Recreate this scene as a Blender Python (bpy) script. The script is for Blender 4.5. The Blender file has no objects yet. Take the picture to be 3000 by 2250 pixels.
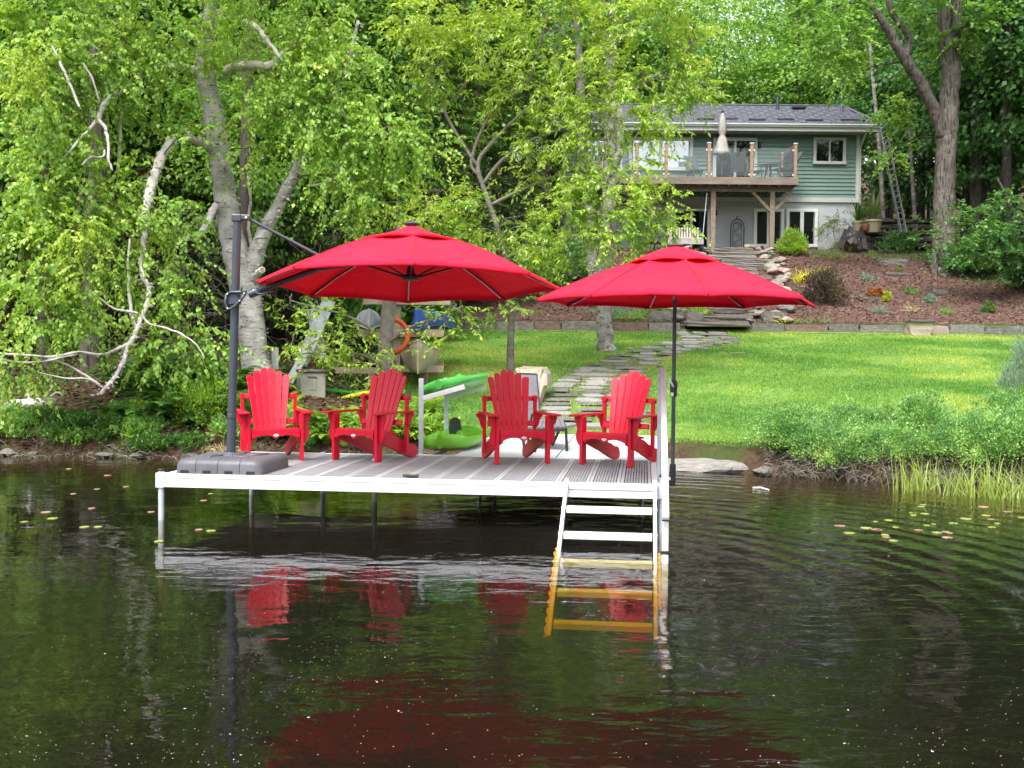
import bpy, math, random
import numpy as np
from mathutils import Vector, Matrix

R = math.radians
S = bpy.context.scene
C = S.collection
rnd = random.Random(7)
NR = np.random.RandomState(11)

# ---------------------------------------------------------------- camera
CAMZ = 1.70
cam = bpy.data.cameras.new('camera')
cam.sensor_width = 36.0
cam.lens = 38.4
cam.clip_start = 0.1
cam.clip_end = 600
camo = bpy.data.objects.new('camera', cam)
C.objects.link(camo)
ROLL = 0.0087
PITCH = math.atan(95 / 3200)
CR = Matrix.Rotation(math.pi / 2 - PITCH, 3, 'X') @ Matrix.Rotation(ROLL, 3, 'Z')
camo.location = (0, 0, CAMZ)
camo.rotation_euler = CR.to_euler()
S.camera = camo

# ---------------------------------------------------------------- overcast daylight
wd = bpy.data.worlds.new('World')
S.world = wd
wd.use_nodes = True
nt = wd.node_tree
nt.nodes.clear()
wo = nt.nodes.new('ShaderNodeOutputWorld')
bg = nt.nodes.new('ShaderNodeBackground')
sky = nt.nodes.new('ShaderNodeTexSky')
sky.sky_type = 'NISHITA'
sky.sun_disc = False
SUN_EL, SUN_AZ = R(58), R(205)
sky.sun_elevation = SUN_EL
sky.sun_rotation = SUN_AZ
sky.air_density = 1.0
sky.dust_density = 3.5
hs = nt.nodes.new('ShaderNodeHueSaturation')
hs.inputs['Saturation'].default_value = 0.22
hs.inputs['Value'].default_value = 1.0
nt.links.new(sky.outputs[0], hs.inputs['Color'])
nt.links.new(hs.outputs[0], bg.inputs['Color'])
bg.inputs['Strength'].default_value = 0.15
nt.links.new(bg.outputs[0], wo.inputs['Surface'])

sun = bpy.data.lights.new('sun', 'SUN')
sun.energy = 1.5
sun.angle = R(25)
sun.color = (1.0, 0.97, 0.92)
suno = bpy.data.objects.new('sun', sun)
C.objects.link(suno)
sd = Vector((math.sin(SUN_AZ) * math.cos(SUN_EL), math.cos(SUN_AZ) * math.cos(SUN_EL), math.sin(SUN_EL)))
suno.rotation_euler = sd.to_track_quat('Z', 'Y').to_euler()
suno.location = (0, -5, 30)

S.view_settings.view_transform = 'Standard'
S.view_settings.look = 'None'
S.view_settings.gamma = 1
S.view_settings.use_curve_mapping = False
S.view_settings.exposure = 1.5
cy = S.cycles
cy.max_bounces = 7
cy.diffuse_bounces = 4
cy.glossy_bounces = 3
cy.transmission_bounces = 5
cy.transparent_max_bounces = 8
cy.volume_bounces = 0
cy.sample_clamp_indirect = 4
cy.use_denoising = True
cy.denoiser = 'OPENIMAGEDENOISE'
cy.use_adaptive_sampling = False
cy.caustics_reflective = False
cy.caustics_refractive = False

# ---------------------------------------------------------------- measuring helpers
def W(px, py, Y):
    """photo pixel (3000 wide) at depth Y -> point of the place"""
    d = CR @ Vector(((px - 1500) / 3200, (1125 - py) / 3200, -1))
    return Vector((0, 0, CAMZ)) + d * (Y / d.y)

def shoreY(x):
    return np.interp(x, [-60, -8, -5.3, -2, 1.2, 2.75, 3.56, 5.4, 6.6, 10, 60],
                     [18, 17.0, 16.9, 16.7, 16.35, 16.1, 15.3, 14.5, 14.1, 13.6, 13])

def H(x, y):
    x = np.asarray(x, dtype=float); y = np.asarray(y, dtype=float)
    s = shoreY(x)
    t = y - s
    under = np.maximum(-1.5, t * 0.45 - 0.05)
    bank = 0.32 * np.clip(t / 0.35, 0, 1) - 0.05 * (1 - np.clip(t / .1, 0, 1))
    # left bank climbs a little faster
    lf = np.clip((-x - 2.0) / 2.0, 0, 1) * np.clip(t / 2, 0, 1) * np.clip((33 - y) / 6, 0, 1)
    lawn = 0.32 + np.clip((t - .35) / (32.8 - s - .35), 0, 1) * 1.98 + .35 * lf
    step = 0.32 * np.clip((y - 32.9) / .3, 0, 1)
    up = np.clip((y - 33.2) / 13.3, 0, 1) * 3.5
    hill = np.clip(y - 55, 0, 200) * 0.20
    z = lawn + step + up + hill
    z = z + 0.05 * np.sin(x * .9 + y * .37) * np.clip(t / 3, 0, 1) * np.clip((31 - y) / 3, 0, 1)
    return np.where(t < 0, under, np.where(t < .35, bank, z))

def h(x, y):
    return float(H(x, y))

def G(px, py, dz=0.0):
    """photo pixel -> where its line of sight meets the ground"""
    lo = None
    Y = 14.5
    while Y < 120:
        p = W(px, py, Y)
        if p.z <= h(p.x, p.y) + dz and Y > float(shoreY(p.x)):
            return p
        Y += 0.03 + Y * .002
    return W(px, py, 120)

def onwater(px, py):
    d = CR @ Vector(((px - 1500) / 3200, (1125 - py) / 3200, -1))
    k = -CAMZ / d.z
    return Vector((0, 0, CAMZ)) + d * k

# ---------------------------------------------------------------- scene graph helpers
def tag(o, label=None, cat=None, group=None, kind=None):
    if label: o['label'] = label
    if cat: o['category'] = cat
    if group: o['group'] = group
    if kind: o['kind'] = kind
    return o

def thing(name, label, cat, loc=(0, 0, 0), rz=0.0, group=None):
    o = bpy.data.objects.new(name, None)
    o.empty_display_size = 0.2
    C.objects.link(o)
    o.location = loc
    o.rotation_euler = (0, 0, rz)
    return tag(o, label, cat, group)

def worldoff(p):
    v = Vector((0, 0, 0))
    while p is not None:
        v += Vector(p.location)
        p = p.parent
    return v

def kids(o, cache={}):
    return [c for c in o.children]

def copytree(o, loc=None, rz=None, label=None, group=None, scale=None):
    def rec(src, parent):
        c = src.copy()
        C.objects.link(c)
        c.parent = parent
        for ch in src.children:
            rec(ch, c)
        return c
    r = rec(o, None)
    if loc is not None: r.location = loc
    if rz is not None: r.rotation_euler = (r.rotation_euler[0], r.rotation_euler[1], rz)
    if label: r['label'] = label
    if group: r['group'] = group
    if scale is not None: r.scale = (scale,) * 3 if not hasattr(scale, '__len__') else scale
    return r

class MB:
    def __init__(s):
        s.v = []; s.f = []
    def add(s, vs, fs):
        b = len(s.v)
        s.v += [Vector(v) for v in vs]
        s.f += [tuple(b + i for i in f) for f in fs]
        return s
    def box(s, c, size, rot=None):
        x, y, z = (size[0] / 2, size[1] / 2, size[2] / 2)
        vs = [Vector((sx * x, sy * y, sz * z)) for sz in (-1, 1) for sy in (-1, 1) for sx in (-1, 1)]
        if rot is not None: vs = [rot @ v for v in vs]
        c = Vector(c)
        return s.add([c + v for v in vs], [(0, 2, 3, 1), (4, 5, 7, 6), (0, 1, 5, 4), (2, 6, 7, 3), (0, 4, 6, 2), (1, 3, 7, 5)])
    def beam(s, p0, p1, w, hh, up=(0, 0, 1)):
        p0 = Vector(p0); p1 = Vector(p1)
        d = (p1 - p0).normalized()
        up = Vector(up)
        if abs(d.dot(up)) > .98: up = Vector((0, 1, 0))
        sd_ = d.cross(up).normalized()
        u = sd_.cross(d).normalized()
        vs = []
        for p in (p0, p1):
            for a, b in ((-1, -1), (1, -1), (1, 1), (-1, 1)):
                vs.append(p + sd_ * a * w / 2 + u * b * hh / 2)
        return s.add(vs, [(0, 1, 2, 3), (7, 6, 5, 4), (0, 4, 5, 1), (1, 5, 6, 2), (2, 6, 7, 3), (3, 7, 4, 0)])
    def tube(s, pts, rad, n=8, jit=0.0, seed=1):
        pts = [Vector(p) for p in pts]
        if not hasattr(rad, '__len__'): rad = [rad] * len(pts)
        rr = random.Random(seed)
        vs = []; fs = []
        prev = None
        for i, p in enumerate(pts):
            d = (pts[min(i + 1, len(pts) - 1)] - pts[max(i - 1, 0)]).normalized()
            if prev is None:
                a = d.orthogonal().normalized()
            else:
                a = (prev - d * prev.dot(d))
                a = a.normalized() if a.length > 1e-5 else d.orthogonal().normalized()
            prev = a
            b = d.cross(a)
            for k in range(n):
                t = 2 * math.pi * k / n
                r = rad[i] * (1 + jit * rr.uniform(-1, 1))
                vs.append(p + (a * math.cos(t) + b * math.sin(t)) * r)
        for i in range(len(pts) - 1):
            for k in range(n):
                fs.append((i * n + k, i * n + (k + 1) % n, (i + 1) * n + (k + 1) % n, (i + 1) * n + k))
        fs.append(tuple(reversed(range(n))))
        fs.append(tuple((len(pts) - 1) * n + k for k in range(n)))
        return s.add(vs, fs)
    def prism(s, poly, t, M):
        n = len(poly)
        vs = [M @ Vector((a, b, -t / 2)) for a, b in poly] + [M @ Vector((a, b, t / 2)) for a, b in poly]
        fs = [tuple(reversed(range(n))), tuple(range(n, 2 * n))]
        fs += [(i, (i + 1) % n, n + (i + 1) % n, n + i) for i in range(n)]
        return s.add(vs, fs)
    def lathe(s, prof, c=(0, 0, 0), n=24, rot=None):
        c = Vector(c); vs = []; fs = []
        for r, z in prof:
            for k in range(n):
                t = 2 * math.pi * k / n
                v = Vector((r * math.cos(t), r * math.sin(t), z))
                if rot is not None: v = rot @ v
                vs.append(c + v)
        m = len(prof)
        for i in range(m - 1):
            for k in range(n):
                fs.append((i * n + k, i * n + (k + 1) % n, (i + 1) * n + (k + 1) % n, (i + 1) * n + k))
        fs.append(tuple(reversed(range(n))))
        fs.append(tuple((m - 1) * n + k for k in range(n)))
        return s.add(vs, fs)
    def build(s, name, mat, parent=None, smooth=False, bevel=0, label=None, kind=None, solid=0):
        off = worldoff(parent)
        me = bpy.data.meshes.new(name)
        me.from_pydata([tuple(v - off) for v in s.v], [], s.f)
        me.validate()
        me.materials.append(mat)
        if smooth:
            me.polygons.foreach_set('use_smooth', [True] * len(me.polygons))
            if smooth == 'auto':
                me.set_sharp_from_angle(angle=R(38))
        o = bpy.data.objects.new(name, me)
        C.objects.link(o)
        o.parent = parent
        if bevel:
            b = o.modifiers.new('bevel', 'BEVEL')
            b.width = bevel; b.segments = 2; b.limit_method = 'ANGLE'; b.angle_limit = R(35)
        if solid:
            q = o.modifiers.new('solid', 'SOLIDIFY'); q.thickness = solid; q.offset = 0
        return tag(o, label, None, None, kind)

def npmesh(name, verts, faces, mat, parent=None, kind=None, smooth=False):
    """verts (N,3), faces (M,k) numpy"""
    off = worldoff(parent)
    verts = np.asarray(verts, dtype=np.float32) - np.array(off, dtype=np.float32)
    me = bpy.data.meshes.new(name)
    k = faces.shape[1]
    me.vertices.add(len(verts))
    me.vertices.foreach_set('co', verts.ravel())
    me.loops.add(faces.size)
    me.loops.foreach_set('vertex_index', faces.astype(np.int32).ravel())
    me.polygons.add(len(faces))
    me.polygons.foreach_set('loop_start', np.arange(0, faces.size, k, dtype=np.int32))
    me.update(calc_edges=True)
    if smooth: me.polygons.foreach_set('use_smooth', [True] * len(me.polygons))
    me.materials.append(mat)
    o = bpy.data.objects.new(name, me)
    C.objects.link(o)
    o.parent = parent
    return tag(o, None, None, None, kind)

def unit(a):
    return a / np.maximum(np.linalg.norm(a, axis=1, keepdims=True), 1e-6)

def leafgeo(P, A, N, L, Wd, fold=.18, wide=.42):
    """leaf blades: base P, axis A, normal N -> verts, quads"""
    n = len(P)
    A = unit(A); Sx = unit(np.cross(A, N)); Nn = np.cross(Sx, A)
    L = np.broadcast_to(np.asarray(L, float), (n,))[:, None]
    Wd = np.broadcast_to(np.asarray(Wd, float), (n,))[:, None]
    v = np.empty((n, 4, 3))
    v[:, 0] = P
    v[:, 1] = P + A * L * wide + Sx * Wd / 2 + Nn * Wd * fold
    v[:, 2] = P + A * L
    v[:, 3] = P + A * L * wide - Sx * Wd / 2 + Nn * Wd * fold
    f = np.arange(n * 4).reshape(n, 4)
    return v.reshape(-1, 3), f

def rdir(n, rs=NR):
    return unit(rs.normal(size=(n, 3)))

# ---------------------------------------------------------------- materials
def newmat(name):
    m = bpy.data.materials.new(name)
    m.use_nodes = True
    m.node_tree.nodes.clear()
    return m, m.node_tree

def col4(c): return (c[0], c[1], c[2], 1)

def mat(name, c1, c2=None, scale=6, rough=.6, bump=0, bscale=None, metal=0, stretch=(1, 1, 1), detail=5, c3=None, spec=.5, coat=0, objvar=0, transl=None):
    m, t = newmat(name)
    L = t.links.new
    o = t.nodes.new('ShaderNodeOutputMaterial')
    p = t.nodes.new('ShaderNodeBsdfPrincipled')
    p.inputs['Roughness'].default_value = rough
    p.inputs['Metallic'].default_value = metal
    p.inputs['Specular IOR Level'].default_value = spec
    p.inputs['Coat Weight'].default_value = coat
    tc = t.nodes.new('ShaderNodeTexCoord')
    mp = t.nodes.new('ShaderNodeMapping')
    mp.inputs['Scale'].default_value = stretch
    L(tc.outputs['Object'], mp.inputs['Vector'])
    src = None
    if c2 is not None:
        nz = t.nodes.new('ShaderNodeTexNoise')
        nz.inputs['Scale'].default_value = scale
        nz.inputs['Detail'].default_value = detail
        nz.inputs['Roughness'].default_value = .65
        if objvar:
            oi = t.nodes.new('ShaderNodeObjectInfo')
            ad = t.nodes.new('ShaderNodeVectorMath'); ad.operation = 'SCALE'
            L(oi.outputs['Random'], ad.inputs[0]); ad.inputs['Scale'].default_value = 40
            a2 = t.nodes.new('ShaderNodeVectorMath'); a2.operation = 'ADD'
            L(mp.outputs[0], a2.inputs[0]); L(ad.outputs[0], a2.inputs[1])
            L(a2.outputs[0], nz.inputs['Vector'])
        else:
            L(mp.outputs[0], nz.inputs['Vector'])
        r = t.nodes.new('ShaderNodeValToRGB')
        r.color_ramp.elements[0].position = .36; r.color_ramp.elements[0].color = col4(c1)
        r.color_ramp.elements[1].position = .66; r.color_ramp.elements[1].color = col4(c2)
        if c3 is not None:
            e = r.color_ramp.elements.new(.52); e.color = col4(c3)
        L(nz.outputs[0], r.inputs[0])
        src = r.outputs[0]
        if objvar:
            hv = t.nodes.new('ShaderNodeHueSaturation')
            mr = t.nodes.new('ShaderNodeMapRange')
            mr.inputs['To Min'].default_value = 1 - objvar; mr.inputs['To Max'].default_value = 1 + objvar
            L(oi.outputs['Random'], mr.inputs[0]); L(mr.outputs[0], hv.inputs['Value'])
            L(src, hv.inputs['Color']); src = hv.outputs[0]
        L(src, p.inputs['Base Color'])
    else:
        p.inputs['Base Color'].default_value = col4(c1)
    if bump:
        n2 = t.nodes.new('ShaderNodeTexNoise')
        n2.inputs['Scale'].default_value = bscale or scale * 3
        n2.inputs['Detail'].default_value = 6
        L(mp.outputs[0], n2.inputs['Vector'])
        b = t.nodes.new('ShaderNodeBump')
        b.inputs['Strength'].default_value = 1
        b.inputs['Distance'].default_value = bump
        L(n2.outputs[0], b.inputs['Height']); L(b.outputs[0], p.inputs['Normal'])
    if transl:
        tr = t.nodes.new('ShaderNodeBsdfTranslucent'); tr.inputs[0].default_value = col4(transl[0])
        mx = t.nodes.new('ShaderNodeMixShader'); mx.inputs[0].default_value = transl[1]
        L(p.outputs[0], mx.inputs[1]); L(tr.outputs[0], mx.inputs[2]); L(mx.outputs[0], o.inputs[0])
    else:
        L(p.outputs[0], o.inputs[0])
    return m

def leafmat(name, ca, cb, cc=None, trans=.45, gloss=.04, clump=.7, camp=1.3, tmul=(1.5, 1.35, .7)):
    """leaf blades: each blade its own tone between ca and cb, some cc; light shines through"""
    m, t = newmat(name)
    L = t.links.new
    o = t.nodes.new('ShaderNodeOutputMaterial')
    g = t.nodes.new('ShaderNodeNewGeometry')
    tc = t.nodes.new('ShaderNodeTexCoord')
    nz = t.nodes.new('ShaderNodeTexNoise'); nz.inputs['Scale'].default_value = clump; nz.inputs['Detail'].default_value = 3
    L(tc.outputs['Object'], nz.inputs['Vector'])
    md = t.nodes.new('ShaderNodeMath'); md.operation = 'MULTIPLY_ADD'
    L(nz.outputs[0], md.inputs[0]); md.inputs[1].default_value = camp; md.inputs[2].default_value = .23 - camp * .5
    a = t.nodes.new('ShaderNodeMath'); a.operation = 'MULTIPLY_ADD'
    L(g.outputs['Random Per Island'], a.inputs[0]); a.inputs[1].default_value = .62
    L(md.outputs[0], a.inputs[2])
    r = t.nodes.new('ShaderNodeValToRGB')
    r.color_ramp.elements[0].position = .12; r.color_ramp.elements[0].color = col4(ca)
    r.color_ramp.elements[1].position = .78; r.color_ramp.elements[1].color = col4(cb)
    if cc is not None:
        e = r.color_ramp.elements.new(1.0); e.color = col4(cc)
    L(a.outputs[0], r.inputs[0])
    d = t.nodes.new('ShaderNodeBsdfDiffuse'); L(r.outputs[0], d.inputs[0])
    mu = t.nodes.new('ShaderNodeVectorMath'); mu.operation = 'MULTIPLY'
    L(r.outputs[0], mu.inputs[0]); mu.inputs[1].default_value = tmul
    tr = t.nodes.new('ShaderNodeBsdfTranslucent'); L(mu.outputs[0], tr.inputs[0])
    mx = t.nodes.new('ShaderNodeMixShader'); mx.inputs[0].default_value = trans
    L(d.outputs[0], mx.inputs[1]); L(tr.outputs[0], mx.inputs[2])
    gl = t.nodes.new('ShaderNodeBsdfGlossy'); gl.inputs['Roughness'].default_value = .5
    m2 = t.nodes.new('ShaderNodeMixShader'); m2.inputs[0].default_value = gloss
    L(mx.outputs[0], m2.inputs[1]); L(gl.outputs[0], m2.inputs[2]); L(m2.outputs[0], o.inputs[0])
    return m

MT = {}
MT['red'] = mat('red_plastic', (.58, .005, .028), (.62, .007, .034), 8, .42, .0006, 90, spec=.35)
MT['canopy'] = mat('red_canopy_fabric', (.74, .022, .065), (.78, .028, .078), 3, .75, .0004, 400, spec=.3, transl=((.75, .006, .03), .26))
def clothmat(name, c1, c2, tr, k=.24):
    m, t = newmat(name); L = t.links.new
    o = t.nodes.new('ShaderNodeOutputMaterial'); p = t.nodes.new('ShaderNodeBsdfPrincipled')
    p.inputs['Roughness'].default_value = .8; p.inputs['Specular IOR Level'].default_value = .25
    p.inputs['Sheen Weight'].default_value = .05; p.inputs['Sheen Roughness'].default_value = .4
    tc = t.nodes.new('ShaderNodeTexCoord')
    n1 = t.nodes.new('ShaderNodeTexNoise'); n1.inputs['Scale'].default_value = 1.3; n1.inputs['Detail'].default_value = 7; n1.inputs['Roughness'].default_value = .7
    L(tc.outputs['Object'], n1.inputs['Vector'])
    r = t.nodes.new('ShaderNodeValToRGB'); r.color_ramp.elements[0].position = .35; r.color_ramp.elements[0].color = col4(c1)
    r.color_ramp.elements[1].position = .7; r.color_ramp.elements[1].color = col4(c2)
    L(n1.outputs[0], r.inputs[0]); L(r.outputs[0], p.inputs['Base Color'])
    n2 = t.nodes.new('ShaderNodeTexNoise'); n2.inputs['Scale'].default_value = 5; n2.inputs['Detail'].default_value = 3; n2.inputs['Distortion'].default_value = 1.2
    L(tc.outputs['Object'], n2.inputs['Vector'])
    n3 = t.nodes.new('ShaderNodeTexNoise'); n3.inputs['Scale'].default_value = 500
    L(tc.outputs['Object'], n3.inputs['Vector'])
    a = t.nodes.new('ShaderNodeMath'); a.operation = 'MULTIPLY_ADD'; L(n3.outputs[0], a.inputs[0]); a.inputs[1].default_value = .03; L(n2.outputs[0], a.inputs[2])
    b = t.nodes.new('ShaderNodeBump'); b.inputs['Distance'].default_value = .022; L(a.outputs[0], b.inputs['Height']); L(b.outputs[0], p.inputs['Normal'])
    tl = t.nodes.new('ShaderNodeBsdfTranslucent'); tl.inputs[0].default_value = col4(tr)
    mx = t.nodes.new('ShaderNodeMixShader'); mx.inputs[0].default_value = k
    L(p.outputs[0], mx.inputs[1]); L(tl.outputs[0], mx.inputs[2]); L(mx.outputs[0], o.inputs[0])
    return m
MT['canopy'] = clothmat('red_canopy_fabric', (.80, .009, .045), (.88, .016, .062), (.80, .003, .024))
MT['seam'] = mat('dark_red_seam', (.42, .006, .02), rough=.8)
MT['charcoal'] = mat('charcoal_metal', (.055, .066, .085), (.065, .078, .10), 3, .38, metal=.3)
MT['black'] = mat('black_plastic', (.012, .012, .014), (.02, .02, .022), 10, .45)
MT['baseplas'] = mat('dark_grey_base_plastic', (.085, .08, .095), (.12, .115, .135), 5, .5, .001, 60)
MT['alu'] = mat('brushed_aluminium', (.66, .67, .70), (.78, .79, .82), 5, .45, .0006, 30, metal=.05, stretch=(.3, 3, 3))
MT['deckrim'] = mat('pale_deck_rim', (.38, .39, .40), (.45, .46, .47), 5, .55, .0008, 60, objvar=.05)
MT['whitealu'] = mat('brightened_aluminium', (.72, .73, .76), (.80, .81, .84), 6, .42, .0008, 40)  # aluminium lightened in colour to stand for overexposed glare on the rails
MT['alupost'] = mat('galvanised_post', (.50, .56, .62), (.62, .68, .74), 9, .4, metal=.35)
MT['deckpanel'] = mat('grey_deck_grating', (.27, .28, .34), (.35, .35, .28), 3.4, .6, .0008, 60, c3=(.31, .32, .335), objvar=.10)
MT['walkpanel'] = mat('pale_grey_walkway_panel', (.50, .53, .54), (.58, .60, .61), 4, .55, .0008, 50, objvar=.04)
MT['led'] = mat('pale_led_strip', (.75, .68, .68), rough=.5)
MT['white'] = mat('white_paint', (.72, .72, .72), (.80, .80, .79), 4, .5)
MT['rope'] = mat('yellow_rope', (.70, .42, .015), (.85, .55, .03), 40, .8)
MT['wood'] = mat('weathered_timber', (.16, .115, .085), (.30, .235, .18), 9, .8, .004, 30, stretch=(1, 1, 1))
MT['woodred'] = mat('brown_cedar_post', (.20, .10, .06), (.32, .18, .12), 12, .7, .002, 40)
MT['greywood'] = mat('grey_weathered_wood', (.20, .19, .18), (.34, .32, .30), 8, .85, .004, 30)
MT['palewood'] = mat('pale_lumber', (.30, .23, .16), (.42, .34, .25), 9, .8, .003, 30)
MT['birch'] = None
def barkmat(name, base, base2, dark, zs=22, amt=.60, rough=.85, bump=.012, vertical=False):
    m, t = newmat(name)
    L = t.links.new
    o = t.nodes.new('ShaderNodeOutputMaterial'); p = t.nodes.new('ShaderNodeBsdfPrincipled')
    p.inputs['Roughness'].default_value = rough
    p.inputs['Specular IOR Level'].default_value = .25
    tc = t.nodes.new('ShaderNodeTexCoord'); mp = t.nodes.new('ShaderNodeMapping')
    mp.inputs['Scale'].default_value = (9, 9, 1.3) if vertical else (3, 3, zs)
    L(tc.outputs['Object'], mp.inputs['Vector'])
    n1 = t.nodes.new('ShaderNodeTexNoise'); n1.inputs['Scale'].default_value = 1.6; n1.inputs['Detail'].default_value = 6
    n1.inputs['Roughness'].default_value = .7
    L(mp.outputs[0], n1.inputs['Vector'])
    n2 = t.nodes.new('ShaderNodeTexNoise'); n2.inputs['Scale'].default_value = 4; n2.inputs['Detail'].default_value = 5
    L(tc.outputs['Object'], n2.inputs['Vector'])
    r2 = t.nodes.new('ShaderNodeValToRGB')
    r2.color_ramp.elements[0].position = .35; r2.color_ramp.elements[0].color = col4(base)
    r2.color_ramp.elements[1].position = .65; r2.color_ramp.elements[1].color = col4(base2)
    L(n2.outputs[0], r2.inputs[0])
    r1 = t.nodes.new('ShaderNodeValToRGB')
    r1.color_ramp.elements[0].position = amt; r1.color_ramp.elements[0].color = (0, 0, 0, 1)
    r1.color_ramp.elements[1].position = amt + .08; r1.color_ramp.elements[1].color = (1, 1, 1, 1)
    L(n1.outputs[0], r1.inputs[0])
    mx = t.nodes.new('ShaderNodeMix'); mx.data_type = 'RGBA'
    L(r1.outputs[0], mx.inputs['Factor']); L(r2.outputs[0], mx.inputs['A']); mx.inputs['B'].default_value = col4(dark)
    L(mx.outputs['Result'], p.inputs['Base Color'])
    b = t.nodes.new('ShaderNodeBump'); b.inputs['Distance'].default_value = bump
    L(n1.outputs[0], b.inputs['Height']); L(b.outputs[0], p.inputs['Normal'])
    L(p.outputs[0], o.inputs[0])
    return m

MT['birch'] = barkmat('birch_bark', (.30, .28, .265), (.54, .52, .50), (.10, .075, .06), 11, .555, bump=.03)
MT['birchlimb'] = barkmat('birch_limb_bark', (.46, .42, .39), (.68, .64, .61), (.14, .10, .08), 12, .58, bump=.01)
MT['poplar'] = barkmat('pale_trunk_bark', (.17, .15, .14), (.38, .355, .34), (.09, .075, .065), 5, .54, bump=.05)
MT['twig'] = mat('brown_twig', (.07, .05, .035), (.13, .09, .065), 10, .85)
MT['twiggrey'] = mat('grey_branch_bark', (.14, .12, .10), (.24, .21, .18), 10, .85)
MT['maplebark'] = barkmat('maple_bark', (.105, .088, .078), (.19, .165, .145), (.040, .033, .028), amt=.50, vertical=True, bump=.05)
MT['darkbark'] = barkmat('dark_forest_bark', (.07, .06, .055), (.12, .10, .09), (.03, .025, .022), amt=.52, vertical=True, bump=.04)
MT['smallbark'] = barkmat('young_cherry_bark', (.16, .14, .125), (.26, .24, .22), (.07, .06, .05), 14, .55, bump=.004)

LF = {}
LF['birch'] = leafmat('birch_leaves', (.15, .31, .050), (.36, .57, .100), (.54, .68, .11), trans=.46, gloss=.03, clump=.9)
LF['cherry'] = leafmat('cherry_leaves', (.14, .29, .035), (.39, .57, .075), (.60, .70, .10), trans=.50, gloss=.03, clump=.8)
LF['raceme'] = leafmat('cream_catkins', (.66, .62, .34), (.86, .80, .56), trans=.25, gloss=.02)
LF['maple'] = leafmat('forest_maple_leaves', (.09, .22, .050), (.24, .46, .085), (.40, .58, .09), trans=.48, gloss=.05, clump=.45)
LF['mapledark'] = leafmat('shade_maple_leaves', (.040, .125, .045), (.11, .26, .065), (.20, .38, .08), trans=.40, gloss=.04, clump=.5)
LF['conifer'] = leafmat('conifer_needles', (.050, .12, .036), (.13, .24, .060), (.24, .36, .07), trans=.25, gloss=.04, clump=.8)
LF['fern'] = leafmat('fern_fronds', (.10, .22, .020), (.27, .44, .035), (.42, .55, .05), trans=.40, gloss=.03, clump=1.2)
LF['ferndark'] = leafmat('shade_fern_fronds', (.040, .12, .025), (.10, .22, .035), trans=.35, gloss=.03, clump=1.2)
LF['gale'] = leafmat('shore_shrub_leaves', (.075, .22, .060), (.28, .50, .13), (.45, .64, .17), trans=.35, gloss=.04, clump=2.2, camp=2.4)
LF['grass'] = leafmat('lawn_grass_blades', (.085, .23, .035), (.24, .42, .060), (.46, .52, .12), trans=.40, gloss=.03, clump=.42, camp=3.0)
LF['reed'] = leafmat('reed_blades', (.22, .33, .05), (.42, .52, .12), (.58, .56, .25), trans=.35, gloss=.05)
LF['chip'] = leafmat('red_brown_wood_chips', (.085, .043, .033), (.21, .118, .092), (.34, .23, .18), trans=0, gloss=.02, clump=1)
LF['litter'] = leafmat('dead_leaf_litter', (.06, .035, .02), (.17, .105, .06), (.26, .19, .12), trans=0, gloss=.02, clump=1)
LF['yellow'] = leafmat('golden_shrub_leaves', (.26, .36, .02), (.52, .60, .03), (.68, .70, .06), trans=.35, gloss=.03, clump=2)
LF['goldgrass'] = leafmat('golden_grass_leaves', (.42, .42, .03), (.70, .64, .05), trans=.3, gloss=.03)
LF['barberry'] = leafmat('purple_brown_leaves', (.040, .032, .022), (.10, .075, .045), (.16, .13, .06), trans=.2, gloss=.04)
LF['bluegreen'] = leafmat('blue_green_leaves', (.12, .20, .15), (.26, .36, .28), trans=.25, gloss=.03)
LF['sage'] = leafmat('sage_green_leaves', (.10, .16, .05), (.24, .30, .11), trans=.3, gloss=.03)
LF['orange'] = leafmat('orange_brown_leaves', (.20, .07, .02), (.40, .16, .04), trans=.2, gloss=.03)
LF['dry'] = leafmat('dry_straw_blades', (.30, .24, .12), (.52, .43, .25), trans=.15, gloss=.02)
LF['lily'] = leafmat('lily_pads', (.34, .36, .10), (.55, .50, .20), (.52, .30, .20), trans=0, gloss=.05)
LF['mote'] = leafmat('floating_specks', (.42, .36, .24), (.75, .70, .55), trans=0, gloss=.02)

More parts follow.
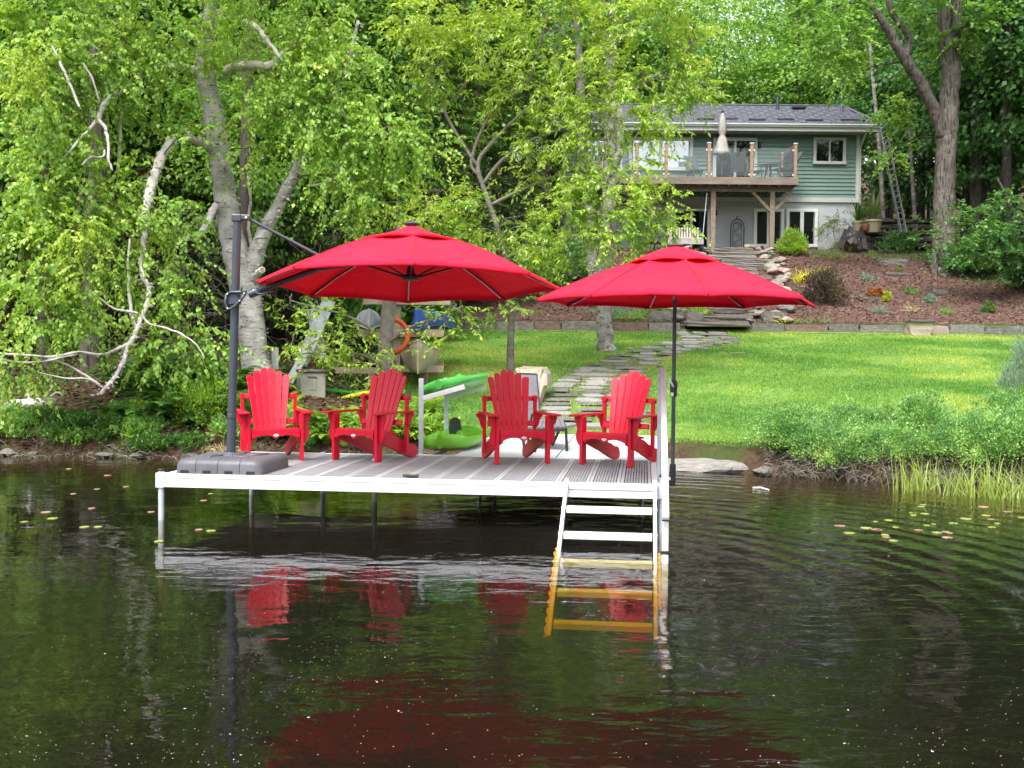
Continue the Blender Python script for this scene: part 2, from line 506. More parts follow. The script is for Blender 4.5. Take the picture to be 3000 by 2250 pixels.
# ---------------------------------------------------------------- ground
def groundmat():
    m, t = newmat('forest_floor_soil'); L = t.links.new
    o = t.nodes.new('ShaderNodeOutputMaterial'); p = t.nodes.new('ShaderNodeBsdfPrincipled')
    p.inputs['Roughness'].default_value = .95; p.inputs['Specular IOR Level'].default_value = .15
    tc = t.nodes.new('ShaderNodeTexCoord')
    n = t.nodes.new('ShaderNodeTexNoise'); n.inputs['Scale'].default_value = 9; n.inputs['Detail'].default_value = 8
    n.inputs['Roughness'].default_value = .75
    L(tc.outputs['Object'], n.inputs['Vector'])
    r = t.nodes.new('ShaderNodeValToRGB')
    els = r.color_ramp.elements
    els[0].position = .32; els[0].color = (.030, .020, .013, 1)
    els[1].position = .72; els[1].color = (.15, .095, .06, 1)
    e = els.new(.5); e.color = (.075, .046, .03, 1)
    L(n.outputs[0], r.inputs[0])
    n2 = t.nodes.new('ShaderNodeTexNoise'); n2.inputs['Scale'].default_value = .7; n2.inputs['Detail'].default_value = 4
    L(tc.outputs['Object'], n2.inputs['Vector'])
    r2 = t.nodes.new('ShaderNodeValToRGB'); r2.color_ramp.elements[0].position = .5; r2.color_ramp.elements[1].position = .66
    L(n2.outputs[0], r2.inputs[0])
    mx = t.nodes.new('ShaderNodeMix'); mx.data_type = 'RGBA'
    L(r2.outputs[0], mx.inputs['Factor']); L(r.outputs[0], mx.inputs['A']); mx.inputs['B'].default_value = (.05, .085, .02, 1)
    L(mx.outputs['Result'], p.inputs['Base Color'])
    b = t.nodes.new('ShaderNodeBump'); b.inputs['Distance'].default_value = .05
    L(n.outputs[0], b.inputs['Height']); L(b.outputs[0], p.inputs['Normal'])
    L(p.outputs[0], o.inputs[0])
    return m

def sheet(name, xs, ys, mat_, dz=0, mask=None, smooth=True):
    X, Y = np.meshgrid(xs, ys)
    Z = H(X, Y) + dz
    nx, ny = len(xs), len(ys)
    v = np.stack([X, Y, Z], -1).reshape(-1, 3)
    i = np.arange(ny - 1)[:, None] * nx + np.arange(nx - 1)[None, :]
    f = np.stack([i, i + 1, i + nx + 1, i + nx], -1).reshape(-1, 4)
    if mask is not None:
        c = v[f].mean(1)
        f = f[mask(c[:, 0], c[:, 1])]
    o = npmesh(name, v, f, mat_, smooth=smooth)
    o['kind'] = 'structure'
    return o

ys = np.concatenate([np.arange(6, 13, .5), np.arange(13, 20, .12), np.arange(20, 36, .35), np.arange(36, 60, .8), np.arange(60, 260, 5)])
xs = np.concatenate([np.arange(-160, -30, 8), np.arange(-30, -12, 1.5), np.arange(-12, 16, .35), np.arange(16, 40, 1.5), np.arange(40, 200, 8)])
ground = sheet('ground', xs, ys, groundmat())

# lake bed beyond the near shelf
MT['mud'] = mat('dark_lake_mud', (.018, .016, .009), (.040, .034, .018), 2.5, .95)
lb = MB(); lb.add([(-160, -180, -1.55), (200, -180, -1.55), (200, 9, -1.55), (-160, 9, -1.55)], [(0, 1, 2, 3)])
tag(lb.build('lake_bed', MT['mud']), kind='structure')

# water: a closed body with a rippled surface
def watermat():
    m, t = newmat('lake_water'); L = t.links.new
    o = t.nodes.new('ShaderNodeOutputMaterial')
    tc = t.nodes.new('ShaderNodeTexCoord')
    def noise(scale, detail, sx=1, sy=1, rough=.5, dist=0, rot=0):
        mp = t.nodes.new('ShaderNodeMapping'); mp.inputs['Scale'].default_value = (sx, sy, 1); mp.inputs['Rotation'].default_value = (0, 0, rot)
        L(tc.outputs['Object'], mp.inputs['Vector'])
        n = t.nodes.new('ShaderNodeTexNoise'); n.inputs['Scale'].default_value = scale; n.inputs['Detail'].default_value = detail
        n.inputs['Roughness'].default_value = rough; n.inputs['Distortion'].default_value = dist
        L(mp.outputs[0], n.inputs['Vector'])
        return n.outputs[0]
    def mth(op, a, b):
        n = t.nodes.new('ShaderNodeMath'); n.operation = op
        for i, q in enumerate((a, b)):
            if isinstance(q, (int, float)): n.inputs[i].default_value = q
            else: L(q, n.inputs[i])
        return n.outputs[0]
    swell = noise(.9, 2, 1.0, 1.5, .5, .4, .12)
    rip = noise(3.6, 2, .8, 1.7, .5, .6, -.1)
    fine = noise(15, 2, .8, 1.3, .5)
    calm = noise(.22, 1, 1, .7)
    cr = t.nodes.new('ShaderNodeMapRange'); cr.inputs[1].default_value = .42; cr.inputs[2].default_value = .58
    cr.inputs[3].default_value = .55; cr.inputs[4].default_value = 1.6
    L(calm, cr.inputs[0])
    # rings that run out from the swim ladder's side towards the right-hand shore
    sep = t.nodes.new('ShaderNodeSeparateXYZ'); L(tc.outputs['Object'], sep.inputs[0])
    wv = t.nodes.new('ShaderNodeTexWave'); wv.wave_type = 'RINGS'; wv.rings_direction = 'Z'
    wv.inputs['Scale'].default_value = .9; wv.inputs['Distortion'].default_value = 6; wv.inputs['Detail'].default_value = 3; wv.inputs['Detail Scale'].default_value = .6
    mpw = t.nodes.new('ShaderNodeMapping'); mpw.inputs['Location'].default_value = (1.5, -7.5, 0)
    L(tc.outputs['Object'], mpw.inputs['Vector']); L(mpw.outputs[0], wv.inputs['Vector'])
    wr = t.nodes.new('ShaderNodeMapRange'); wr.inputs[1].default_value = .3; wr.inputs[2].default_value = 2.2
    wr.inputs[3].default_value = 0; wr.inputs[4].default_value = 1
    L(sep.outputs[0], wr.inputs[0])
    ring = mth('MULTIPLY', mth('MULTIPLY', wv.outputs[1], wr.outputs[0]), .0045)
    hgt = mth('ADD', mth('MULTIPLY', swell, .0145), mth('MULTIPLY', mth('ADD', mth('MULTIPLY', mth('MULTIPLY', rip, mth('ADD', wr.outputs[0], 1.0)), .0034), mth('MULTIPLY', fine, .0007)), cr.outputs[0]))
    hgt = mth('ADD', hgt, ring)
    b = t.nodes.new('ShaderNodeBump'); b.inputs['Distance'].default_value = 1.0; b.inputs['Strength'].default_value = 1.0
    L(hgt, b.inputs['Height'])
    fr = t.nodes.new('ShaderNodeFresnel'); fr.inputs['IOR'].default_value = 1.333; L(b.outputs[0], fr.inputs['Normal'])
    gl = t.nodes.new('ShaderNodeBsdfGlossy'); gl.inputs['Roughness'].default_value = .015; L(b.outputs[0], gl.inputs['Normal'])
    tr = t.nodes.new('ShaderNodeBsdfTransparent')
    # silt held in the water scatters a little light
    silt = t.nodes.new('ShaderNodeBsdfDiffuse'); silt.inputs[0].default_value = (.125, .125, .080, 1)
    m0 = t.nodes.new('ShaderNodeMixShader'); m0.inputs[0].default_value = .05
    L(tr.outputs[0], m0.inputs[1]); L(silt.outputs[0], m0.inputs[2])
    mx = t.nodes.new('ShaderNodeMixShader')
    L(fr.outputs[0], mx.inputs[0]); L(m0.outputs[0], mx.inputs[1]); L(gl.outputs[0], mx.inputs[2])
    L(mx.outputs[0], o.inputs['Surface'])
    va = t.nodes.new('ShaderNodeVolumeAbsorption')
    va.inputs['Color'].default_value = (.80, .68, .06, 1); va.inputs['Density'].default_value = 2.9
    L(va.outputs[0], o.inputs['Volume'])
    return m
wb = MB()
wb.add([(-150, -170, -3), (190, -170, -3), (190, 19.5, -3), (-150, 19.5, -3), (-150, -170, 0), (190, -170, 0), (190, 19.5, 0), (-150, 19.5, 0)],
       [(0, 3, 2, 1), (4, 5, 6, 7), (0, 1, 5, 4), (1, 2, 6, 5), (2, 3, 7, 6), (3, 0, 4, 7)])
water = tag(wb.build('water', watermat()), kind='structure')

# unseen wooded far shore added behind the camera, height set to darken window reflections
fx = np.linspace(-420, 460, 90); fr_ = np.linspace(0, 1, 10)
FX, FR = np.meshgrid(fx, fr_)
FZ = (46 + 7 * np.sin(FX * .021) + 4 * np.sin(FX * .13 + 1) + 1.5 * np.sin(FX * .55)) * FR ** .6 - 1
FY = -165 - 70 * FR + 4 * np.sin(FX * .3 + FR * 9)
v = np.stack([FX, FY, FZ], -1).reshape(-1, 3)
i = np.arange(9)[:, None] * 90 + np.arange(89)[None]
f = np.stack([i, i + 1, i + 91, i + 90], -1).reshape(-1, 4)
npmesh('unseen_far_shore', v, f, mat('far_wooded_hill', (.02, .045, .015), (.07, .13, .035), .25, .95, detail=9), kind='structure')

# ---------------------------------------------------------------- lawn
def path_center(Y):
    return np.interp(Y, PY, PX)
_pp = [G(1745, 1262), G(1730, 1190), G(1740, 1130), G(1795, 1085), G(1890, 1045), G(1990, 1018), G(2085, 1000)]
PY = [p.y for p in _pp]; PX = [p.x for p in _pp]

def lawn_left(y):
    return np.interp(y, [16, 18, 22, 28, 33], [-.7, -1.6, -2.6, -3.6, -4.5])

def onlawn(x, y):
    return (x > lawn_left(y)) & (y > shoreY(x) + .35) & (y < 32.95) & (x < 24)

MT['lawn'] = mat('lawn_turf', (.07, .15, .022), (.17, .29, .035), 7, .95, .02, 60, c3=(.12, .225, .028), detail=9)
lawn = sheet('lawn', np.arange(-5, 24.2, .25), np.arange(14, 33.1, .2), MT['lawn'], .012, lambda x, y: onlawn(x, y - .3) & (y > shoreY(x) + .7))

def scatter_grass(n, fn, y0, y1, x0, x1, hmin, hmax, w, dens=None):
    x = NR.uniform(x0, x1, n); y = NR.uniform(y0, y1, n)
    k = fn(x, y)
    # keep what the frame and its neighbourhood can see
    k &= (np.abs(x) < y * .52 + 1.5)
    x = x[k]; y = y[k]
    return x, y

n = 330000
# nearer turf is denser
u = NR.rand(n) ** 1.25
gy = 14.2 + u * 18.7
gx = NR.uniform(-5, 1, n) * 0 + NR.uniform(-.16, .56, n) * gy * 1.02
k = onlawn(gx, gy) & ~((np.abs(gx - path_center(gy)) < .62) & (NR.rand(n) < .8) & (gy < 33))
# thin, worn patches
pn = np.sin(gx * 1.3 + 2) * np.sin(gy * .9 + gx * .4) + .5 * np.sin(gx * 3.1 - gy * 2.2)
k &= ~((pn > .78) & (NR.rand(n) < .7))
gx = gx[k]; gy = gy[k]; n = len(gx)
P = np.stack([gx, gy, H(gx, gy) + .004], 1)
A = np.stack([NR.normal(0, .45, n), NR.normal(0, .45, n), np.ones(n)], 1)
v, f = leafgeo(P, A, rdir(n), NR.uniform(.025, .075, n), NR.uniform(.008, .016, n) * (gy / 20), fold=0, wide=.3)
g1 = npmesh('lawn_grass', v, f, LF['grass'], kind='stuff')
tag(g1, 'short bright green lawn grass between the shore and the stone wall', 'grass')

# ---------------------------------------------------------------- mulch bed
def onmulch(x, y):
    return (y > 33.15) & (y < 47.2) & (x > -6) & (x < np.interp(y, [33, 40, 44, 47], [24, 16.6, 16.5, 16.0]))
MT['mulch'] = mat('red_brown_mulch', (.060, .031, .024), (.16, .088, .068), 26, .95, .05, 30, c3=(.105, .056, .043), detail=9)
mul = sheet('mulch_bed', np.arange(-6, 24.3, .4), np.arange(33.1, 47.4, .35), MT['mulch'], .012, onmulch)
n = 60000
x = NR.uniform(-6, 24, n); y = NR.uniform(33.3, 47.2, n)
k = onmulch(x, y) & (np.abs(x) < y * .5)
x = x[k]; y = y[k]; n = len(x)
P = np.stack([x, y, H(x, y) + .015], 1)
A = np.stack([NR.normal(0, 1, n), NR.normal(0, 1, n), NR.uniform(-.1, .45, n)], 1)
v, f = leafgeo(P, A, rdir(n), NR.uniform(.06, .17, n), NR.uniform(.02, .05, n), fold=0, wide=.5)
tag(npmesh('wood_chips', v, f, LF['chip'], kind='stuff'), 'shredded red brown wood chips covering the garden slope', 'mulch')

# leaf litter on the shaded woodland floor
n = 60000
x = np.concatenate([NR.uniform(-13, -1.5, n // 2), NR.uniform(11, 30, n // 2)]); y = np.concatenate([NR.uniform(16.6, 33, n // 2), NR.uniform(33, 60, n // 2)])
k = ~onlawn(x, y) & ~onmulch(x, y) & (y > shoreY(x) + .1)
x = x[k]; y = y[k]; n = len(x)
P = np.stack([x, y, H(x, y) + .012], 1)
A = np.stack([NR.normal(0, 1, n), NR.normal(0, 1, n), NR.uniform(-.2, .5, n)], 1)
v, f = leafgeo(P, A, rdir(n) * .4 + np.array([0, 0, 1]), NR.uniform(.05, .13, n), NR.uniform(.03, .08, n), fold=.1)
tag(npmesh('leaf_litter', v, f, LF['litter'], kind='stuff'), 'dead brown leaves lying on the shaded woodland floor', 'leaf litter')
# ---------------------------------------------------------------- the dock
TH = math.atan(.1205)
F0 = Vector((-3.44, 10.77, 0))
UU = Vector((math.cos(TH), -math.sin(TH), 0)); VV = Vector((math.sin(TH), math.cos(TH), 0))
ZT = .465
DL, DW = 4.85, 2.42
def D(u, v, z=ZT): return F0 + UU * u + VV * v + Vector((0, 0, z))
RD = Matrix.Rotation(-TH, 3, 'Z')

dock = thing('floating_dock', 'silver framed dock platform with grey slotted decking standing in the lake', 'dock', tuple(F0))
FH = .135
def fascia(a, b, inward):
    """extruded rail with two grooves along it"""
    m = MB()
    z0 = ZT - FH
    for (za, zb, dpt) in ((0, .038, 0), (.038, .045, .010), (.045, .085, 0.003), (.085, .092, .010), (.092, FH, 0)):
        zc = z0 + (za + zb) / 2
        off = inward * (.028 + dpt / 2)
        m.beam(a + off + Vector((0, 0, zc)), b + off + Vector((0, 0, zc)), .056 - dpt, zb - za)
    return m
f = lambda u, v: D(u, v, 0)
fascia(f(.0, 0), f(DL, 0), VV).build('front_rail', MT['whitealu'], dock, bevel=.003)
fascia(f(.0, DW), f(DL, DW), -VV).build('back_rail', MT['alu'], dock, bevel=.003)
fascia(f(0, .057), f(0, DW - .057), UU).build('side_rail', MT['alu'], dock, bevel=.003)
fascia(f(DL, .057), f(DL, DW - .057), -UU).build('side_rail', MT['alu'], dock, bevel=.003)
for i in range(1, 5):
    u = DL * i / 5
    MB().beam(f(u, .06) + Vector((0, 0, ZT - .085)), f(u, DW - .06) + Vector((0, 0, ZT - .085)), .05, .09).build('cross_beam', MT['alupost'], dock)
npan = 16
pw = (DL - .12) / npan
base_panel = None
pm = {}
for i in range(npan):
    u0 = .06 + i * pw
    m = MB()
    L_ = DW - .124
    # solid rims, slots between bars
    m.box((0, 0, -.011), (.0001, .0001, .0001))
    def bar(x, w, z=0): m.box((x, 0, -.010 + z), (w, L_, .018))
    bar(-pw / 2 + .018, .030); bar(pw / 2 - .018, .030)
    inner = pw - .078
    for k_ in range(8):
        bar(-inner / 2 + inner * (k_ + .5) / 8, inner / 8 * .72, -.001)
    for k_ in range(9):
        m.box((0, -L_ / 2 + L_ * (k_ + .5) / 9, -.013), (inner, .012, .008))
    if 'pan' not in pm:
        o = m.build('deck_board', MT['deckpanel'], dock)
        o.data.materials.append(MT['deckrim'])
        for fi in range(6, 18): o.data.polygons[fi].material_index = 1
        pm['pan'] = o.data
    else:
        o = bpy.data.objects.new('deck_board', pm['pan']); C.objects.link(o); o.parent = dock
    if i == 0:
        for vv in o.data.vertices: vv.co += Vector(F0)
    c = D(u0 + pw / 2, DW / 2, ZT + .001 + .0012 * (i % 3))
    o.location = c - F0
    o.rotation_euler = (0, 0, -TH)
# legs: corner brackets with tubes into the lake bed, caps, bolts
def leg(u, v, cap=True, bracket=True, r=.030, zt=None):
    p = D(u, v, 0)
    zt = zt or ZT + .02
    lg = MB().tube([p + Vector((0, 0, -1.5)), p + Vector((0, 0, zt))], r, 16).build('leg', MT['alupost'], dock, smooth='auto')
    if bracket:
        m = MB().box(p + Vector((0, 0, ZT - FH / 2)), (.085, .085, FH + .012), RD)
        for s_ in (-1, 1):
            q = p + Vector((0, 0, ZT - FH / 2 + s_ * .042))
            m.tube([q - UU * .06, q - UU * .025], .011, 8)
        m.build('corner_bracket', MT['alu'], lg, bevel=.004)
    if cap:
        m = MB().lathe([(.030, 0), (.034, .004), (.034, .02), (.031, .024)], p + Vector((0, 0, zt)), 16)
        c_ = m.build('leg_cap', MT['black'], lg, smooth='auto')
leg(-.035, .03)
leg(DL + .045, .10, zt=ZT + .06)
leg(.16, DW - .4, cap=False, bracket=False); leg(.93, DW - .1, cap=False, bracket=False)
leg(1.72, DW - .75, cap=False, bracket=False)
leg(DL + .035, DW - .1)
# cleat near the front edge
cl = thing('dock_cleat', 'small black folded cleat lying at the middle of the dock front edge', 'cleat', tuple(D(2.47, .10)))
MB().box(D(2.47, .10, ZT + .022), (.155, .05, .022), RD).build('cleat_bar', MT['black'], cl, bevel=.006)
MB().box(D(2.47, .10, ZT + .008), (.09, .04, .012), RD).build('cleat_foot', MT['black'], cl)

# ---------------------------------------------------------------- gangway behind it
gw = thing('gangway', 'pale grey panelled gangway joining the dock to the lawn', 'gangway', tuple(D(3.7, 4.2, 0)))
GL = 3.75
for i, (ua, ub) in enumerate(((2.50, 3.68), (3.70, 4.88))):
    for j in range(3):
        va = DW + .03 + j * GL / 3; vb = va + GL / 3 - .012
        MB().box(D((ua + ub) / 2, (va + vb) / 2, ZT - .022 + .002 * ((i + j) % 2)), (ub - ua, vb - va, .03), RD).build('floor_panel', MT['walkpanel'], gw, bevel=.003)
for u in (2.49, 4.89):
    MB().beam(D(u, DW + .03, ZT - .075), D(u, DW + GL, ZT - .075), .03, .13).build('side_beam', MT['alu'], gw)
for v in (DW + 1.2, DW + 2.6):
    for u in (2.62, 4.7):
        p = D(u, v, 0)
        MB().tube([p + Vector((0, 0, -1.2)), p + Vector((0, 0, ZT - .05))], .025, 10).build('leg', MT['alupost'], gw, smooth='auto')

# ---------------------------------------------------------------- swim steps
st = thing('swim_steps', 'silver metal swim ladder with wide treads going down from the dock', 'ladder', tuple(D(4.35, -.4, 0)))
U0, U1 = 4.02, 4.795
def sp(u, s): return D(u, .03 - .90 * s, ZT - .004 - .465 * s)
for u in (U0 - .025, U1 + .025):
    MB().beam(sp(u, -.04) + VV * -.03, sp(u, 2.12), .032, .062).build('side_stringer', MT['alu'], st, bevel=.004)
MB().beam(sp(U0, -.02) - VV * .045 + Vector((0, 0, -.032)), sp(U1, -.02) - VV * .045 + Vector((0, 0, -.032)), .02, .066).build('top_bracket', MT['alu'], st, bevel=.003)
for k_ in range(5):
    s_ = .40 + k_ * .385
    a, b = sp(U0, s_), sp(U1, s_)
    m = MB()
    m.beam(a, b, .115, .022)
    m.beam(a - VV * .05 + Vector((0, 0, -.016)), b - VV * .05 + Vector((0, 0, -.016)), .012, .045)
    for q in range(3):
        m.beam(a + VV * (-.03 + q * .032) + Vector((0, 0, .013)), b + VV * (-.03 + q * .032) + Vector((0, 0, .013)), .016, .006)
    m.build('tread', MT['alu'], st, bevel=.002)
    for u in (U0 - .045, U1 + .045):
        MB().tube([sp(u, s_) - UU * .004, sp(u, s_) + UU * .004], .012, 8).build('bolt', MT['alu'], st) if k_ < 2 else None
# hand rail: sloping tube, rear upright, front upright
hu = DL + .045
ra, rb = D(hu, .78, 1.535), D(hu, -1.42, .36)
hr = MB().beam(ra, rb, .055, .052).build('hand_rail', MT['whitealu'], st, bevel=.008)
MB().beam(D(hu - .03, .73, ZT - .1), D(hu - .03, .73, 1.50), .038, .038).build('rear_upright', MT['alupost'], st, bevel=.004)
up = MB().beam(D(hu - .003, -1.38, -.9), D(hu - .003, -1.38, .345), .052, .052).build('front_upright', MT['alu'], st, bevel=.008)
MB().box(D(hu - .003, -1.38, .085), (.060, .060, .03), RD).build('clamp', MT['black'], up, bevel=.004)
MB().box(D(hu, -1.44, .352), (.062, .02, .012), RD).build('end_cap', MT['black'], up)

# yellow ropes tied to the ladder sides
for (u, s0, s1, lab) in ((U0 - .05, 1.02, 2.1, 'yellow rope tied down the left side of the swim ladder'), (U1 + .055, 1.05, 1.75, 'yellow rope knotted on the right side of the swim ladder')):
    m = MB()
    for q in range(2):
        pts = []
        for i in range(26):
            s_ = s0 + (s1 - s0) * i / 25
            pts.append(sp(u, s_) + UU * (.012 * math.sin(i * 1.3 + q * 3.14)) + Vector((0, 0, .012 * math.cos(i * 1.3 + q * 3.14))))
        m.tube(pts, .011, 6)
    o = m.build('rope', MT['rope'], None, smooth=True)
    tag(o, lab, 'rope')

# ---------------------------------------------------------------- chairs
def make_chair():
    t = thing('adirondack_chair', 'x', 'chair')
    red = MT['red']
    M0 = Matrix.Identity(4)
    rec = R(21)
    bo = Vector((0, .40, .285))
    bd = Vector((0, math.sin(rec), math.cos(rec)))      # up the back
    bn = Vector((0, -math.cos(rec), math.sin(rec)))     # towards the sitter
    tops = [.690, .742, .795, .795, .742, .690]
    for i in range(6):
        q = i - 2.5
        xb, xt = q * .0575, q * .0835
        wb_, wt_ = .0530, .0785
        L_ = tops[i]
        poly = [(-wb_ / 2, 0), (wb_ / 2, 0)]
        # round head; the two middle boards share one arch
        n_ = 10
        right = wt_ / 2; left = -wt_ / 2
        if i in (2, 3):
            hh = .062
            for k_ in range(n_ + 1):
                a = math.pi * k_ / n_
                x_ = math.cos(a) * wt_ / 2
                # lift the inner side
                inner = (x_ / wt_ + .5) if i == 2 else (.5 - x_ / wt_)
                poly.append((x_, L_ - hh + hh * math.sin(a) ** .6 * (.60 + .40 * inner) + .0))
        else:
            hh = .034
            for k_ in range(n_ + 1):
                a = math.pi * k_ / n_
                poly.append((math.cos(a) * wt_ / 2, L_ - hh + hh * math.sin(a) ** .75))
        poly2 = []
        m = MB()
        # subdivide along length for taper
        yo = -.030 * (q / 2.5) ** 2
        nn = len(poly)
        # shear each point to fan out
        pl = [(px_ + xb + (xt - xb) * (py_ / L_), py_) for px_, py_ in poly]
        # add side points so that the width eases
        def P3(a, b, d): return bo + Vector((a, 0, 0)) + bd * b + bn * (d + .62 * a * a)
        tt = .020
        vs = [P3(a, b, -tt / 2) for a, b in pl] + [P3(a, b, tt / 2) for a, b in pl]
        fs = [tuple(reversed(range(nn))), tuple(range(nn, 2 * nn))] + [(k_, (k_ + 1) % nn, nn + (k_ + 1) % nn, nn + k_) for k_ in range(nn)]
        m.add(vs, fs)
        m.build('back_slat', red, t, bevel=.004)
    # seat boards: front roll then back
    a = Vector((0, -.045, .355)); b = Vector((0, .42, .285))
    for k_ in range(5):
        s0 = k_ / 5; s1 = s0 + .185
        p = a.lerp(b, (s0 + s1) / 2)
        dd = (b - a)
        ang = math.atan2(dd.z, dd.y)
        MB().box(p, (.50, dd.length * .185, .022), Matrix.Rotation(ang, 3, 'X')).build('seat_slat', red, t, bevel=.004)
    MB().box((0, -.062, .330), (.525, .022, .045)).build('seat_slat', red, t, bevel=.005)
    # scalloped apron
    poly = [(-.262, 0), (-.262, -.050)]
    for k_ in range(0, 25):
        x_ = -.235 + .47 * k_ / 24
        e = abs(x_) / .235
        z_ = -.050 + .030 * math.sin(math.pi * min(1, max(0, e))) ** .8
        if abs(x_) < .03: z_ = -.058 + abs(x_) * .2
        poly.append((x_, z_))
    poly += [(.262, -.050), (.262, 0)]
    MX = Matrix.Translation((0, -.072, .308)) @ Matrix.Rotation(R(90), 4, 'X')
    ap = MB().prism(poly, .020, MX).build('apron', red, t, bevel=.003)
    el = [(.030 * math.cos(i * math.pi / 10), .0145 * math.sin(i * math.pi / 10)) for i in range(20)]
    bg_ = MB().prism(el, .004, Matrix.Translation((0, -.085, .289)) @ Matrix.Rotation(R(90), 4, 'X')).build('badge', MT['white'], ap)
    el2 = [(.012 * math.cos(i * math.pi / 6), .008 * math.sin(i * math.pi / 6)) for i in range(12)]
    for s_ in (-1, 1):
        leg_ = MB().box((s_ * .289, -.02, .262), (.036, .105, .525)).build('front_leg', red, t, bevel=.005)
        # scroll bracket facing forward, outside the leg
        z0 = .525
        sc = [(0, z0), (.088, z0), (.090, z0 - .02), (.084, z0 - .045), (.075, z0 - .075), (.055, z0 - .105), (.050, z0 - .135), (.058, z0 - .165),
              (.068, z0 - .20), (.068, z0 - .24), (.056, z0 - .275), (.034, z0 - .31), (.012, z0 - .33), (0, z0 - .335)]
        sc = [(s_ * x_, z_) for x_, z_ in sc]
        if s_ < 0: sc = sc[::-1]
        MB().prism(sc, .024, Matrix.Translation((s_ * .306, -.02, 0)) @ Matrix.Rotation(R(90), 4, 'X')).build('arm_bracket', red, t, bevel=.003)
        # rear leg / side stringer
        st_ = [(-.055, .345), (-.052, .235), (.05, .205), (.30, .125), (.56, .030), (.69, -.004), (.775, 0), (.805, .020), (.815, .06), (.80, .105), (.765, .140),
               (.72, .150), (.66, .155), (.60, .185), (.52, .205), (.44, .240), (.38, .265), (.20, .310)]
        MB().prism(st_, .034, Matrix(((0, 0, 1, s_ * .247), (1, 0, 0, 0), (0, 1, 0, 0), (0, 0, 0, 1)))).build('rear_leg', red, t, bevel=.004)
        # arm: paddle shape from above
        ar = [(-.06, .58), (.030, .58), (.035, .30), (.055, .05), (.075, -.10), (.070, -.145), (.045, -.165), (-.045, -.165), (-.068, -.145), (-.07, -.10), (-.052, .05), (-.05, .30)]
        ar = [(s_ * (.345 + x_ * .85), y_) for x_, y_ in ar]
        if s_ < 0: ar = ar[::-1]
        MB().prism(ar, .022, Matrix.Translation((0, 0, .537))).build('arm', red, t, bevel=.005)
        # rear post with knob and scroll bracket under the arm
        po = MB().box((s_ * .300, .53, .40), (.036, .050, .66)).build('back_post', red, t, bevel=.005)
        MB().tube([(s_ * .300, .495, .70), (s_ * .300, .57, .70)], .026, 12).build('knob', red, po, smooth='auto')
        z0 = .525
        sb = [(0, z0), (.085, z0), (.078, z0 - .035), (.048, z0 - .06), (.038, z0 - .095), (.030, z0 - .13), (.012, z0 - .16), (0, z0 - .17)]
        sb = [(s_ * x_, z_) for x_, z_ in sb]
        if s_ < 0: sb = sb[::-1]
        MB().prism(sb, .022, Matrix.Translation((s_ * .317, .53, 0)) @ Matrix.Rotation(R(90), 4, 'X')).build('arm_bracket', red, t, bevel=.003)
    MB().box((0, .585, .690), (.64, .024, .055), Matrix.Rotation(-rec, 3, 'X')).build('back_rail', red, t, bevel=.004)
    MB().box((0, .468, .41), (.56, .024, .06), Matrix.Rotation(-rec, 3, 'X')).build('back_rail', red, t, bevel=.004)
    return t
ch = make_chair()
CH = [((-2.62, 12.08), 20, 'red adirondack chair farthest left, behind the dark grey umbrella base'),
      ((-1.715, 12.16), -28, 'red adirondack chair second from left, turned towards its left neighbour'),
      ((.115, 12.02), 15, 'red adirondack chair in front of the grey wicker lounger'),
      ((1.045, 11.87), -31, 'red adirondack chair at the right end beside the ladder handrail')]
for i, ((x_, y_), a_, lab) in enumerate(CH):
    c_ = ch if i == 0 else copytree(ch)
    c_.location = (x_, y_, ZT + .003); c_.rotation_euler = (0, 0, R(a_))
    tag(c_, lab, 'chair', 'red adirondack chairs on the dock')

# ---------------------------------------------------------------- umbrellas
def canopy(corners, apex, r0, rise=.0, sag=.035, bow=.02, nt_=14, ns=8, hem=.0):
    """fabric stretched between ribs: corners = list of rim points"""
    apex = Vector(apex); n_ = len(corners)
    vs = []; fs = []
    tot = n_ * ns
    cen = sum((Vector(c_) for c_ in corners), Vector()) / n_
    for j in range(nt_ + 1):
        t_ = r0 + (1 - r0) * j / nt_
        for i in range(tot):
            k_, fr_ = divmod(i, ns); fr_ /= ns
            a, b = Vector(corners[k_]), Vector(corners[(k_ + 1) % n_])
            e = a.lerp(b, fr_)
            w_ = 4 * fr_ * (1 - fr_)
            e = e + (cen - e) * bow * w_ + Vector((0, 0, .018 * w_))
            p = apex.lerp(e, t_)
            p.z += rise * math.sin(math.pi * min(1, t_)) - sag * w_ * math.sin(math.pi * min(1, t_)) * .8
            vs.append(p)
    for j in range(nt_):
        for i in range(tot):
            fs.append((j * tot + i, j * tot + (i + 1) % tot, (j + 1) * tot + (i + 1) % tot, (j + 1) * tot + i))
    if hem:
        b0 = len(vs)
        for i in range(tot):
            vs.append(vs[nt_ * tot + i] + Vector((0, 0, -hem)))
        for i in range(tot):
            fs.append((nt_ * tot + i, nt_ * tot + (i + 1) % tot, b0 + (i + 1) % tot, b0 + i))
    return MB().add(vs, fs)

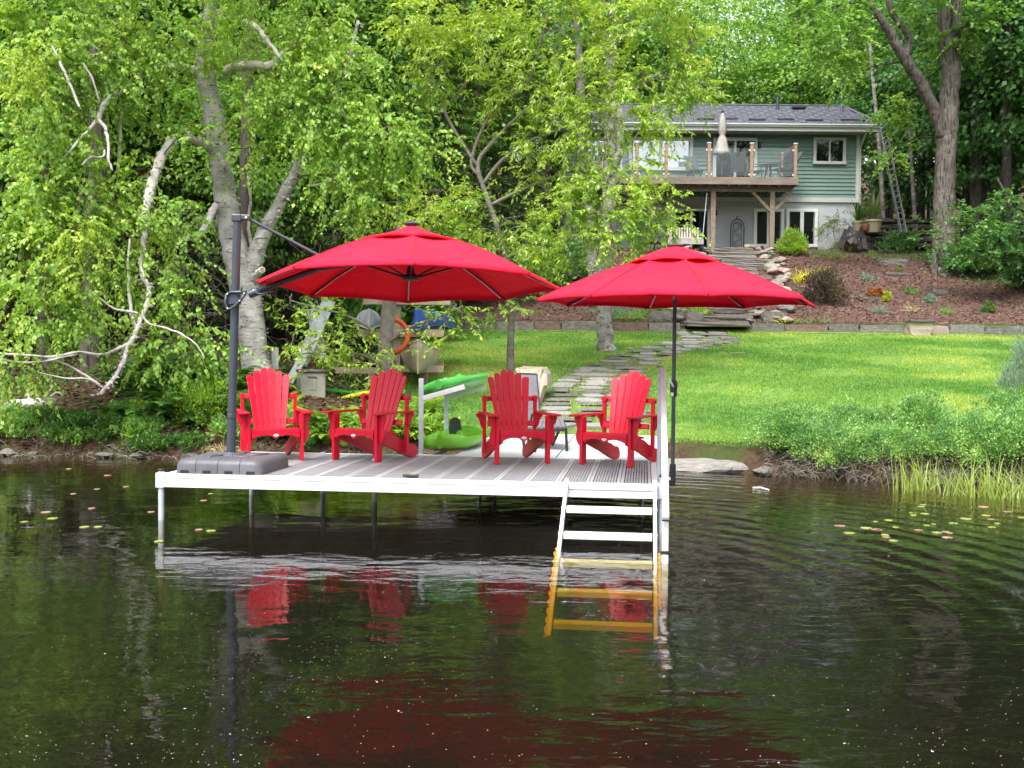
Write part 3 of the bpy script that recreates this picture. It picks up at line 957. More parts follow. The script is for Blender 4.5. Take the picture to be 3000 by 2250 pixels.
# cantilever umbrella
UC = Vector((-1.055, 11.3, 2.385)); UR = 1.545
uang = [R(96.5 - 45 * k_) for k_ in range(8)]
def uz(x, y): return 2.385 - .066 * (y - 11.3)
corn = []
for a_ in uang:
    x_, y_ = UC.x + UR * math.cos(a_), UC.y + UR * math.sin(a_)
    corn.append(Vector((x_, y_, uz(x_, y_))))
APX = Vector((UC.x + .01, 11.30, 2.915))
um = thing('cantilever_umbrella', 'big red cantilever umbrella hung from a dark grey mast over the left chairs', 'umbrella', (-2.91, 11.2, ZT))
canopy(corn, APX, .13, .075, .045, hem=.03).build('canopy', MT['canopy'], um, smooth=True, solid=.004)
vc = [Vector((UC.x + .565 * math.cos(a_), UC.y + .565 * math.sin(a_), 2.805 - .066 * (.565 * math.sin(a_)))) for a_ in uang]
vent = canopy(vc, APX + Vector((0, 0, .085)), .10, -.015, .01, nt_=8, hem=.022).build('vent_flap', MT['canopy'], um, smooth=True, solid=.004)
capc = APX + Vector((0, 0, .07))
MB().lathe([(.030, 0), (.075, .008), (.085, .022), (.070, .034), (.04, .042)], capc, 20).build('cap', MT['charcoal'], um, smooth='auto')
hub = Vector((UC.x + .0, 11.28, 2.455))
hb = MB().lathe([(.03, -.035), (.085, -.025), (.095, 0), (.085, .02), (.045, .035), (.03, .12)], hub, 16).build('hub', MT['black'], um, smooth='auto')
for c_ in corn:
    rib_end = c_ + (APX - c_) * .012 + Vector((0, 0, -.018))
    top = APX + Vector((0, 0, -.05))
    mid = top.lerp(rib_end, .5) + Vector((0, 0, .060))
    pts = [top, top.lerp(mid, .5) + Vector((0, 0, .02)), mid, mid.lerp(rib_end, .5) + Vector((0, 0, .016)), rib_end]
    rb_ = MB().tube(pts, .011, 8).build('rib', MT['black'], um, smooth=True)
    MB().tube([p + Vector((0, 0, -.015)) for p in (pts[2], pts[3], pts[3].lerp(pts[4], .85))], .0065, 6).build('light_strip', MT['led'], rb_)
    MB().tube([hub + (Vector((c_.x, c_.y, hub.z)) - hub).normalized() * .07, mid + Vector((0, 0, -.012))], .010, 8).build('strut', MT['black'], um, smooth=True)
def seams(corners, apex, t0, rise, sag, par, bow=0):
    apex = Vector(apex)
    for c_ in corners:
        pts = []
        for j in range(9):
            t_ = t0 + (1 - t0) * j / 8
            p = apex.lerp(Vector(c_), t_); p.z += rise * math.sin(math.pi * t_) + .004
            pts.append(p)
        MB().tube(pts, .0055, 5).build('seam', MT['seam'], par, smooth=True)
seams(corn, APX, .37, .075, 0, um)
# tie ribbon caps at corners
for c_ in corn:
    d_ = (c_ - APX).normalized()
    MB().tube([c_ - d_ * .03, c_ + d_ * .02], [.014, .008], 6).build('corner_pocket', MT['canopy'], um)
# mast
pb, ptp = W(676, 1337, 11.22), W(695.5, 640, 11.2)
mast = MB().tube([pb, pb.lerp(ptp, .5), ptp], [.0425, .0425, .0425], 20).build('mast', MT['charcoal'], um, smooth='auto')
q = pb.lerp(ptp, .165)
MB().lathe([(.0425, -.01), (.047, -.005), (.047, .03), (.0425, .035)], q, 20).build('mast_collar', MT['charcoal'], mast, smooth='auto')
MB().tube([pb, pb.lerp(ptp, .155)], .0465, 20).build('mast_sleeve', MT['charcoal'], mast, smooth='auto')
# head bracket
m = MB(); hd = ptp + Vector((0, 0, .012))
m.box(hd + Vector((.045, 0, 0)), (.19, .085, .055), Matrix.Rotation(R(3), 3, 'Y'))
m.box(hd + Vector((-.002, 0, -.01)), (.098, .10, .075))
m.build('mast_head', MT['charcoal'], um, bevel=.010)
MB().tube([hd + Vector((.10, -.052, -.005)), hd + Vector((.10, -.044, -.005))], .012, 10).build('bolt', MT['alu'], um)
sa = hd + Vector((.11, 0, -.01)); sb = W(985, 775, 11.25)
MB().tube([sa, sb], .0165, 12).build('tie_rod', MT['charcoal'], um, smooth='auto')
# arm from slide handle up to the hub
slide = W(684, 872, 11.2)
arm0 = W(735, 861, 11.2); arm1 = W(935, 786, 11.22)
MB().tube([arm0, arm1, arm1.lerp(hub + Vector((0, 0, .12)), .5) + Vector((0, 0, .05)), APX + Vector((0, 0, -.08))], [.034, .030, .026, .022], 14).build('arm', MT['charcoal'], um, smooth=True)
MB().tube([arm0 + (arm0 - arm1).normalized() * .02, arm0.lerp(arm1, .10)], .043, 14).build('arm_socket', MT['charcoal'], um, smooth='auto')
gl_ = MB()
gp = [arm0.lerp(arm1, .15) + Vector((0, -.02, -.02)), W(757, 866, 11.15), W(775, 859, 11.15), W(812, 850, 11.15)]
gl_.tube([gp[0], W(748, 858, 11.15), W(765, 862, 11.15), W(790, 855, 11.15), W(812, 850, 11.15)], [.015, .012, .010, .009, .008], 8)
gl_.build('arm_lever', MT['charcoal'], um, smooth=True)
# D-shaped crank handle
m = MB()
hp = [W(663, 862, 11.13), W(660, 885, 11.13), W(664, 903, 11.13), W(675, 906, 11.13), W(692, 893, 11.13), W(707, 876, 11.13), W(719, 858, 11.13)]
m.tube(hp, [.014, .014, .014, .014, .016, .018, .014], 8)
m.tube([hp[0], W(676, 856, 11.13), W(700, 856, 11.13), W(722, 856, 11.13)], [.013, .014, .020, .018], 8)
m.build('slide_handle', MT['charcoal'], um, smooth=True)
m = MB(); m.box(slide + Vector((.01, -.005, -.01)), (.115, .105, .13), Matrix.Rotation(R(-4), 3, 'Y')); m.build('slide_block', MT['charcoal'], um, bevel=.012)
MB().tube([W(707, 858, 11.12), W(707.5, 842, 11.12)], [.008, .010], 8).build('lock_pin', MT['black'], um)
for px_, py_ in ((666, 861), (667, 903), (716, 859), (702, 881), (743, 849)):
    p_ = W(px_, py_, 11.11)
    MB().tube([p_ + Vector((0, -.012, 0)), p_ + Vector((0, .01, 0))], .008, 8).build('bolt', MT['alu'], um)

# its weighted base of four segments per side
bs = thing('umbrella_base', 'heavy dark grey plastic umbrella base on the left front corner of the dock', 'umbrella base', tuple(D(.55, .50)))
bc = D(.545, .475, 0)
bw = .90
def baseseg(x0, x1, first, last):
    prof_n = 7
    m = MB(); vs = []; fs = []
    hh = .142; rr = .055
    # outline: plan rectangle x0..x1 by -bw/2..bw/2 with shoulders rounded; front/back (and end) faces slope
    rows = []
    def ring(z, ins):
        xa = x0 + (ins if first else 0.0015); xb = x1 - (ins if last else 0.0015)
        ya, yb = -bw / 2 + ins, bw / 2 - ins
        cr_ = .09
        pts = []
        def corner(cx, cy_, a0, rad):
            for k_ in range(5):
                a = a0 + k_ * math.pi / 8
                pts.append((cx + rad * math.cos(a), cy_ + rad * math.sin(a), z))
        ra_ = cr_ if first else .004; rb_ = cr_ if last else .004
        corner(xa + ra_, ya + ra_, math.pi, ra_)
        corner(xb - rb_, ya + rb_, 1.5 * math.pi, rb_)
        corner(xb - rb_, yb - rb_, 0, rb_)
        corner(xa + ra_, yb - ra_, .5 * math.pi, ra_)
        return pts
    levels = [(0, .0), (.085, .004), (.115, .016), (.132, .036), (.141, .065), (.144, .12)]
    n_ = 20
    for z, ins in levels: vs += ring(z, ins)
    for j in range(len(levels) - 1):
        for k_ in range(n_): fs.append((j * n_ + k_, j * n_ + (k_ + 1) % n_, (j + 1) * n_ + (k_ + 1) % n_, (j + 1) * n_ + k_))
    fs.append(tuple((len(levels) - 1) * n_ + k_ for k_ in range(n_)))
    fs.append(tuple(reversed(range(n_))))
    M_ = Matrix.Translation(bc + Vector((0, 0, ZT + .004))) @ RD.to_4x4()
    m.add([M_ @ Vector(v_) for v_ in vs], fs)
    return m, M_
for k_ in range(4):
    x0 = -bw / 2 + k_ * bw / 4
    m, M_ = baseseg(x0, x0 + bw / 4, k_ == 0, k_ == 3)
    sg = m.build('base_segment', MT['baseplas'], bs, smooth='auto')
    m2 = MB()
    c0 = M_ @ Vector((x0 + bw / 8, -bw / 2 + .0, .016))
    m2.box(c0, (.085, .006, .034), RD)
    m2.build('grip_slot', MT['black'], sg, bevel=.003)
m = MB()
for k_ in range(5):
    a = k_ * 1.256
    m.tube([M_ @ Vector((.12 * math.cos(a), .12 * math.sin(a), .143)), M_ @ Vector((.25 * math.cos(a + .2), .25 * math.sin(a + .2), .149)), M_ @ Vector((.34 * math.cos(a + .5), .34 * math.sin(a + .5), .143))], .014, 6)
m.build('filler_ridge', MT['baseplas'], bs, smooth=True)
MB().lathe([(.12, 0), (.115, .012), (.06, .02), (.055, .03)], Vector((pb.x, pb.y, ZT + .145)), 20).build('mast_seat', MT['baseplas'], bs, smooth='auto')

# market umbrella on the right end of the dock
mu_c = Vector((1.535, 10.36, 2.20)); MR = 1.30
mu = thing('market_umbrella', 'red market umbrella on a thin grey pole clamped to the right end of the dock', 'umbrella', (mu_c.x, mu_c.y, .45))
mang = [R(93.5 - 45 * k_) for k_ in range(8)]
mc = [Vector((mu_c.x + MR * math.cos(a_), mu_c.y + MR * math.sin(a_), 2.195)) for a_ in mang]
map_ = Vector((mu_c.x, mu_c.y, 2.655))
canopy(mc, map_, .12, .045, .050, hem=.03).build('canopy', MT['canopy'], mu, smooth=True, solid=.004)
vc = [Vector((mu_c.x + .43 * math.cos(a_), mu_c.y + .43 * math.sin(a_), 2.555)) for a_ in mang]
canopy(vc, map_ + Vector((0, 0, .065)), .16, .012, .004, nt_=6, hem=.012).build('vent_flap', MT['canopy'], mu, smooth=True, solid=.004)
MB().lathe([(.03, 0), (.082, .006), (.086, .016), (.06, .028), (.03, .034)], map_ + Vector((0, 0, .045)), 20).build('cap', MT['charcoal'], mu, smooth='auto')
pole_t = map_ + Vector((0, 0, -.03)); pole_b = Vector((mu_c.x, mu_c.y, .45))
MB().tube([pole_b + Vector((0, 0, .1)), pole_t], .0185, 14).build('pole', MT['charcoal'], mu, smooth='auto')
MB().tube([Vector((mu_c.x, mu_c.y, 2.20)), Vector((mu_c.x, mu_c.y, 2.30))], .0205, 14).build('tilt_joint', MT['led'], mu, smooth='auto')
for a_, c_ in zip(mang, mc):
    e = c_ + Vector((0, 0, -.02)); tp = map_ + Vector((0, 0, -.05))
    md_ = tp.lerp(e, .5) + Vector((0, 0, .035))
    rb_ = MB().tube([tp, md_, e], .010, 8).build('rib', MT['black'], mu, smooth=True)
    MB().tube([md_.lerp(e, .1) + Vector((0, 0, -.016)), md_.lerp(e, .90) + Vector((0, 0, -.014))], .007, 6).build('light_strip', MT['led'], rb_)
    MB().tube([Vector((mu_c.x, mu_c.y, 2.30)), md_], .008, 8).build('strut', MT['black'], mu)
MB().lathe([(.022, -.04), (.05, -.02), (.05, .02), (.022, .03)], Vector((mu_c.x, mu_c.y, 2.30)), 14).build('hub', MT['black'], mu, smooth='auto')
seams(mc, map_, .32, .045, 0, mu)
# crank housing, crank, lower clamp
ck = Vector((mu_c.x, mu_c.y, 0)); zc = W(1970, 1132, 10.36).z
cr = MB().lathe([(.022, -.10), (.030, -.095), (.034, -.03), (.036, .02), (.033, .05), (.022, .058)], ck + Vector((0, 0, zc)), 16).build('crank_housing', MT['black'], mu, smooth='auto')
MB().tube([ck + Vector((-.01, -.04, zc)), ck + Vector((-.015, -.065, zc)), ck + Vector((-.055, -.075, zc + .075))], .009, 8).build('crank', MT['alu'], cr, smooth=True)
MB().box(ck + Vector((-.018, -.028, zc - .075)), (.022, .01, .035)).build('collar_label', MT['white'], cr)
lc = MB().tube([ck + Vector((0, 0, .435)), ck + Vector((0, 0, .47)), ck + Vector((0, 0, W(1970, 1360, 10.36).z))], [.024, .030, .030], 16).build('pole_clamp', MT['black'], mu, smooth='auto')
MB().box(ck + Vector((-.035, 0, .505)), (.05, .04, .03)).build('clamp_arm', MT['alu'], lc, bevel=.004)
# loose tie strap lying on the canopy
sp_ = [W(2036, 805, 9.63), W(2033, 822, 9.55), W(2046, 834, 9.48), W(2050, 828, 9.48), W(2040, 812, 9.55), W(2052, 807, 9.6), W(2072, 815, 9.56), W(2092, 828, 9.49), W(2112, 836, 9.44)]
MB().tube(sp_, [.012, .010, .010, .008, .008, .012, .014, .012, .008], 6).build('tie_strap', MT['canopy'], mu, smooth=True)
tipd = W(2350, 869, 10.4)
MB().tube([mc[2] + Vector((-.05, 0, .01)), mc[2] + Vector((.05, 0, -.045))], [.018, .014], 6).build('corner_pocket', MT['canopy'], mu, smooth=True)
for i, c_ in enumerate(mc):
    if i != 2:
        d_ = (c_ - map_).normalized()
        MB().tube([c_ - d_ * .05, c_ + d_ * .015], [.014, .009], 6).build('corner_pocket', MT['canopy'], mu)
# ---------------------------------------------------------------- the house
MT['siding'] = mat('green_clapboard', (.15, .235, .205), (.175, .26, .23), 3, .6, .001, 60)
MT['trim'] = mat('cream_white_trim', (.48, .49, .47), (.54, .55, .53), 3, .5)
MT['foundation'] = mat('white_stucco', (.44, .455, .49), (.50, .515, .54), 2.2, .85, .006, 40)
MT['rooftile'] = mat('dark_violet_grey_roof_tile', (.078, .078, .105), (.145, .145, .185), 5, .42, .001, 60)
MT['gutter'] = mat('pale_gutter', (.42, .44, .43), (.48, .50, .49), 3, .45)
MT['soffit'] = mat('soffit', (.36, .37, .35), (.40, .41, .39), 3, .6)
MT['deckbrown'] = mat('grey_brown_deck_timber', (.15, .12, .10), (.25, .205, .17), 6, .8, .003, 30, stretch=(.25, 1, 1))
MT['railpost'] = mat('reddish_rail_post', (.26, .16, .11), (.36, .24, .17), 8, .7, .002, 40)
MT['inner'] = mat('dark_room', (.02, .022, .026), rough=.9)
MT['curtain'] = mat('pale_curtain', (.55, .58, .66), (.66, .68, .74), 3, .9)

MT['darkmetal'] = mat('dull_grey_steel', (.16, .17, .18), rough=.5)
MT['dullalu'] = mat('dull_aluminium', (.12, .125, .13), (.20, .205, .21), 6, .5)

def glassmat(name, base, refl=.14, tint=None):
    m, t = newmat(name); L = t.links.new
    o = t.nodes.new('ShaderNodeOutputMaterial')
    g = t.nodes.new('ShaderNodeBsdfGlossy'); g.inputs['Roughness'].default_value = .02
    fr = t.nodes.new('ShaderNodeFresnel'); fr.inputs['IOR'].default_value = 1.5
    ad = t.nodes.new('ShaderNodeMath'); ad.operation = 'ADD'; ad.inputs[1].default_value = refl; ad.use_clamp = True
    L(fr.outputs[0], ad.inputs[0])
    if base is None:
        tr = t.nodes.new('ShaderNodeBsdfTransparent'); tr.inputs[0].default_value = col4(tint or (.92, .96, .95))
    else:
        tr = t.nodes.new('ShaderNodeBsdfDiffuse'); tr.inputs[0].default_value = col4(base)
    # panes are never perfectly flat
    tc = t.nodes.new('ShaderNodeTexCoord'); nz = t.nodes.new('ShaderNodeTexNoise'); nz.inputs['Scale'].default_value = 1.4
    L(tc.outputs['Object'], nz.inputs['Vector'])
    b = t.nodes.new('ShaderNodeBump'); b.inputs['Distance'].default_value = .003; L(nz.outputs[0], b.inputs['Height']); L(b.outputs[0], g.inputs['Normal'])
    mx = t.nodes.new('ShaderNodeMixShader')
    L(ad.outputs[0], mx.inputs[0]); L(tr.outputs[0], mx.inputs[1]); L(g.outputs[0], mx.inputs[2]); L(mx.outputs[0], o.inputs[0])
    return m
MT['pane'] = glassmat('dark_window_glass', (.006, .008, .011), .0)
MT['panebright'] = glassmat('painted_sky_glass', (.30, .35, .45), .30)  # pale sky reflection and curtains put into the base colour under the gloss
MT['railglass'] = glassmat('railing_glass', None, .0)

YW = 48.0
def HX(px, Y=YW): return W(px, 560, Y).x
def HZ(py, px=2250, Y=YW): return W(px, py, Y).z
XR, XL = HX(2511), HX(1652)
ZF = h(9, 48.5)         # ground at the house
ZS0, ZS1 = HZ(578), HZ(394)
ZP0 = HZ(592)
house = thing('lake_house', 'green clapboard house with dark tiled roof and white ground floor on the slope', 'house', ((XL + XR) / 2, YW + 4, ZF))
DEP = 8.5
xc = (XL + XR) / 2
MB().box((xc, YW + DEP / 2 + .05, (ZP0 + ZF - .4) / 2), (XR - XL - .06, DEP, ZP0 - ZF + .4)).build('ground_floor_wall', MT['foundation'], house)
wl = MB().box((xc, YW + DEP / 2 + .05, (ZP0 + ZS1 + .3) / 2), (XR - XL - .02, DEP, ZS1 + .3 - ZP0)).build('wall', MT['siding'], house)
nb = 16
bh = (ZS1 - ZS0) / nb
for k_ in range(nb):
    z0 = ZS0 + k_ * bh
    m = MB()
    ya, yb = YW + .045, YW + .015
    m.add([(XL, ya, z0 + bh), (XR - .0, ya, z0 + bh), (XR, yb - .010, z0), (XL, yb - .010, z0), (XL, YW + .06, z0 + bh), (XR, YW + .06, z0 + bh), (XR, YW + .06, z0), (XL, YW + .06, z0)],
          [(3, 2, 1, 0), (4, 5, 6, 7), (0, 1, 5, 4), (2, 3, 7, 6), (1, 2, 6, 5), (3, 0, 4, 7)])
    m.build('clapboard', MT['siding'], house)
MB().box((xc, YW - .012, (ZS0 + ZP0) / 2 + .0), (XR - XL + .06, .06, ZS0 - ZP0 - .01)).build('band_trim', MT['trim'], house, bevel=.008)
MB().box((XR + .0, YW - .01, (ZP0 + ZS1) / 2 + .1), (.15, .10, ZS1 - ZP0 + .2)).build('corner_trim', MT['trim'], house, bevel=.008)
MB().box((XL + .0, YW - .01, (ZP0 + ZS1) / 2 + .1), (.15, .10, ZS1 - ZP0 + .2)).build('corner_trim', MT['trim'], house, bevel=.008)
# eaves
OV = .85
XE = W(2580, 372, YW - OV).x; XEL = XL - .7
ZE0 = W(2300, 384, YW - OV).z; ZE1 = W(2300, 364, YW - OV).z
MB().box(((XE + XEL) / 2, YW - OV / 2 + .06, ZS1 + .03), (XE - XEL - .06, OV + .02, .05)).build('soffit', MT['soffit'], house)
MB().box(((XE + XEL) / 2, YW - OV + .03, (ZS1 + ZE1) / 2), (XE - XEL, .05, ZE1 - ZS1 + .02)).build('fascia_board', MT['trim'], house)
gp = [(0, .02), (-.11, .02), (-.13, .0), (-.13, -.03), (-.10, -.06), (-.085, -.11), (0, -.11)]
gm = MB(); n_ = len(gp)
gm.add([(XEL, YW - OV + a, ZE1 - .01 + b) for a, b in gp] + [(XE + .02, YW - OV + a, ZE1 - .01 + b) for a, b in gp],
       [tuple(range(n_)), tuple(reversed(range(n_, 2 * n_)))] + [(i, n_ + i, n_ + (i + 1) % n_, (i + 1) % n_) for i in range(n_)])
gm.build('gutter', MT['gutter'], house)
# downspout
a0 = Vector((HX(2519), YW - OV - .02, ZE1 - .1)); a1 = Vector((XR + .09, YW - .09, HZ(432)))
MB().tube([a0 + Vector((0, 0, .05)), a0 + Vector((0, 0, -.08)), a1, a1 + Vector((0, 0, -.3)), Vector((a1.x, a1.y, ZF + .15))], .045, 8).build('downspout', MT['gutter'], house, smooth='auto')
# hip roof of overlapping tiles
ZRG = W(2200, 310, YW + 4.25).z
YR = YW + 4.25
XRR = W(2473, 312, YR).x; XRL = XEL + 3.2
ZEV = ZE1 + .03
YE0 = YW - OV - .05; YE1 = YW + DEP + OV
rf = MB()
rf.add([(XEL, YE0, ZEV - .03), (XE, YE0, ZEV - .03), (XRR, YR, ZRG - .04), (XRL, YR, ZRG - .04), (XE, YE1, ZEV - .03), (XEL, YE1, ZEV - .03)],
       [(0, 1, 2, 3), (1, 4, 2), (4, 5, 3, 2), (5, 0, 3), (0, 5, 4, 1)])
roof = rf.build('roof', MT['rooftile'], house)
rows = 18
tm = MB()
for r_ in range(rows):
    t0 = r_ / rows; t1 = (r_ + 1.12) / rows
    xl = XEL + (XRL - XEL) * t0; xr = XE + (XRR - XE) * t0
    y0 = YE0 + (YR - YE0) * t0; y1 = YE0 + (YR - YE0) * min(1, t1)
    z0 = ZEV + (ZRG - ZEV) * t0; z1 = ZEV + (ZRG - ZEV) * min(1, t1)
    w_ = .27
    n_ = int((xr - xl) / w_)
    for i in range(n_):
        x0 = xl + (i + (.5 if r_ % 2 else 0)) * w_
        x1 = x0 + w_ - .012
        if x1 > xr: continue
        e = .028 + .02 * ((i * 7 + r_ * 3) % 5 == 0)
        lift = .050 if (i % 2 == 0) else .030
        tm.add([(x0, y0, z0 - .01), (x1, y0, z0 - .01), (x1, y0, z0 + lift), (x0, y0, z0 + lift), (x0, y1, z1 + .012), (x1, y1, z1 + .012)],
               [(0, 1, 2, 3), (3, 2, 5, 4), (0, 3, 4), (1, 5, 2)])
for r_ in range(rows):
    t0 = r_ / rows; t1 = (r_ + 1.1) / rows
    ya = YE0 + (YR - YE0) * t0; yb = YE1 + (YR - YE1) * t0
    x0 = XE + (XRR - XE) * t0; x1 = XE + (XRR - XE) * min(1, t1); z0 = ZEV + (ZRG - ZEV) * t0; z1 = ZEV + (ZRG - ZEV) * min(1, t1)
    n_ = max(1, int((yb - ya) / .3))
    for i in range(n_):
        a = ya + (yb - ya) * i / n_; b = ya + (yb - ya) * (i + .96) / n_
        tm.add([(x0, a, z0 + .04), (x0, b, z0 + .04), (x1, b, z1 + .012), (x1, a, z1 + .012), (x0, a, z0 - .01), (x0, b, z0 - .01)], [(0, 1, 2, 3), (4, 5, 1, 0)])
tm.build('roof_tiles', MT['rooftile'], roof, kind='stuff')
MB().beam((XRL, YR, ZRG + .03), (XRR, YR, ZRG + .03), .22, .06).build('ridge_cap', MT['rooftile'], roof, bevel=.02)
MB().beam((XE, YE0, ZEV + .03), (XRR, YR, ZRG + .03), .16, .05).build('ridge_cap', MT['rooftile'], roof, bevel=.02)
# dark snow guards near the eave
for i, px_ in enumerate((2060, 2130, 2210, 2295, 2375, 2480, 2540)):
    t0 = .10 + .03 * (i % 2)
    x_ = HX(px_, YW)
    MB().box((x_, YE0 + (YR - YE0) * t0, ZEV + (ZRG - ZEV) * t0 + .07), (.75, .04, .07)).build('snow_guard', MT['black'], roof)
yv = YE0 + (YR - YE0) * .75; zv = ZEV + (ZRG - ZEV) * .75
MB().tube([(HX(2274, yv), yv, zv), (HX(2274, yv), yv, zv + .62), (HX(2274, yv), yv, zv + .64)], [.075, .075, .10], 12).build('vent_pipe', MT['charcoal'], roof, smooth='auto')
MB().box((HX(2338, yv), yv + .2, zv + .14), (.62, .5, .10)).build('roof_vent', MT['black'], roof, bevel=.02)
ym = YE0 + (YR - YE0) * .66
ant = thing('antenna_mast', 'thin grey mast standing on the right part of the house roof', 'mast', (HX(2462, ym), ym, ZEV + 1.1))
MB().tube([(HX(2462, ym), ym, ZEV + (ZRG - ZEV) * .66), (HX(2461, ym), ym, W(2461, 238, ym).z)], .032, 8).build('pole', MT['darkmetal'], ant, smooth='auto')
MB().tube([(HX(2462, ym), ym, ZEV + (ZRG - ZEV) * .66), (HX(2462, ym), ym, ZEV + (ZRG - ZEV) * .66 + .2)], .08, 10).build('flashing', MT['rooftile'], ant, smooth='auto')
ant2 = thing('antenna_mast', 'thin white pole above the roof seen through the leafy tree', 'mast', (HX(1643, 52), 52, ZRG - 1))
MB().tube([(HX(1643, 52), 52, ZRG - 1.2), (HX(1643, 52), 52, W(1643, 205, 52).z)], .04, 8).build('pole', MT['trim'], ant2, smooth='auto')

def window(px0, px1, py0, py1, cols=2, mt='pane', fr=.10, name='window', dz=0, sillz=True, mull=.05, yo=0.0, trim=MT['trim']):
    x0, x1 = HX(px0), HX(px1); z1, z0 = HZ(py0, (px0 + px1) / 2), HZ(py1, (px0 + px1) / 2)
    y = YW - .06 + yo
    m = MB()
    m.box(((x0 + x1) / 2, y, z1 - fr / 2), (x1 - x0, .07, fr)); m.box(((x0 + x1) / 2, y - .006, z0 + fr / 2), (x1 - x0 + .04, .085, fr))
    m.box((x0 + fr / 2, y, (z0 + z1) / 2), (fr, .07, z1 - z0 - 2 * fr)); m.box((x1 - fr / 2, y, (z0 + z1) / 2), (fr, .07, z1 - z0 - 2 * fr))
    w_ = m.build(name, trim, house, bevel=.006)
    ix0, ix1, iz0, iz1 = x0 + fr, x1 - fr, z0 + fr, z1 - fr
    for k_ in range(cols):
        a = ix0 + (ix1 - ix0) * k_ / cols; b = ix0 + (ix1 - ix0) * (k_ + 1) / cols
        MB().box(((a + b) / 2, y + .028, (iz0 + iz1) / 2), (b - a - mull * .6, .01, iz1 - iz0 - .02)).build('pane', MT[mt], w_)
        if k_ > 0: MB().box((a, y + .006, (iz0 + iz1) / 2), (mull, .05, iz1 - iz0)).build('mullion', trim, w_)
    return w_
window(2380, 2475, 403, 482, 2, fr=.13, mull=.07)
window(2087, 2216, 404, 540, 2, fr=.14, mull=.10, name='sliding_door')
window(1840, 2028, 402, 500, 2, mt='panebright', fr=.15, mull=.14)
window(1690, 1822, 402, 500, 2, mt='panebright', fr=.15, mull=.14)
window(2209, 2297, 612, 724, 2, fr=.13, mull=.16, yo=.01, trim=MT['white'])
window(2304, 2396, 612, 724, 2, fr=.13, mull=.16, yo=.01, trim=MT['white'])
window(1972, 2080, 612, 741, 2, fr=.10, mull=.10, name='glass_door', yo=.01, trim=MT['white'])
window(1800, 1900, 612, 741, 2, mt='panebright', fr=.10, mull=.10, yo=.01)
for px_, py_ in ((2225, 425), (2097, 622)):
    p_ = W(px_, py_, YW - .1)
    lm = MB().lathe([(.03, -.14), (.07, -.10), (.085, .05), (.05, .10), (.02, .15)], p_, 10)
    lm.box(p_ + Vector((0, .05, .12)), (.04, .10, .03))
    lm.build('wall_lantern', MT['black'], house, smooth='auto')

# ---------------------------------------------------------------- raised deck
YD = 45.4
def DP(px, py, Y=YD): return W(px, py, Y)
dk = thing('raised_deck', 'weathered brown raised deck with glass railing on the front of the house', 'deck', (HX(2100, YD), YD, ZF))
dx1 = DP(2338, 530).x; dx0 = DP(1668, 530).x
zd1 = DP(2200, 519).z; zd0 = DP(2200, 541).z
for i in range(9):
    y0 = YD + .06 + i * (YW - YD - .1) / 9
    MB().box(((dx0 + dx1) / 2, y0 + .14, zd1 + .0), (dx1 - dx0, .27, .035)).build('deck_board', MT['deckbrown'], dk)
MB().box(((dx0 + dx1) / 2, YD, (zd0 + zd1) / 2), (dx1 - dx0 + .04, .06, zd1 - zd0)).build('rim_board', MT['deckbrown'], dk, bevel=.008)
MB().box((dx1, (YD + YW) / 2 + .04, (zd0 + zd1) / 2), (.05, YW - YD - .1, zd1 - zd0)).build('rim_board', MT['deckbrown'], dk, bevel=.008)
nj = 22
for i in range(nj):
    x_ = dx0 + .3 + (dx1 - dx0 - .6) * i / (nj - 1)
    MB().box((x_, (YD + YW) / 2, zd0 + .06), (.05, YW - YD - .12, .20)).build('joist', MT['deckbrown'], dk)
yb = YD + .55
zb1, zb0 = DP(2200, 545, yb).z, DP(2200, 562, yb).z
bx1 = DP(2322, 550, yb).x
for o_ in (0,):
    MB().box(((dx0 + bx1) / 2, yb, (zb0 + zb1) / 2), (bx1 - dx0, .10, zb1 - zb0)).build('beam', MT['deckbrown'], dk, bevel=.008)
for px_ in (1905, 2088, 2261):
    p_ = W(px_, 650, yb)
    zg = h(p_.x, yb)
    MB().box((p_.x, yb - .005, (zb0 + zg) / 2 - .1), (.20, .20, zb0 - zg + .2)).build('post', MT['wood'], dk, bevel=.01)
p_ = W(2261, 650, yb)
for s_ in (-1, 1):
    MB().beam((p_.x + s_ * .09, yb, zb0 - .78), (p_.x + s_ * .82, yb, zb0 - .02), .12, .15, up=(0, 1, 0)).build('brace', MT['wood'], dk, bevel=.008)
# rail posts with caps and glass panels
rp = [1760, 1866, 1952, 2077, 2202, 2330]
zt_ = DP(2200, 421).z
pos = [DP(px_, 470, YD + .09).x for px_ in rp]
for i, x_ in enumerate(pos):
    po = MB().box((x_, YD + .09, (zd1 + zt_) / 2), (.13, .13, zt_ - zd1)).build('rail_post', MT['railpost'], dk, bevel=.008)
    MB().box((x_, YD + .09, zt_ + .025), (.17, .17, .05)).build('post_cap', MT['alupost'], po, bevel=.012)
    if i < len(pos) - 1:
        xa, xb = x_ + .08, pos[i + 1] - .08
        g_ = MB().box(((xa + xb) / 2, YD + .09, (zd1 + .06 + zt_ - .16) / 2), (xb - xa, .012, zt_ - .22 - zd1)).build('glass_panel', MT['railglass'], dk)
        for q_ in ((xa, .12), (xb, .12), (xa, zt_ - zd1 - .25), (xb, zt_ - zd1 - .25)):
            MB().box((q_[0], YD + .085, zd1 + q_[1]), (.09, .05, .06)).build('glass_clip', MT['alu'], g_)
x_ = pos[-1]
g_ = MB().box((x_, YD + 1.3, (zd1 + .06 + zt_ - .16) / 2), (.012, 2.1, zt_ - .22 - zd1)).build('glass_panel', MT['railglass'], dk)
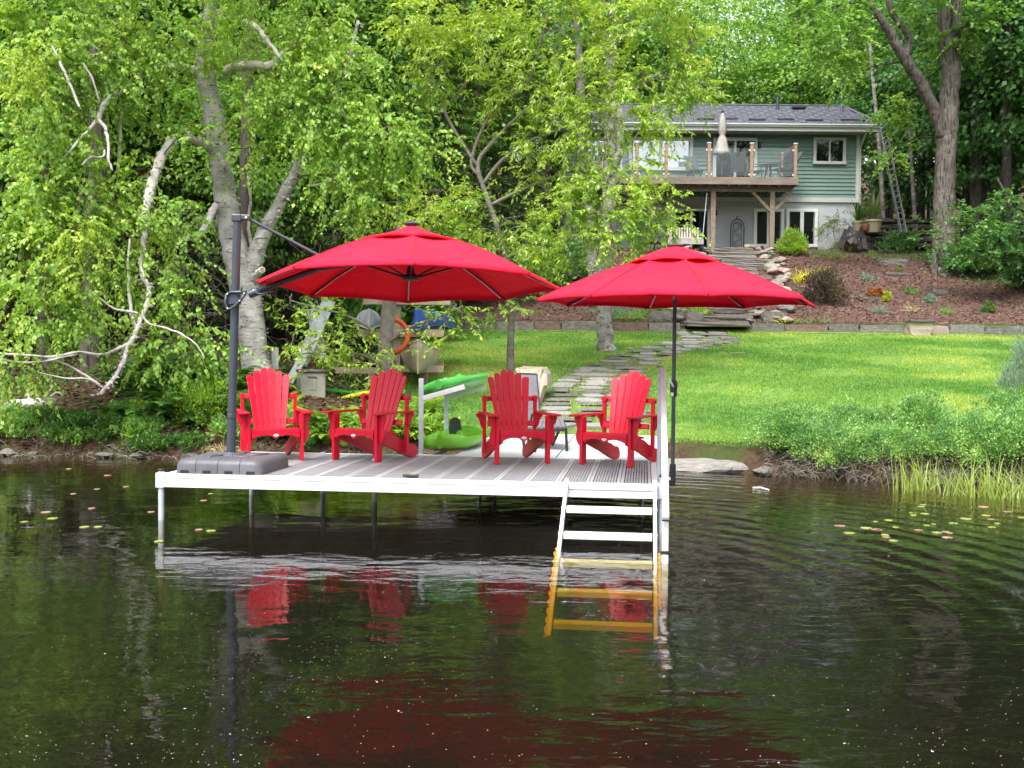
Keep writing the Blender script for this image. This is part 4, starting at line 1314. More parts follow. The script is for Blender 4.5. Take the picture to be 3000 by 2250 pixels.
po = MB().box((x_, YD + 2.2, (zd1 + zt_) / 2), (.12, .12, zt_ - zd1)).build('rail_post', MT['railpost'], dk, bevel=.008)
MB().box((x_, YD + 2.2, zt_ + .02), (.15, .15, .04)).build('post_cap', MT['alupost'], po)
MB().beam((x_, YD + .09, zt_ - .02), (x_, YD + 2.2, zt_ - .02), .05, .05).build('hand_rail', MT['railpost'], dk)

# things on the deck
cu = thing('closed_umbrella', 'furled grey beige parasol standing on the house deck', 'umbrella', (DP(2115, 500, 46.6).x, 46.6, zd1))
ax = cu.location.x
zt2 = W(2115, 330, 46.6).z; zl = W(2115, 452, 46.6).z
MT['beige'] = mat('grey_beige_fabric', (.30, .27, .25), (.42, .385, .36), 7, .9, .02, 12)
m = MB(); prof = []
hh = zt2 - zl
n_ = 20; vs = []; fs = []
lev = [(0, .34), (.08, .29), (.22, .22), (.36, .18), (.43, .12), (.47, .11), (.55, .17), (.72, .15), (.86, .12), (.95, .07), (1, .035)]
for t_, r_ in lev:
    for k_ in range(n_):
        a = 2 * math.pi * k_ / n_
        rr = r_ * (1 + .22 * math.cos(a * 8 + t_ * 3) * (1 - t_ * .6))
        vs.append((ax + rr * math.cos(a), 46.6 + rr * math.sin(a), zl + hh * t_ + (.04 * math.sin(a * 4) if t_ == 0 else 0)))
for j in range(len(lev) - 1):
    for k_ in range(n_): fs.append((j * n_ + k_, j * n_ + (k_ + 1) % n_, (j + 1) * n_ + (k_ + 1) % n_, (j + 1) * n_ + k_))
fs.append(tuple(reversed(range(n_)))); fs.append(tuple((len(lev) - 1) * n_ + k_ for k_ in range(n_)))
m.add(vs, fs); m.build('folded_canopy', MT['beige'], cu, smooth=True)
MB().tube([(ax, 46.6, zd1), (ax, 46.6, zt2 + .03)], .03, 8).build('pole', MT['charcoal'], cu)
MB().lathe([(.05, 0), (.07, .02), (.06, .07), (.02, .09)], (ax, 46.6, zt2), 10).build('finial', MT['black'], cu)
MB().lathe([(.30, 0), (.28, .06), (.06, .10), (.05, .3)], (ax, 46.6, zd1), 16).build('base', MT['black'], cu, smooth='auto')

MT['iron'] = mat('dark_green_metal', (.018, .030, .028), rough=.45)
MT['sling'] = mat('dark_mesh_sling', (.055, .065, .068), (.075, .085, .09), 20, .8)
def patio_chair(px, Y, rz, lab, zf, lean=.45, sc=1.15):
    p = W(px, 500, Y)
    t = thing('patio_chair', lab, 'chair', (0, 0, 0))
    w = .27
    MB().add([(-w, -.25, .42), (w, -.25, .42), (w, .22, .38), (-w, .22, .38)], [(0, 1, 2, 3)]).build('seat', MT['sling'], t, solid=.02)
    MB().add([(-w, .22, .40), (w, .22, .40), (w, .22 + lean, 1.05), (-w, .22 + lean, 1.05)], [(0, 1, 2, 3)]).build('backrest', MT['sling'], t, solid=.02)
    for s_ in (-1, 1):
        MB().tube([(s_ * w, .22 + lean, 1.07), (s_ * w, .22, .38), (s_ * w, -.26, .43), (s_ * (w + .02), -.33, .0)], .018, 6).build('side_frame', MT['iron'], t, smooth=True)
        MB().tube([(s_ * (w + .04), .22 + lean * .5, .68), (s_ * (w + .05), .0, .66), (s_ * (w + .05), -.28, .62), (s_ * (w + .03), -.28, .42)], .018, 6).build('armrest', MT['iron'], t, smooth=True)
        MB().tube([(s_ * w, .0, .40), (s_ * (w + .02), .42, 0)], .018, 6).build('rear_leg', MT['iron'], t)
    t.location = (p.x, Y, zf); t.rotation_euler = (0, 0, rz); t.scale = (sc, sc, sc)
    return t
patio_chair(2290, 46.7, R(-70), 'dark sling chair reclined at the right end of the house deck', zd1 + .02, .5, 1.25)
patio_chair(2216, 46.9, R(60), 'dark metal chair beside the middle railing post of the house deck', zd1 + .02, .3, 1.1)
patio_chair(2160, 46.8, R(170), 'dark metal chair in front of the sliding door of the house', zd1 + .02, .3, 1.1)
patio_chair(2040, 46.8, R(20), 'dark metal chair left of the furled parasol on the house deck', zd1 + .02, .3, 1.1)
tb = thing('patio_table', 'low dark metal table beside the reclined sling chair on the house deck', 'table', (DP(2252, 500, 46.7).x, 46.7, zd1 + .02))
bx = tb.location.x
MB().lathe([(.42, .70), (.43, .715), (.42, .73)], (bx, 46.7, zd1), 20).build('table_top', MT['iron'], tb)
for k_ in range(4):
    a = .8 + k_ * math.pi / 2
    MB().tube([(bx + .1 * math.cos(a), 46.7 + .1 * math.sin(a), zd1 + .7), (bx + .14 * math.cos(a), 46.7 + .14 * math.sin(a), zd1 + .35), (bx + .33 * math.cos(a), 46.7 + .33 * math.sin(a), zd1 + .03)], .02, 6).build('leg', MT['iron'], tb)
fp_ = W(2280, 473, 46.7)
MB().box((0, 0, 0), (.01, .01, .01))
# plants seen against the sliding door (in a dark planter)
# ---------------------------------------------------------------- patio under the deck
tr_ = thing('garden_trellis', 'black iron arched trellis against the white ground floor wall', 'trellis', (HX(2165, 47.6), 47.6, ZF))
tx = HX(2162, 47.6); tw = HX(2182, 47.6) - HX(2143, 47.6); zt3 = W(2162, 668, 47.6).z; zb_ = W(2162, 741, 47.6).z
for s_ in (-1, 1):
    MB().tube([(tx + s_ * tw / 2, 47.6, zb_), (tx + s_ * tw / 2, 47.6, zt3)], .022, 6).build('upright', MT['black'], tr_)
    MB().tube([(tx + s_ * tw * .34, 47.6, zb_), (tx + s_ * tw * .34, 47.6, zt3)], .014, 6).build('upright', MT['black'], tr_)
for f_, rr in ((1, .022), (.68, .014)):
    MB().tube([(tx + f_ * tw / 2 * math.cos(a), 47.6, zt3 + f_ * .38 * math.sin(a)) for a in [math.pi * i / 12 for i in range(13)]], rr, 6).build('arch', MT['black'], tr_, smooth=True)
for k_ in range(7):
    m = MB(); zz = zb_ + .1 + k_ * .17
    m.tube([(tx + .16 * math.sin(k_ * 2.1 + i * .7), 47.58, zz + .03 * i) for i in range(7)], .014, 5)
    m.build('scroll', MT['black'], tr_, smooth=True)
MB().tube([(tx, 47.6, zt3 + .36), (tx - .05, 47.6, zt3 + .44), (tx + .02, 47.6, zt3 + .52)], .018, 6).build('finial', MT['black'], tr_)

# swing bench (beige slats, dark frame), table, hanging chain
sb_ = thing('patio_bench', 'beige slatted bench with dark frame beneath the house deck', 'bench', (HX(2008, 44.8), 44.8, ZF - .5))
x0, x1 = W(1958, 700, 44.8).x, W(2052, 700, 44.8).x
za = W(2000, 664, 44.8).z; zb2 = W(2000, 698, 44.8).z
ns_ = 12
MT['benchslat'] = mat('beige_bench_slat', (.36, .33, .28), (.46, .43, .37), 6, .8)
for k_ in range(ns_):
    xx = x0 + (x1 - x0) * (k_ + .5) / ns_
    MB().box((xx, 45.1, (za + zb2) / 2), ((x1 - x0) / ns_ * .68, .03, za - zb2), Matrix.Rotation(R(-8), 3, 'X')).build('back_slat', MT['benchslat'], sb_)
MB().box(((x0 + x1) / 2, 44.75, zb2 - .02), (x1 - x0 + .1, .55, .06)).build('seat', MT['benchslat'], sb_, bevel=.01)
MB().box(((x0 + x1) / 2, 44.46, zb2 - .16), (x1 - x0 + .14, .03, .22)).build('seat_valance', MT['beige'], sb_)
for s_ in (x0 - .05, x1 + .05):
    MB().tube([(s_, 44.5, h(s_, 44.5)), (s_, 44.5, zb2 + .1), (s_, 45.1, zb2 + .15)], .035, 8).build('leg', MT['black'], sb_)
    MB().tube([(s_, 45.1, h(s_, 45.1)), (s_, 45.15, za)], .035, 8).build('leg', MT['black'], sb_)
ch_ = MB()
for i in range(26):
    a = W(2071, 568, 45.9).lerp(W(2059, 690, 45.2), i / 25.0)
    ch_.tube([a + Vector((0, 0, .05)), a - Vector((0, 0, .05))], .018, 5)
tag(ch_.build('hanging_chain', MT['alupost'], None), 'pale chain hanging from the beam beneath the house deck', 'chain')
pt = thing('patio_table', 'dark round table on the patio left of the beige bench', 'table', (HX(1935, 45), 45, ZF))
px0 = pt.location.x; zz = W(1935, 712, 45).z
MB().lathe([(.6, 0), (.62, .02), (.6, .04)], (px0, 45, zz), 20).build('table_top', MT['black'], pt)
for k_ in range(4):
    a = .4 + k_ * math.pi / 2
    MB().tube([(px0 + .4 * math.cos(a), 45 + .4 * math.sin(a), zz), (px0 + .5 * math.cos(a), 45 + .5 * math.sin(a), ZF - .6)], .025, 6).build('leg', MT['black'], pt)

# aluminium ladder leaning on the eave at the right end of the house
la = thing('extension_ladder', 'grey aluminium ladder leaning against the right end of the house roof', 'ladder', (HX(2640), YW - 2, ZF))
b0, b1 = W(2640, 682, 45.2), W(2652, 682, 45.2); t0_, t1_ = W(2577, 372, 47.1), W(2585, 358, 47.1)
MB().beam(b0, t0_, .05, .11).build('rail', MT['dullalu'], la)
MB().beam(b1 + Vector((.05, 0, 0)), t1_ + Vector((.12, 0, 0)), .05, .09).build('rail', MT['dullalu'], la)
for k_ in range(20):
    f_ = (k_ + .5) / 20
    MB().tube([b0.lerp(t0_, f_), (b1 + Vector((.05, 0, 0))).lerp(t1_ + Vector((.12, 0, 0)), f_)], .022, 6).build('rung', MT['dullalu'], la)
# ---------------------------------------------------------------- stonework
MT['stonegrey'] = mat('grey_field_stone', (.18, .165, .15), (.33, .31, .285), 5, .9, .03, 18, c3=(.25, .232, .21), objvar=.22)
MT['stonepink'] = mat('pink_granite', (.27, .19, .165), (.42, .32, .29), 6, .9, .03, 20, objvar=.15)
MT['stonetan'] = mat('tan_field_stone', (.30, .245, .18), (.44, .37, .29), 6, .9, .02, 20, objvar=.15)
MT['flag'] = mat('flagstone', (.19, .178, .165), (.34, .32, .30), 4, .85, .015, 22, c3=(.26, .248, .232), objvar=.18)
MT['blockbrown'] = mat('brown_armour_stone', (.15, .095, .075), (.26, .185, .15), 4, .9, .04, 14, objvar=.1)
MT['blockgrey'] = mat('weathered_grey_armour_stone', (.13, .12, .105), (.27, .25, .225), 4, .9, .04, 14, c3=(.19, .175, .155), objvar=.18)

def rockmesh(name, mat_, seed, sub=2, squash=(1, 1, .7), rough=.22, boxy=0.0):
    rs = random.Random(seed)
    import bmesh
    bm = bmesh.new()
    if boxy:
        bmesh.ops.create_cube(bm, size=2)
        bmesh.ops.subdivide_edges(bm, edges=bm.edges[:], cuts=3, use_grid_fill=True)
    else:
        bmesh.ops.create_icosphere(bm, subdivisions=sub, radius=1)
    dirs = [Vector((rs.gauss(0, 1), rs.gauss(0, 1), rs.gauss(0, 1))).normalized() for _ in range(9)]
    offs = [rs.uniform(.62, .95) for _ in range(9)]
    for v in bm.verts:
        if boxy:
            v.co *= 1 + boxy * .10 * rs.uniform(-1, 1)
            n_ = v.co.normalized()
            v.co = v.co.lerp(n_ * 1.25, .10)
        else:
            for d_, o_ in zip(dirs, offs):
                e = v.co.dot(d_)
                if e > o_: v.co -= d_ * (e - o_) * .85
            v.co *= 1 + rough * .25 * rs.uniform(-1, 1)
        v.co = Vector((v.co.x * squash[0], v.co.y * squash[1], v.co.z * squash[2]))
    me = bpy.data.meshes.new(name); bm.to_mesh(me); bm.free()
    me.materials.append(mat_)
    return me
rockpool = {}
for key in ('stonegrey', 'stonepink', 'stonetan'):
    rockpool[key] = [rockmesh('stone', MT[key], i * 7 + len(key)) for i in range(5)]
flagpool = []
for i in range(7):
    rs = random.Random(i + 40)
    n_ = rs.randint(6, 8); poly = []
    for k_ in range(n_):
        a = 2 * math.pi * (k_ + rs.uniform(-.22, .22)) / n_
        r_ = rs.uniform(.86, 1.1)
        c_, s_ = math.cos(a), math.sin(a)
        poly.append((r_ * math.copysign(abs(c_) ** .75, c_), r_ * math.copysign(abs(s_) ** .75, s_)))
    m = MB().prism(poly, 1, Matrix.Identity(4))
    me = bpy.data.meshes.new('stone'); me.from_pydata([tuple(v) for v in m.v], [], m.f); me.materials.append(MT['flag'])
    flagpool.append(me)
blockpool = {k_: [rockmesh('block', MT[k_], 3 + i, squash=(1, 1, 1), boxy=.55) for i in range(4)] for k_ in ('blockgrey', 'blockbrown')}
blockpool['stonepink'] = [rockmesh('block', MT['stonepink'], 33 + i, squash=(1, 1, 1), boxy=.6) for i in range(2)]

def put(me, name, parent, loc, scale, rz=0, rx=0, ry=0, label=None):
    o = bpy.data.objects.new(name, me); C.objects.link(o)
    o.parent = parent
    o.location = Vector(loc) - worldoff(parent)
    o.scale = scale; o.rotation_euler = (rx, ry, rz)
    if label: o['label'] = label
    return o

# flagstone path as a piece of the setting
xs_ = []; ys_ = []
pv = []; pf = []
yy = np.linspace(PY[0], 32.95, 60)
for i, y_ in enumerate(yy):
    c_ = path_center(y_); w_ = np.interp(y_, [16, 24, 33], [.98, .88, .82])
    for s_ in (-1, 1):
        x_ = c_ + s_ * w_ * (1 + .1 * math.sin(i * 1.7 + s_))
        pv.append((x_, y_, h(x_, y_) + .020))
for i in range(59): pf.append((2 * i, 2 * i + 1, 2 * i + 3, 2 * i + 2))
MT['pathsoil'] = mat('mossy_path_soil', (.10, .085, .05), (.16, .20, .05), 6, .95, .02, 40)
pth = MB().add(pv, pf).build('path', MT['pathsoil'], None, kind='structure')
y_ = PY[0] + .25
ri = 0
while y_ < 32.7:
    c_ = path_center(y_)
    w_ = float(np.interp(y_, [16, 24, 33], [.96, .87, .82]))
    nst = rnd.choice((2, 3, 3))
    cuts = [0] + sorted(rnd.uniform(.25, .75) if nst == 2 else (k_ + rnd.uniform(-.12, .12)) / nst for k_ in range(1, nst)) + [1]
    dl = rnd.uniform(.42, .66)
    for k_ in range(nst):
        xa = c_ - w_ + 2 * w_ * cuts[k_]; xb = c_ - w_ + 2 * w_ * cuts[k_ + 1]
        xm = (xa + xb) / 2; ym_ = y_ + rnd.uniform(-.06, .06)
        put(rnd.choice(flagpool), 'stone', pth, (xm, ym_, h(xm, ym_) + .024 + rnd.uniform(0, .012)), ((xb - xa) / 2 * .90, dl / 2 * .90, .05), rnd.uniform(-.15, .15) + (math.pi if rnd.random() < .5 else 0), R(6.5))
    y_ += dl
# small edging stones
for i in range(70):
    y_ = rnd.uniform(17.2, 32.5); s_ = rnd.choice((-1, -1, 1))
    x_ = path_center(y_) + s_ * rnd.uniform(.94, 1.12)
    r_ = rnd.uniform(.04, .10)
    put(rnd.choice(rockpool['stonegrey']), 'stone', pth, (x_, y_, h(x_, y_) + r_ * .3), (r_, r_, r_ * .7), rnd.uniform(0, 6))
# grass tufts growing in the joints
n = 5200
gy = NR.uniform(PY[0], 32.9, n); gx = np.array([path_center(a) for a in gy]) + NR.uniform(-1.0, 1.0, n)
cl_ = np.sin(gx * 7) + np.sin(gy * 5 + gx * 3)
k = cl_ > .2
gx = gx[k]; gy = gy[k]; n = len(gx)
P = np.stack([gx, gy, H(gx, gy) + .02], 1); A = np.stack([NR.normal(0, .5, n), NR.normal(0, .5, n), np.ones(n)], 1)
v, f_ = leafgeo(P, A, rdir(n), NR.uniform(.05, .10, n), NR.uniform(.012, .02, n), fold=0)
tag(npmesh('path_grass', v, f_, LF['grass'], kind='stuff'), 'tufts of green grass growing between the flagstones', 'grass')

# retaining wall
rw = thing('retaining_wall', 'low wall of long weathered stone blocks along the top of the lawn', 'wall', (8, 33.05, 2.3))
xx = -5.2
segs = []
gap0, gap1 = W(1988, 975, 33).x, W(2180, 975, 33).x
spec = [(2298, 2426, 'blockbrown'), (2426, 2515, 'blockgrey'), (2515, 2657, 'blockgrey'), (2720, 2776, 'stonepink'), (2780, 2880, 'blockgrey'), (2882, 3010, 'blockgrey'),
        (2200, 2298, 'blockgrey'), (1898, 1990, 'blockgrey'), (1798, 1898, 'blockbrown'), (1760, 1797, 'blockgrey'), (1645, 1755, 'blockgrey'), (1567, 1643, 'blockbrown'), (1454, 1565, 'blockgrey'), (1360, 1452, 'blockgrey')]
for (a, b, key) in spec:
    xa = W(a, 975, 33).x; xb = W(b, 975, 33).x
    zc_ = h((xa + xb) / 2, 32.7)
    hh = rnd.uniform(.29, .34)
    put(rnd.choice(blockpool[key]), 'block', rw, ((xa + xb) / 2, 33.05 + rnd.uniform(-.04, .04), zc_ + hh / 2 - .05), ((xb - xa) / 2 * .985, .17, (hh + .1) / 2), R(rnd.uniform(-1, 1)), 0, R(rnd.uniform(-.8, .8)))
x_ = W(3010, 975, 33).x
while x_ < 24:
    l_ = rnd.uniform(.9, 1.6)
    put(rnd.choice(blockpool['blockgrey']), 'block', rw, (x_ + l_ / 2, 33.05, h(x_, 32.7) + .12), (l_ / 2 * .985, .17, .2), 0)
    x_ += l_
x_ = W(1360, 975, 33).x
while x_ > -6.5:
    l_ = rnd.uniform(.9, 1.4)
    put(rnd.choice(blockpool['blockgrey']), 'block', rw, (x_ - l_ / 2, 33.05, h(x_, 32.7) + .12), (l_ / 2 * .985, .17, .2), 0)
    x_ -= l_
# stone pedestal with slab in front of the wall
pd = thing('stone_pedestal', 'block of tan stone topped by a thin grey slab before the wall', 'stone seat', (W(2688, 980, 32.7).x, 32.7, 2.2))
pxx = pd.location.x
put(rockmesh('pedestal_block', MT['stonetan'], 91, squash=(1, 1, 1), boxy=.7), 'pedestal_block', pd, (pxx, 32.65, W(2688, 965, 32.7).z), (.31, .24, .23))
put(rockmesh('slab', MT['blockgrey'], 92, squash=(1, 1, 1), boxy=.25), 'slab', pd, (pxx + .02, 32.62, W(2688, 940, 32.6).z), (.36, .29, .033))
# flat stones lying in the mulch and the lawn
for (px_, py_, w_, d_, hh, rz_, key, lab) in ((2618, 777, .50, .3, .22, .05, 'blockgrey', 'largest grey stone step in the mulch slope below the maple'),
                                     (2632, 808, .48, .25, .10, -.03, 'blockgrey', 'long thin stone step half buried in the mulch slope'),
                                     (2545, 878, .38, .25, .10, .1, 'blockgrey', 'flat stone beside the orange plant in the mulch'),
                                     (2750, 864, .26, .25, .16, .1, 'blockgrey', 'squarish grey stone below the maple trunk'),
                                     (2162, 1038, .30, .2, .05, .1, 'stonetan', 'flat pinkish stones sunk in the lawn right of the path')):
    p_ = G(px_, py_)
    o = put(rnd.choice(blockpool.get(key) or rockpool[key]), 'flat_stone', None, (p_.x, p_.y + d_ * .5, h(p_.x, p_.y) + hh * .45), (w_, d_, hh * .6), rz_)
    tag(o, lab, 'stone')
# garden steps of long slabs, flanked by boulders
sx = lambda y: float(np.interp(y, [33, 35, 38, 41, 44, 47], [W(2090, 985, 33).x, W(2125, 930, 35).x, W(2150, 900, 38).x, W(2175, 850, 41).x, W(2160, 790, 44).x, W(2115, 750, 47).x]))
MT['stepstone'] = mat('pale_weathered_step_stone', (.17, .155, .14), (.36, .33, .30), 3, .9, .04, 14, c3=(.26, .235, .21), objvar=.2, stretch=(.5, 2, 3))
steppool = [rockmesh('step', MT['stepstone'], 120 + i, squash=(1, 1, 1), boxy=.5) for i in range(5)]
gs = thing('garden_steps', 'stairway of long stone slabs climbing from the path to the house', 'steps', (sx(33), 33, 2.3))
ns_ = 16
for i in range(ns_):
    y_ = 32.75 + i * 14.0 / ns_
    x_ = sx(y_)
    w_ = rnd.uniform(.78, 1.0)
    zt_s = h(x_, y_ + .45) + .06
    put(rnd.choice(steppool), 'step', gs, (x_ + rnd.uniform(-.28, .28), y_ + .32, zt_s - .09), (w_, .42, .088), R(rnd.uniform(-8, 5)), 0, R(rnd.uniform(-1, 1)))
bd = thing('boulder_border', 'piled rounded boulders along both sides of the stone steps', 'boulders', (sx(36) + 1.4, 36, 3))
for i in range(150):
    y_ = 33.1 + (i / 150) * 13.6
    s_ = 1 if rnd.random() < .62 else -1
    e = rnd.random()
    x_ = sx(y_) + s_ * (1.02 + e * (1.0 if s_ > 0 else .9) * (1.15 if y_ < 37 else .8))
    r_ = rnd.uniform(.10, .24)
    key = rnd.choice(('stonegrey', 'stonegrey', 'stonegrey', 'stonetan', 'stonepink'))
    put(rnd.choice(rockpool[key]), 'stone', bd, (x_, y_, h(x_, y_) + r_ * (.45 if e > .5 else .75)), (r_ * rnd.uniform(1, 1.4), r_, r_ * .8), rnd.uniform(0, 6), rnd.uniform(-.3, .3))
for (px_, py_, w_) in ((1925, 945, .28), (1970, 940, .34), (2030, 942, .24), (2265, 955, .36)):
    p_ = W(px_, py_, 33.6)
    put(rnd.choice(blockpool['blockgrey']), 'stone', bd, (p_.x, 33.6, h(p_.x, 33.6) + .08), (w_, .25, .17), R(rnd.uniform(-8, 8)), 0, R(rnd.uniform(-6, 6)))
# dark dry stacked stones right of the house
MT['blockdark'] = mat('dark_stacked_stone', (.045, .038, .032), (.13, .11, .095), 5, .9, .04, 14, objvar=.3)
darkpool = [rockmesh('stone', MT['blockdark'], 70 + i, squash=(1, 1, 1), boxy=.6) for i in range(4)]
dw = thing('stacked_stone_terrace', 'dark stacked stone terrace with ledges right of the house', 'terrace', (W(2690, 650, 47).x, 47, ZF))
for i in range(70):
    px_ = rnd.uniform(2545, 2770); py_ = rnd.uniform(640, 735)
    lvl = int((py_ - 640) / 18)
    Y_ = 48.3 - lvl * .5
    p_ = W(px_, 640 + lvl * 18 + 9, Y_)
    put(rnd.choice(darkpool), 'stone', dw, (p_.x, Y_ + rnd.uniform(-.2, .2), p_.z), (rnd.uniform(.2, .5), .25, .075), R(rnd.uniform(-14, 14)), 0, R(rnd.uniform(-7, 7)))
# smooth ledge at the waterline right of the dock
for (px_, py_, w_, d_, hh, lab) in ((2120, 1372, 1.0, .42, .13, 'smooth grey rock ledge at the water edge right of the dock'),):
    p_ = W(px_, py_, 15.85)
    o = put(rockmesh('shore_ledge', MT['stonegrey'], 5, sub=3), 'shore_ledge', None, (p_.x - .15, 15.95, .04), (w_, d_, .19), R(-4)); tag(o, lab, 'rock')
for i in range(40):
    x_ = rnd.choice((rnd.uniform(-9, -1), rnd.uniform(1.5, 3.6)))
    y_ = float(shoreY(x_)) + rnd.uniform(-.05, .25)
    r_ = rnd.uniform(.05, .16)
    o = put(rnd.choice(rockpool['stonegrey']), 'shore_stone', None, (x_, y_, .03 + r_ * .1), (r_ * 1.4, r_, r_ * .7), rnd.uniform(0, 6))
    tag(o, 'small dark stone lying along the muddy water edge', 'stone', 'small stones along the water edge')

# ---------------------------------------------------------------- kayak rack, kayaks
MT['kgreen'] = mat('lime_green_polyethylene', (.14, .42, .015), (.17, .48, .02), 3, .35, spec=.5)
MT['kgreen2'] = mat('bright_green_polyethylene', (.06, .40, .055), (.08, .46, .07), 3, .35, spec=.5)
rk = thing('kayak_rack', 'silver tube rack on the gangway holding two small green kayaks', 'rack', tuple(D(2.3, 2.9, ZT)))
p1 = W(1234, 1312, 13.45); p1t = W(1234, 1109, 13.45)
p2 = W(1307, 1300, 14.9); p2t = W(1307, 1107, 14.9)
ge = D(2.48, 2.75, ZT - .06)
MB().beam((p1.x, 13.45, ZT - .10), (p1.x - .005, 13.45, p1t.z), .058, .045).build('upright', MT['alupost'], rk, bevel=.004)
MB().beam((p2.x, 14.9, ZT - .10), (p2.x - .005, 14.9, p2t.z), .058, .045).build('upright', MT['alupost'], rk, bevel=.004)
for (px_, Y_, y0, y1, x1_) in ((p1, 13.45, 0, 0, None), (p2, 14.9, 0, 0, None)):
    MB().beam((px_.x - .03, Y_ - .004, ZT - .075), (px_.x + .62, Y_ - .004, ZT - .075), .055, .07).build('lower_arm', MT['alu'], rk, bevel=.004)
for (a, b, Y_) in ((W(1240, 1167, 13.45), W(1361, 1133, 13.45), 13.45), (W(1308, 1164, 14.9), W(1423, 1134, 14.9), 14.9)):
    MB().beam(a, b, .05, .060).build('upper_arm', MT['alu'], rk, bevel=.004)
MB().beam((p1.x, 13.45, ZT - .12), (p2.x, 14.9, ZT - .12), .04, .05).build('base_rail', MT['alu'], rk)

def kayak(name, lab, cen, L_, Wd, Hh, mt, tilt, yaw, seat=True, roll=0, paddle=False):
    """sit-on hull: sections along local y"""
    t = thing(name, lab, 'kayak', cen)
    ns = 18; npn = 20; vs = []; fs = []
    for i in range(ns + 1):
        s_ = -1 + 2 * i / ns
        w_ = Wd / 2 * max(.02, (1 - abs(s_) ** 2.6)) ** .62
        zb = .30 * Hh * abs(s_) ** 3
        zt = Hh * (.92 + .10 * abs(s_) ** 2)
        zr = Hh * .55
        for k_ in range(npn):
            a = 2 * math.pi * k_ / npn
            x_ = w_ * math.copysign(abs(math.cos(a)) ** .8, math.cos(a))
            sn = math.sin(a)
            z_ = zr + (zt - zr) * sn ** .5 if sn >= 0 else zr - (zr - zb) * (-sn) ** .9
            if sn > .3:   # cockpit hollow
                dep = .42 * Hh * max(0, 1 - (s_ / .62) ** 4) * min(1, (sn - .3) / .35)
                z_ -= dep * (1 + .12 * math.cos(s_ * 14))
            vs.append((x_, s_ * L_ / 2, z_))
    for i in range(ns):
        for k_ in range(npn): fs.append((i * npn + k_, i * npn + (k_ + 1) % npn, (i + 1) * npn + (k_ + 1) % npn, (i + 1) * npn + k_))
    fs.append(tuple(reversed(range(npn)))); fs.append(tuple(ns * npn + k_ for k_ in range(npn)))
    Mr = Matrix.Rotation(yaw, 3, 'Z') @ Matrix.Rotation(tilt, 3, 'Y') @ Matrix.Rotation(roll, 3, 'X')
    c_ = Vector(cen)
    m = MB(); m.add([c_ + Mr @ Vector(v_) for v_ in vs], fs)
    hull = m.build('hull', mt, t, smooth='auto')
    def at(x, y, z): return c_ + Mr @ Vector((x, y, z))
    for sy in (-.55, .6):
        MB().box(at(-Wd * .30 if sy < 0 else Wd * .3, sy * L_ / 2, Hh * .55), (.05, .03, .03), Mr).build('scupper_plug', MT['black'], t)
    for s_ in (-1, 1):
        MB().tube([at(s_ * .16, -.25 * L_, Hh * .50), at(s_ * .14, -.16 * L_, Hh * .86), at(s_ * .14, -.02 * L_, Hh * .52)], [.04, .05, .03], 8).build('foot_well_ridge', mt, hull, smooth=True)
    if seat:
        bk = [(-.075, 0), (.075, 0), (.085, .10), (.07, .21), (.03, .25), (-.03, .25), (-.07, .21), (-.085, .10)]
        MB().prism(bk, .035, Matrix.Translation(at(0, .12, Hh * .62)) @ Mr.to_4x4() @ Matrix.Rotation(R(78), 4, 'X')).build('seat_back', MT['sling2'], t, bevel=.01)
        MB().box(at(0, -.04, Hh * .60), (.26, .24, .03), Mr).build('seat_pad', MT['sling2'], t, bevel=.01)
    return t
MT['sling2'] = mat('dark_green_grey_foam', (.035, .05, .04), rough=.8)
lowc = (W(1330, 1300, 14.15).x, 14.15, ZT - .03)
kayak('small_kayak', 'lime green sit on kayak lying on the lower arms of the rack', lowc, 1.75, .76, .24, MT['kgreen'], R(-3), R(-8))
upc = W(1338, 1140, 14.3)
kayak('small_kayak', 'bright green kayak lying tilted on the upper arms of the rack', (upc.x, 14.3, upc.z - .02), 1.80, .84, .17, MT['kgreen2'], R(-15), R(-10), seat=False)

# ---------------------------------------------------------------- wicker lounger on the gangway
MT['wicker'] = mat('grey_woven_wicker', (.10, .10, .115), (.22, .215, .235), 60, .8, .003, 120)
lg_ = thing('wicker_lounger', 'grey woven lounger with raised back behind the third red chair', 'lounger', (.35, 13.9, ZT))
def LP(px, py, Y): return W(px, py, Y)
bkb = [LP(1530, 1248, 14.7), LP(1583, 1246, 14.9), LP(1571, 1098, 15.3), LP(1514, 1096, 15.1)]
mb_ = MB().add(bkb, [(0, 1, 2, 3)]).build('backrest', MT['wicker'], lg_, solid=.03)
std = [LP(1530, 1262, 14.0), LP(1658, 1258, 13.6), LP(1650, 1236, 14.5), LP(1548, 1237, 15.0)]
MB().add(std, [(0, 1, 2, 3)]).build('seat', MT['wicker'], lg_, solid=.05)
for i in range(9):
    a = std[0].lerp(std[1], (i + .5) / 9); b = std[3].lerp(std[2], (i + .5) / 9)
    MB().beam(a + Vector((0, 0, .032)), b + Vector((0, 0, .032)), .045, .014).build('seat_slat', MT['wicker'], lg_)
for (a, px_, py_, Y_) in ((std[0], 1537, 1322, 13.6), (std[1], 1661, 1321, 13.6), (std[2], 1618, 1307, 14.4), (std[3], 1548, 1300, 15.0)):
    b_ = W(px_, py_, Y_); b_.z = ZT
    MB().tube([a, b_], .018, 8).build('leg', MT['black'], lg_)
MB().tube([std[3] + Vector((.03, -.1, .03)), LP(1560, 1214, 14.4), LP(1592, 1204, 14.3), LP(1606, 1214, 14.2), LP(1608, 1240, 14.2)], .016, 8).build('armrest', MT['black'], lg_, smooth=True)
for a, b in ((std[0], std[1]), (std[1], std[2]), (bkb[0], bkb[3]), (bkb[1], bkb[2]), (bkb[2], bkb[3])):
    MB().tube([a, b], .020, 8).build('frame_tube', MT['black'], lg_)

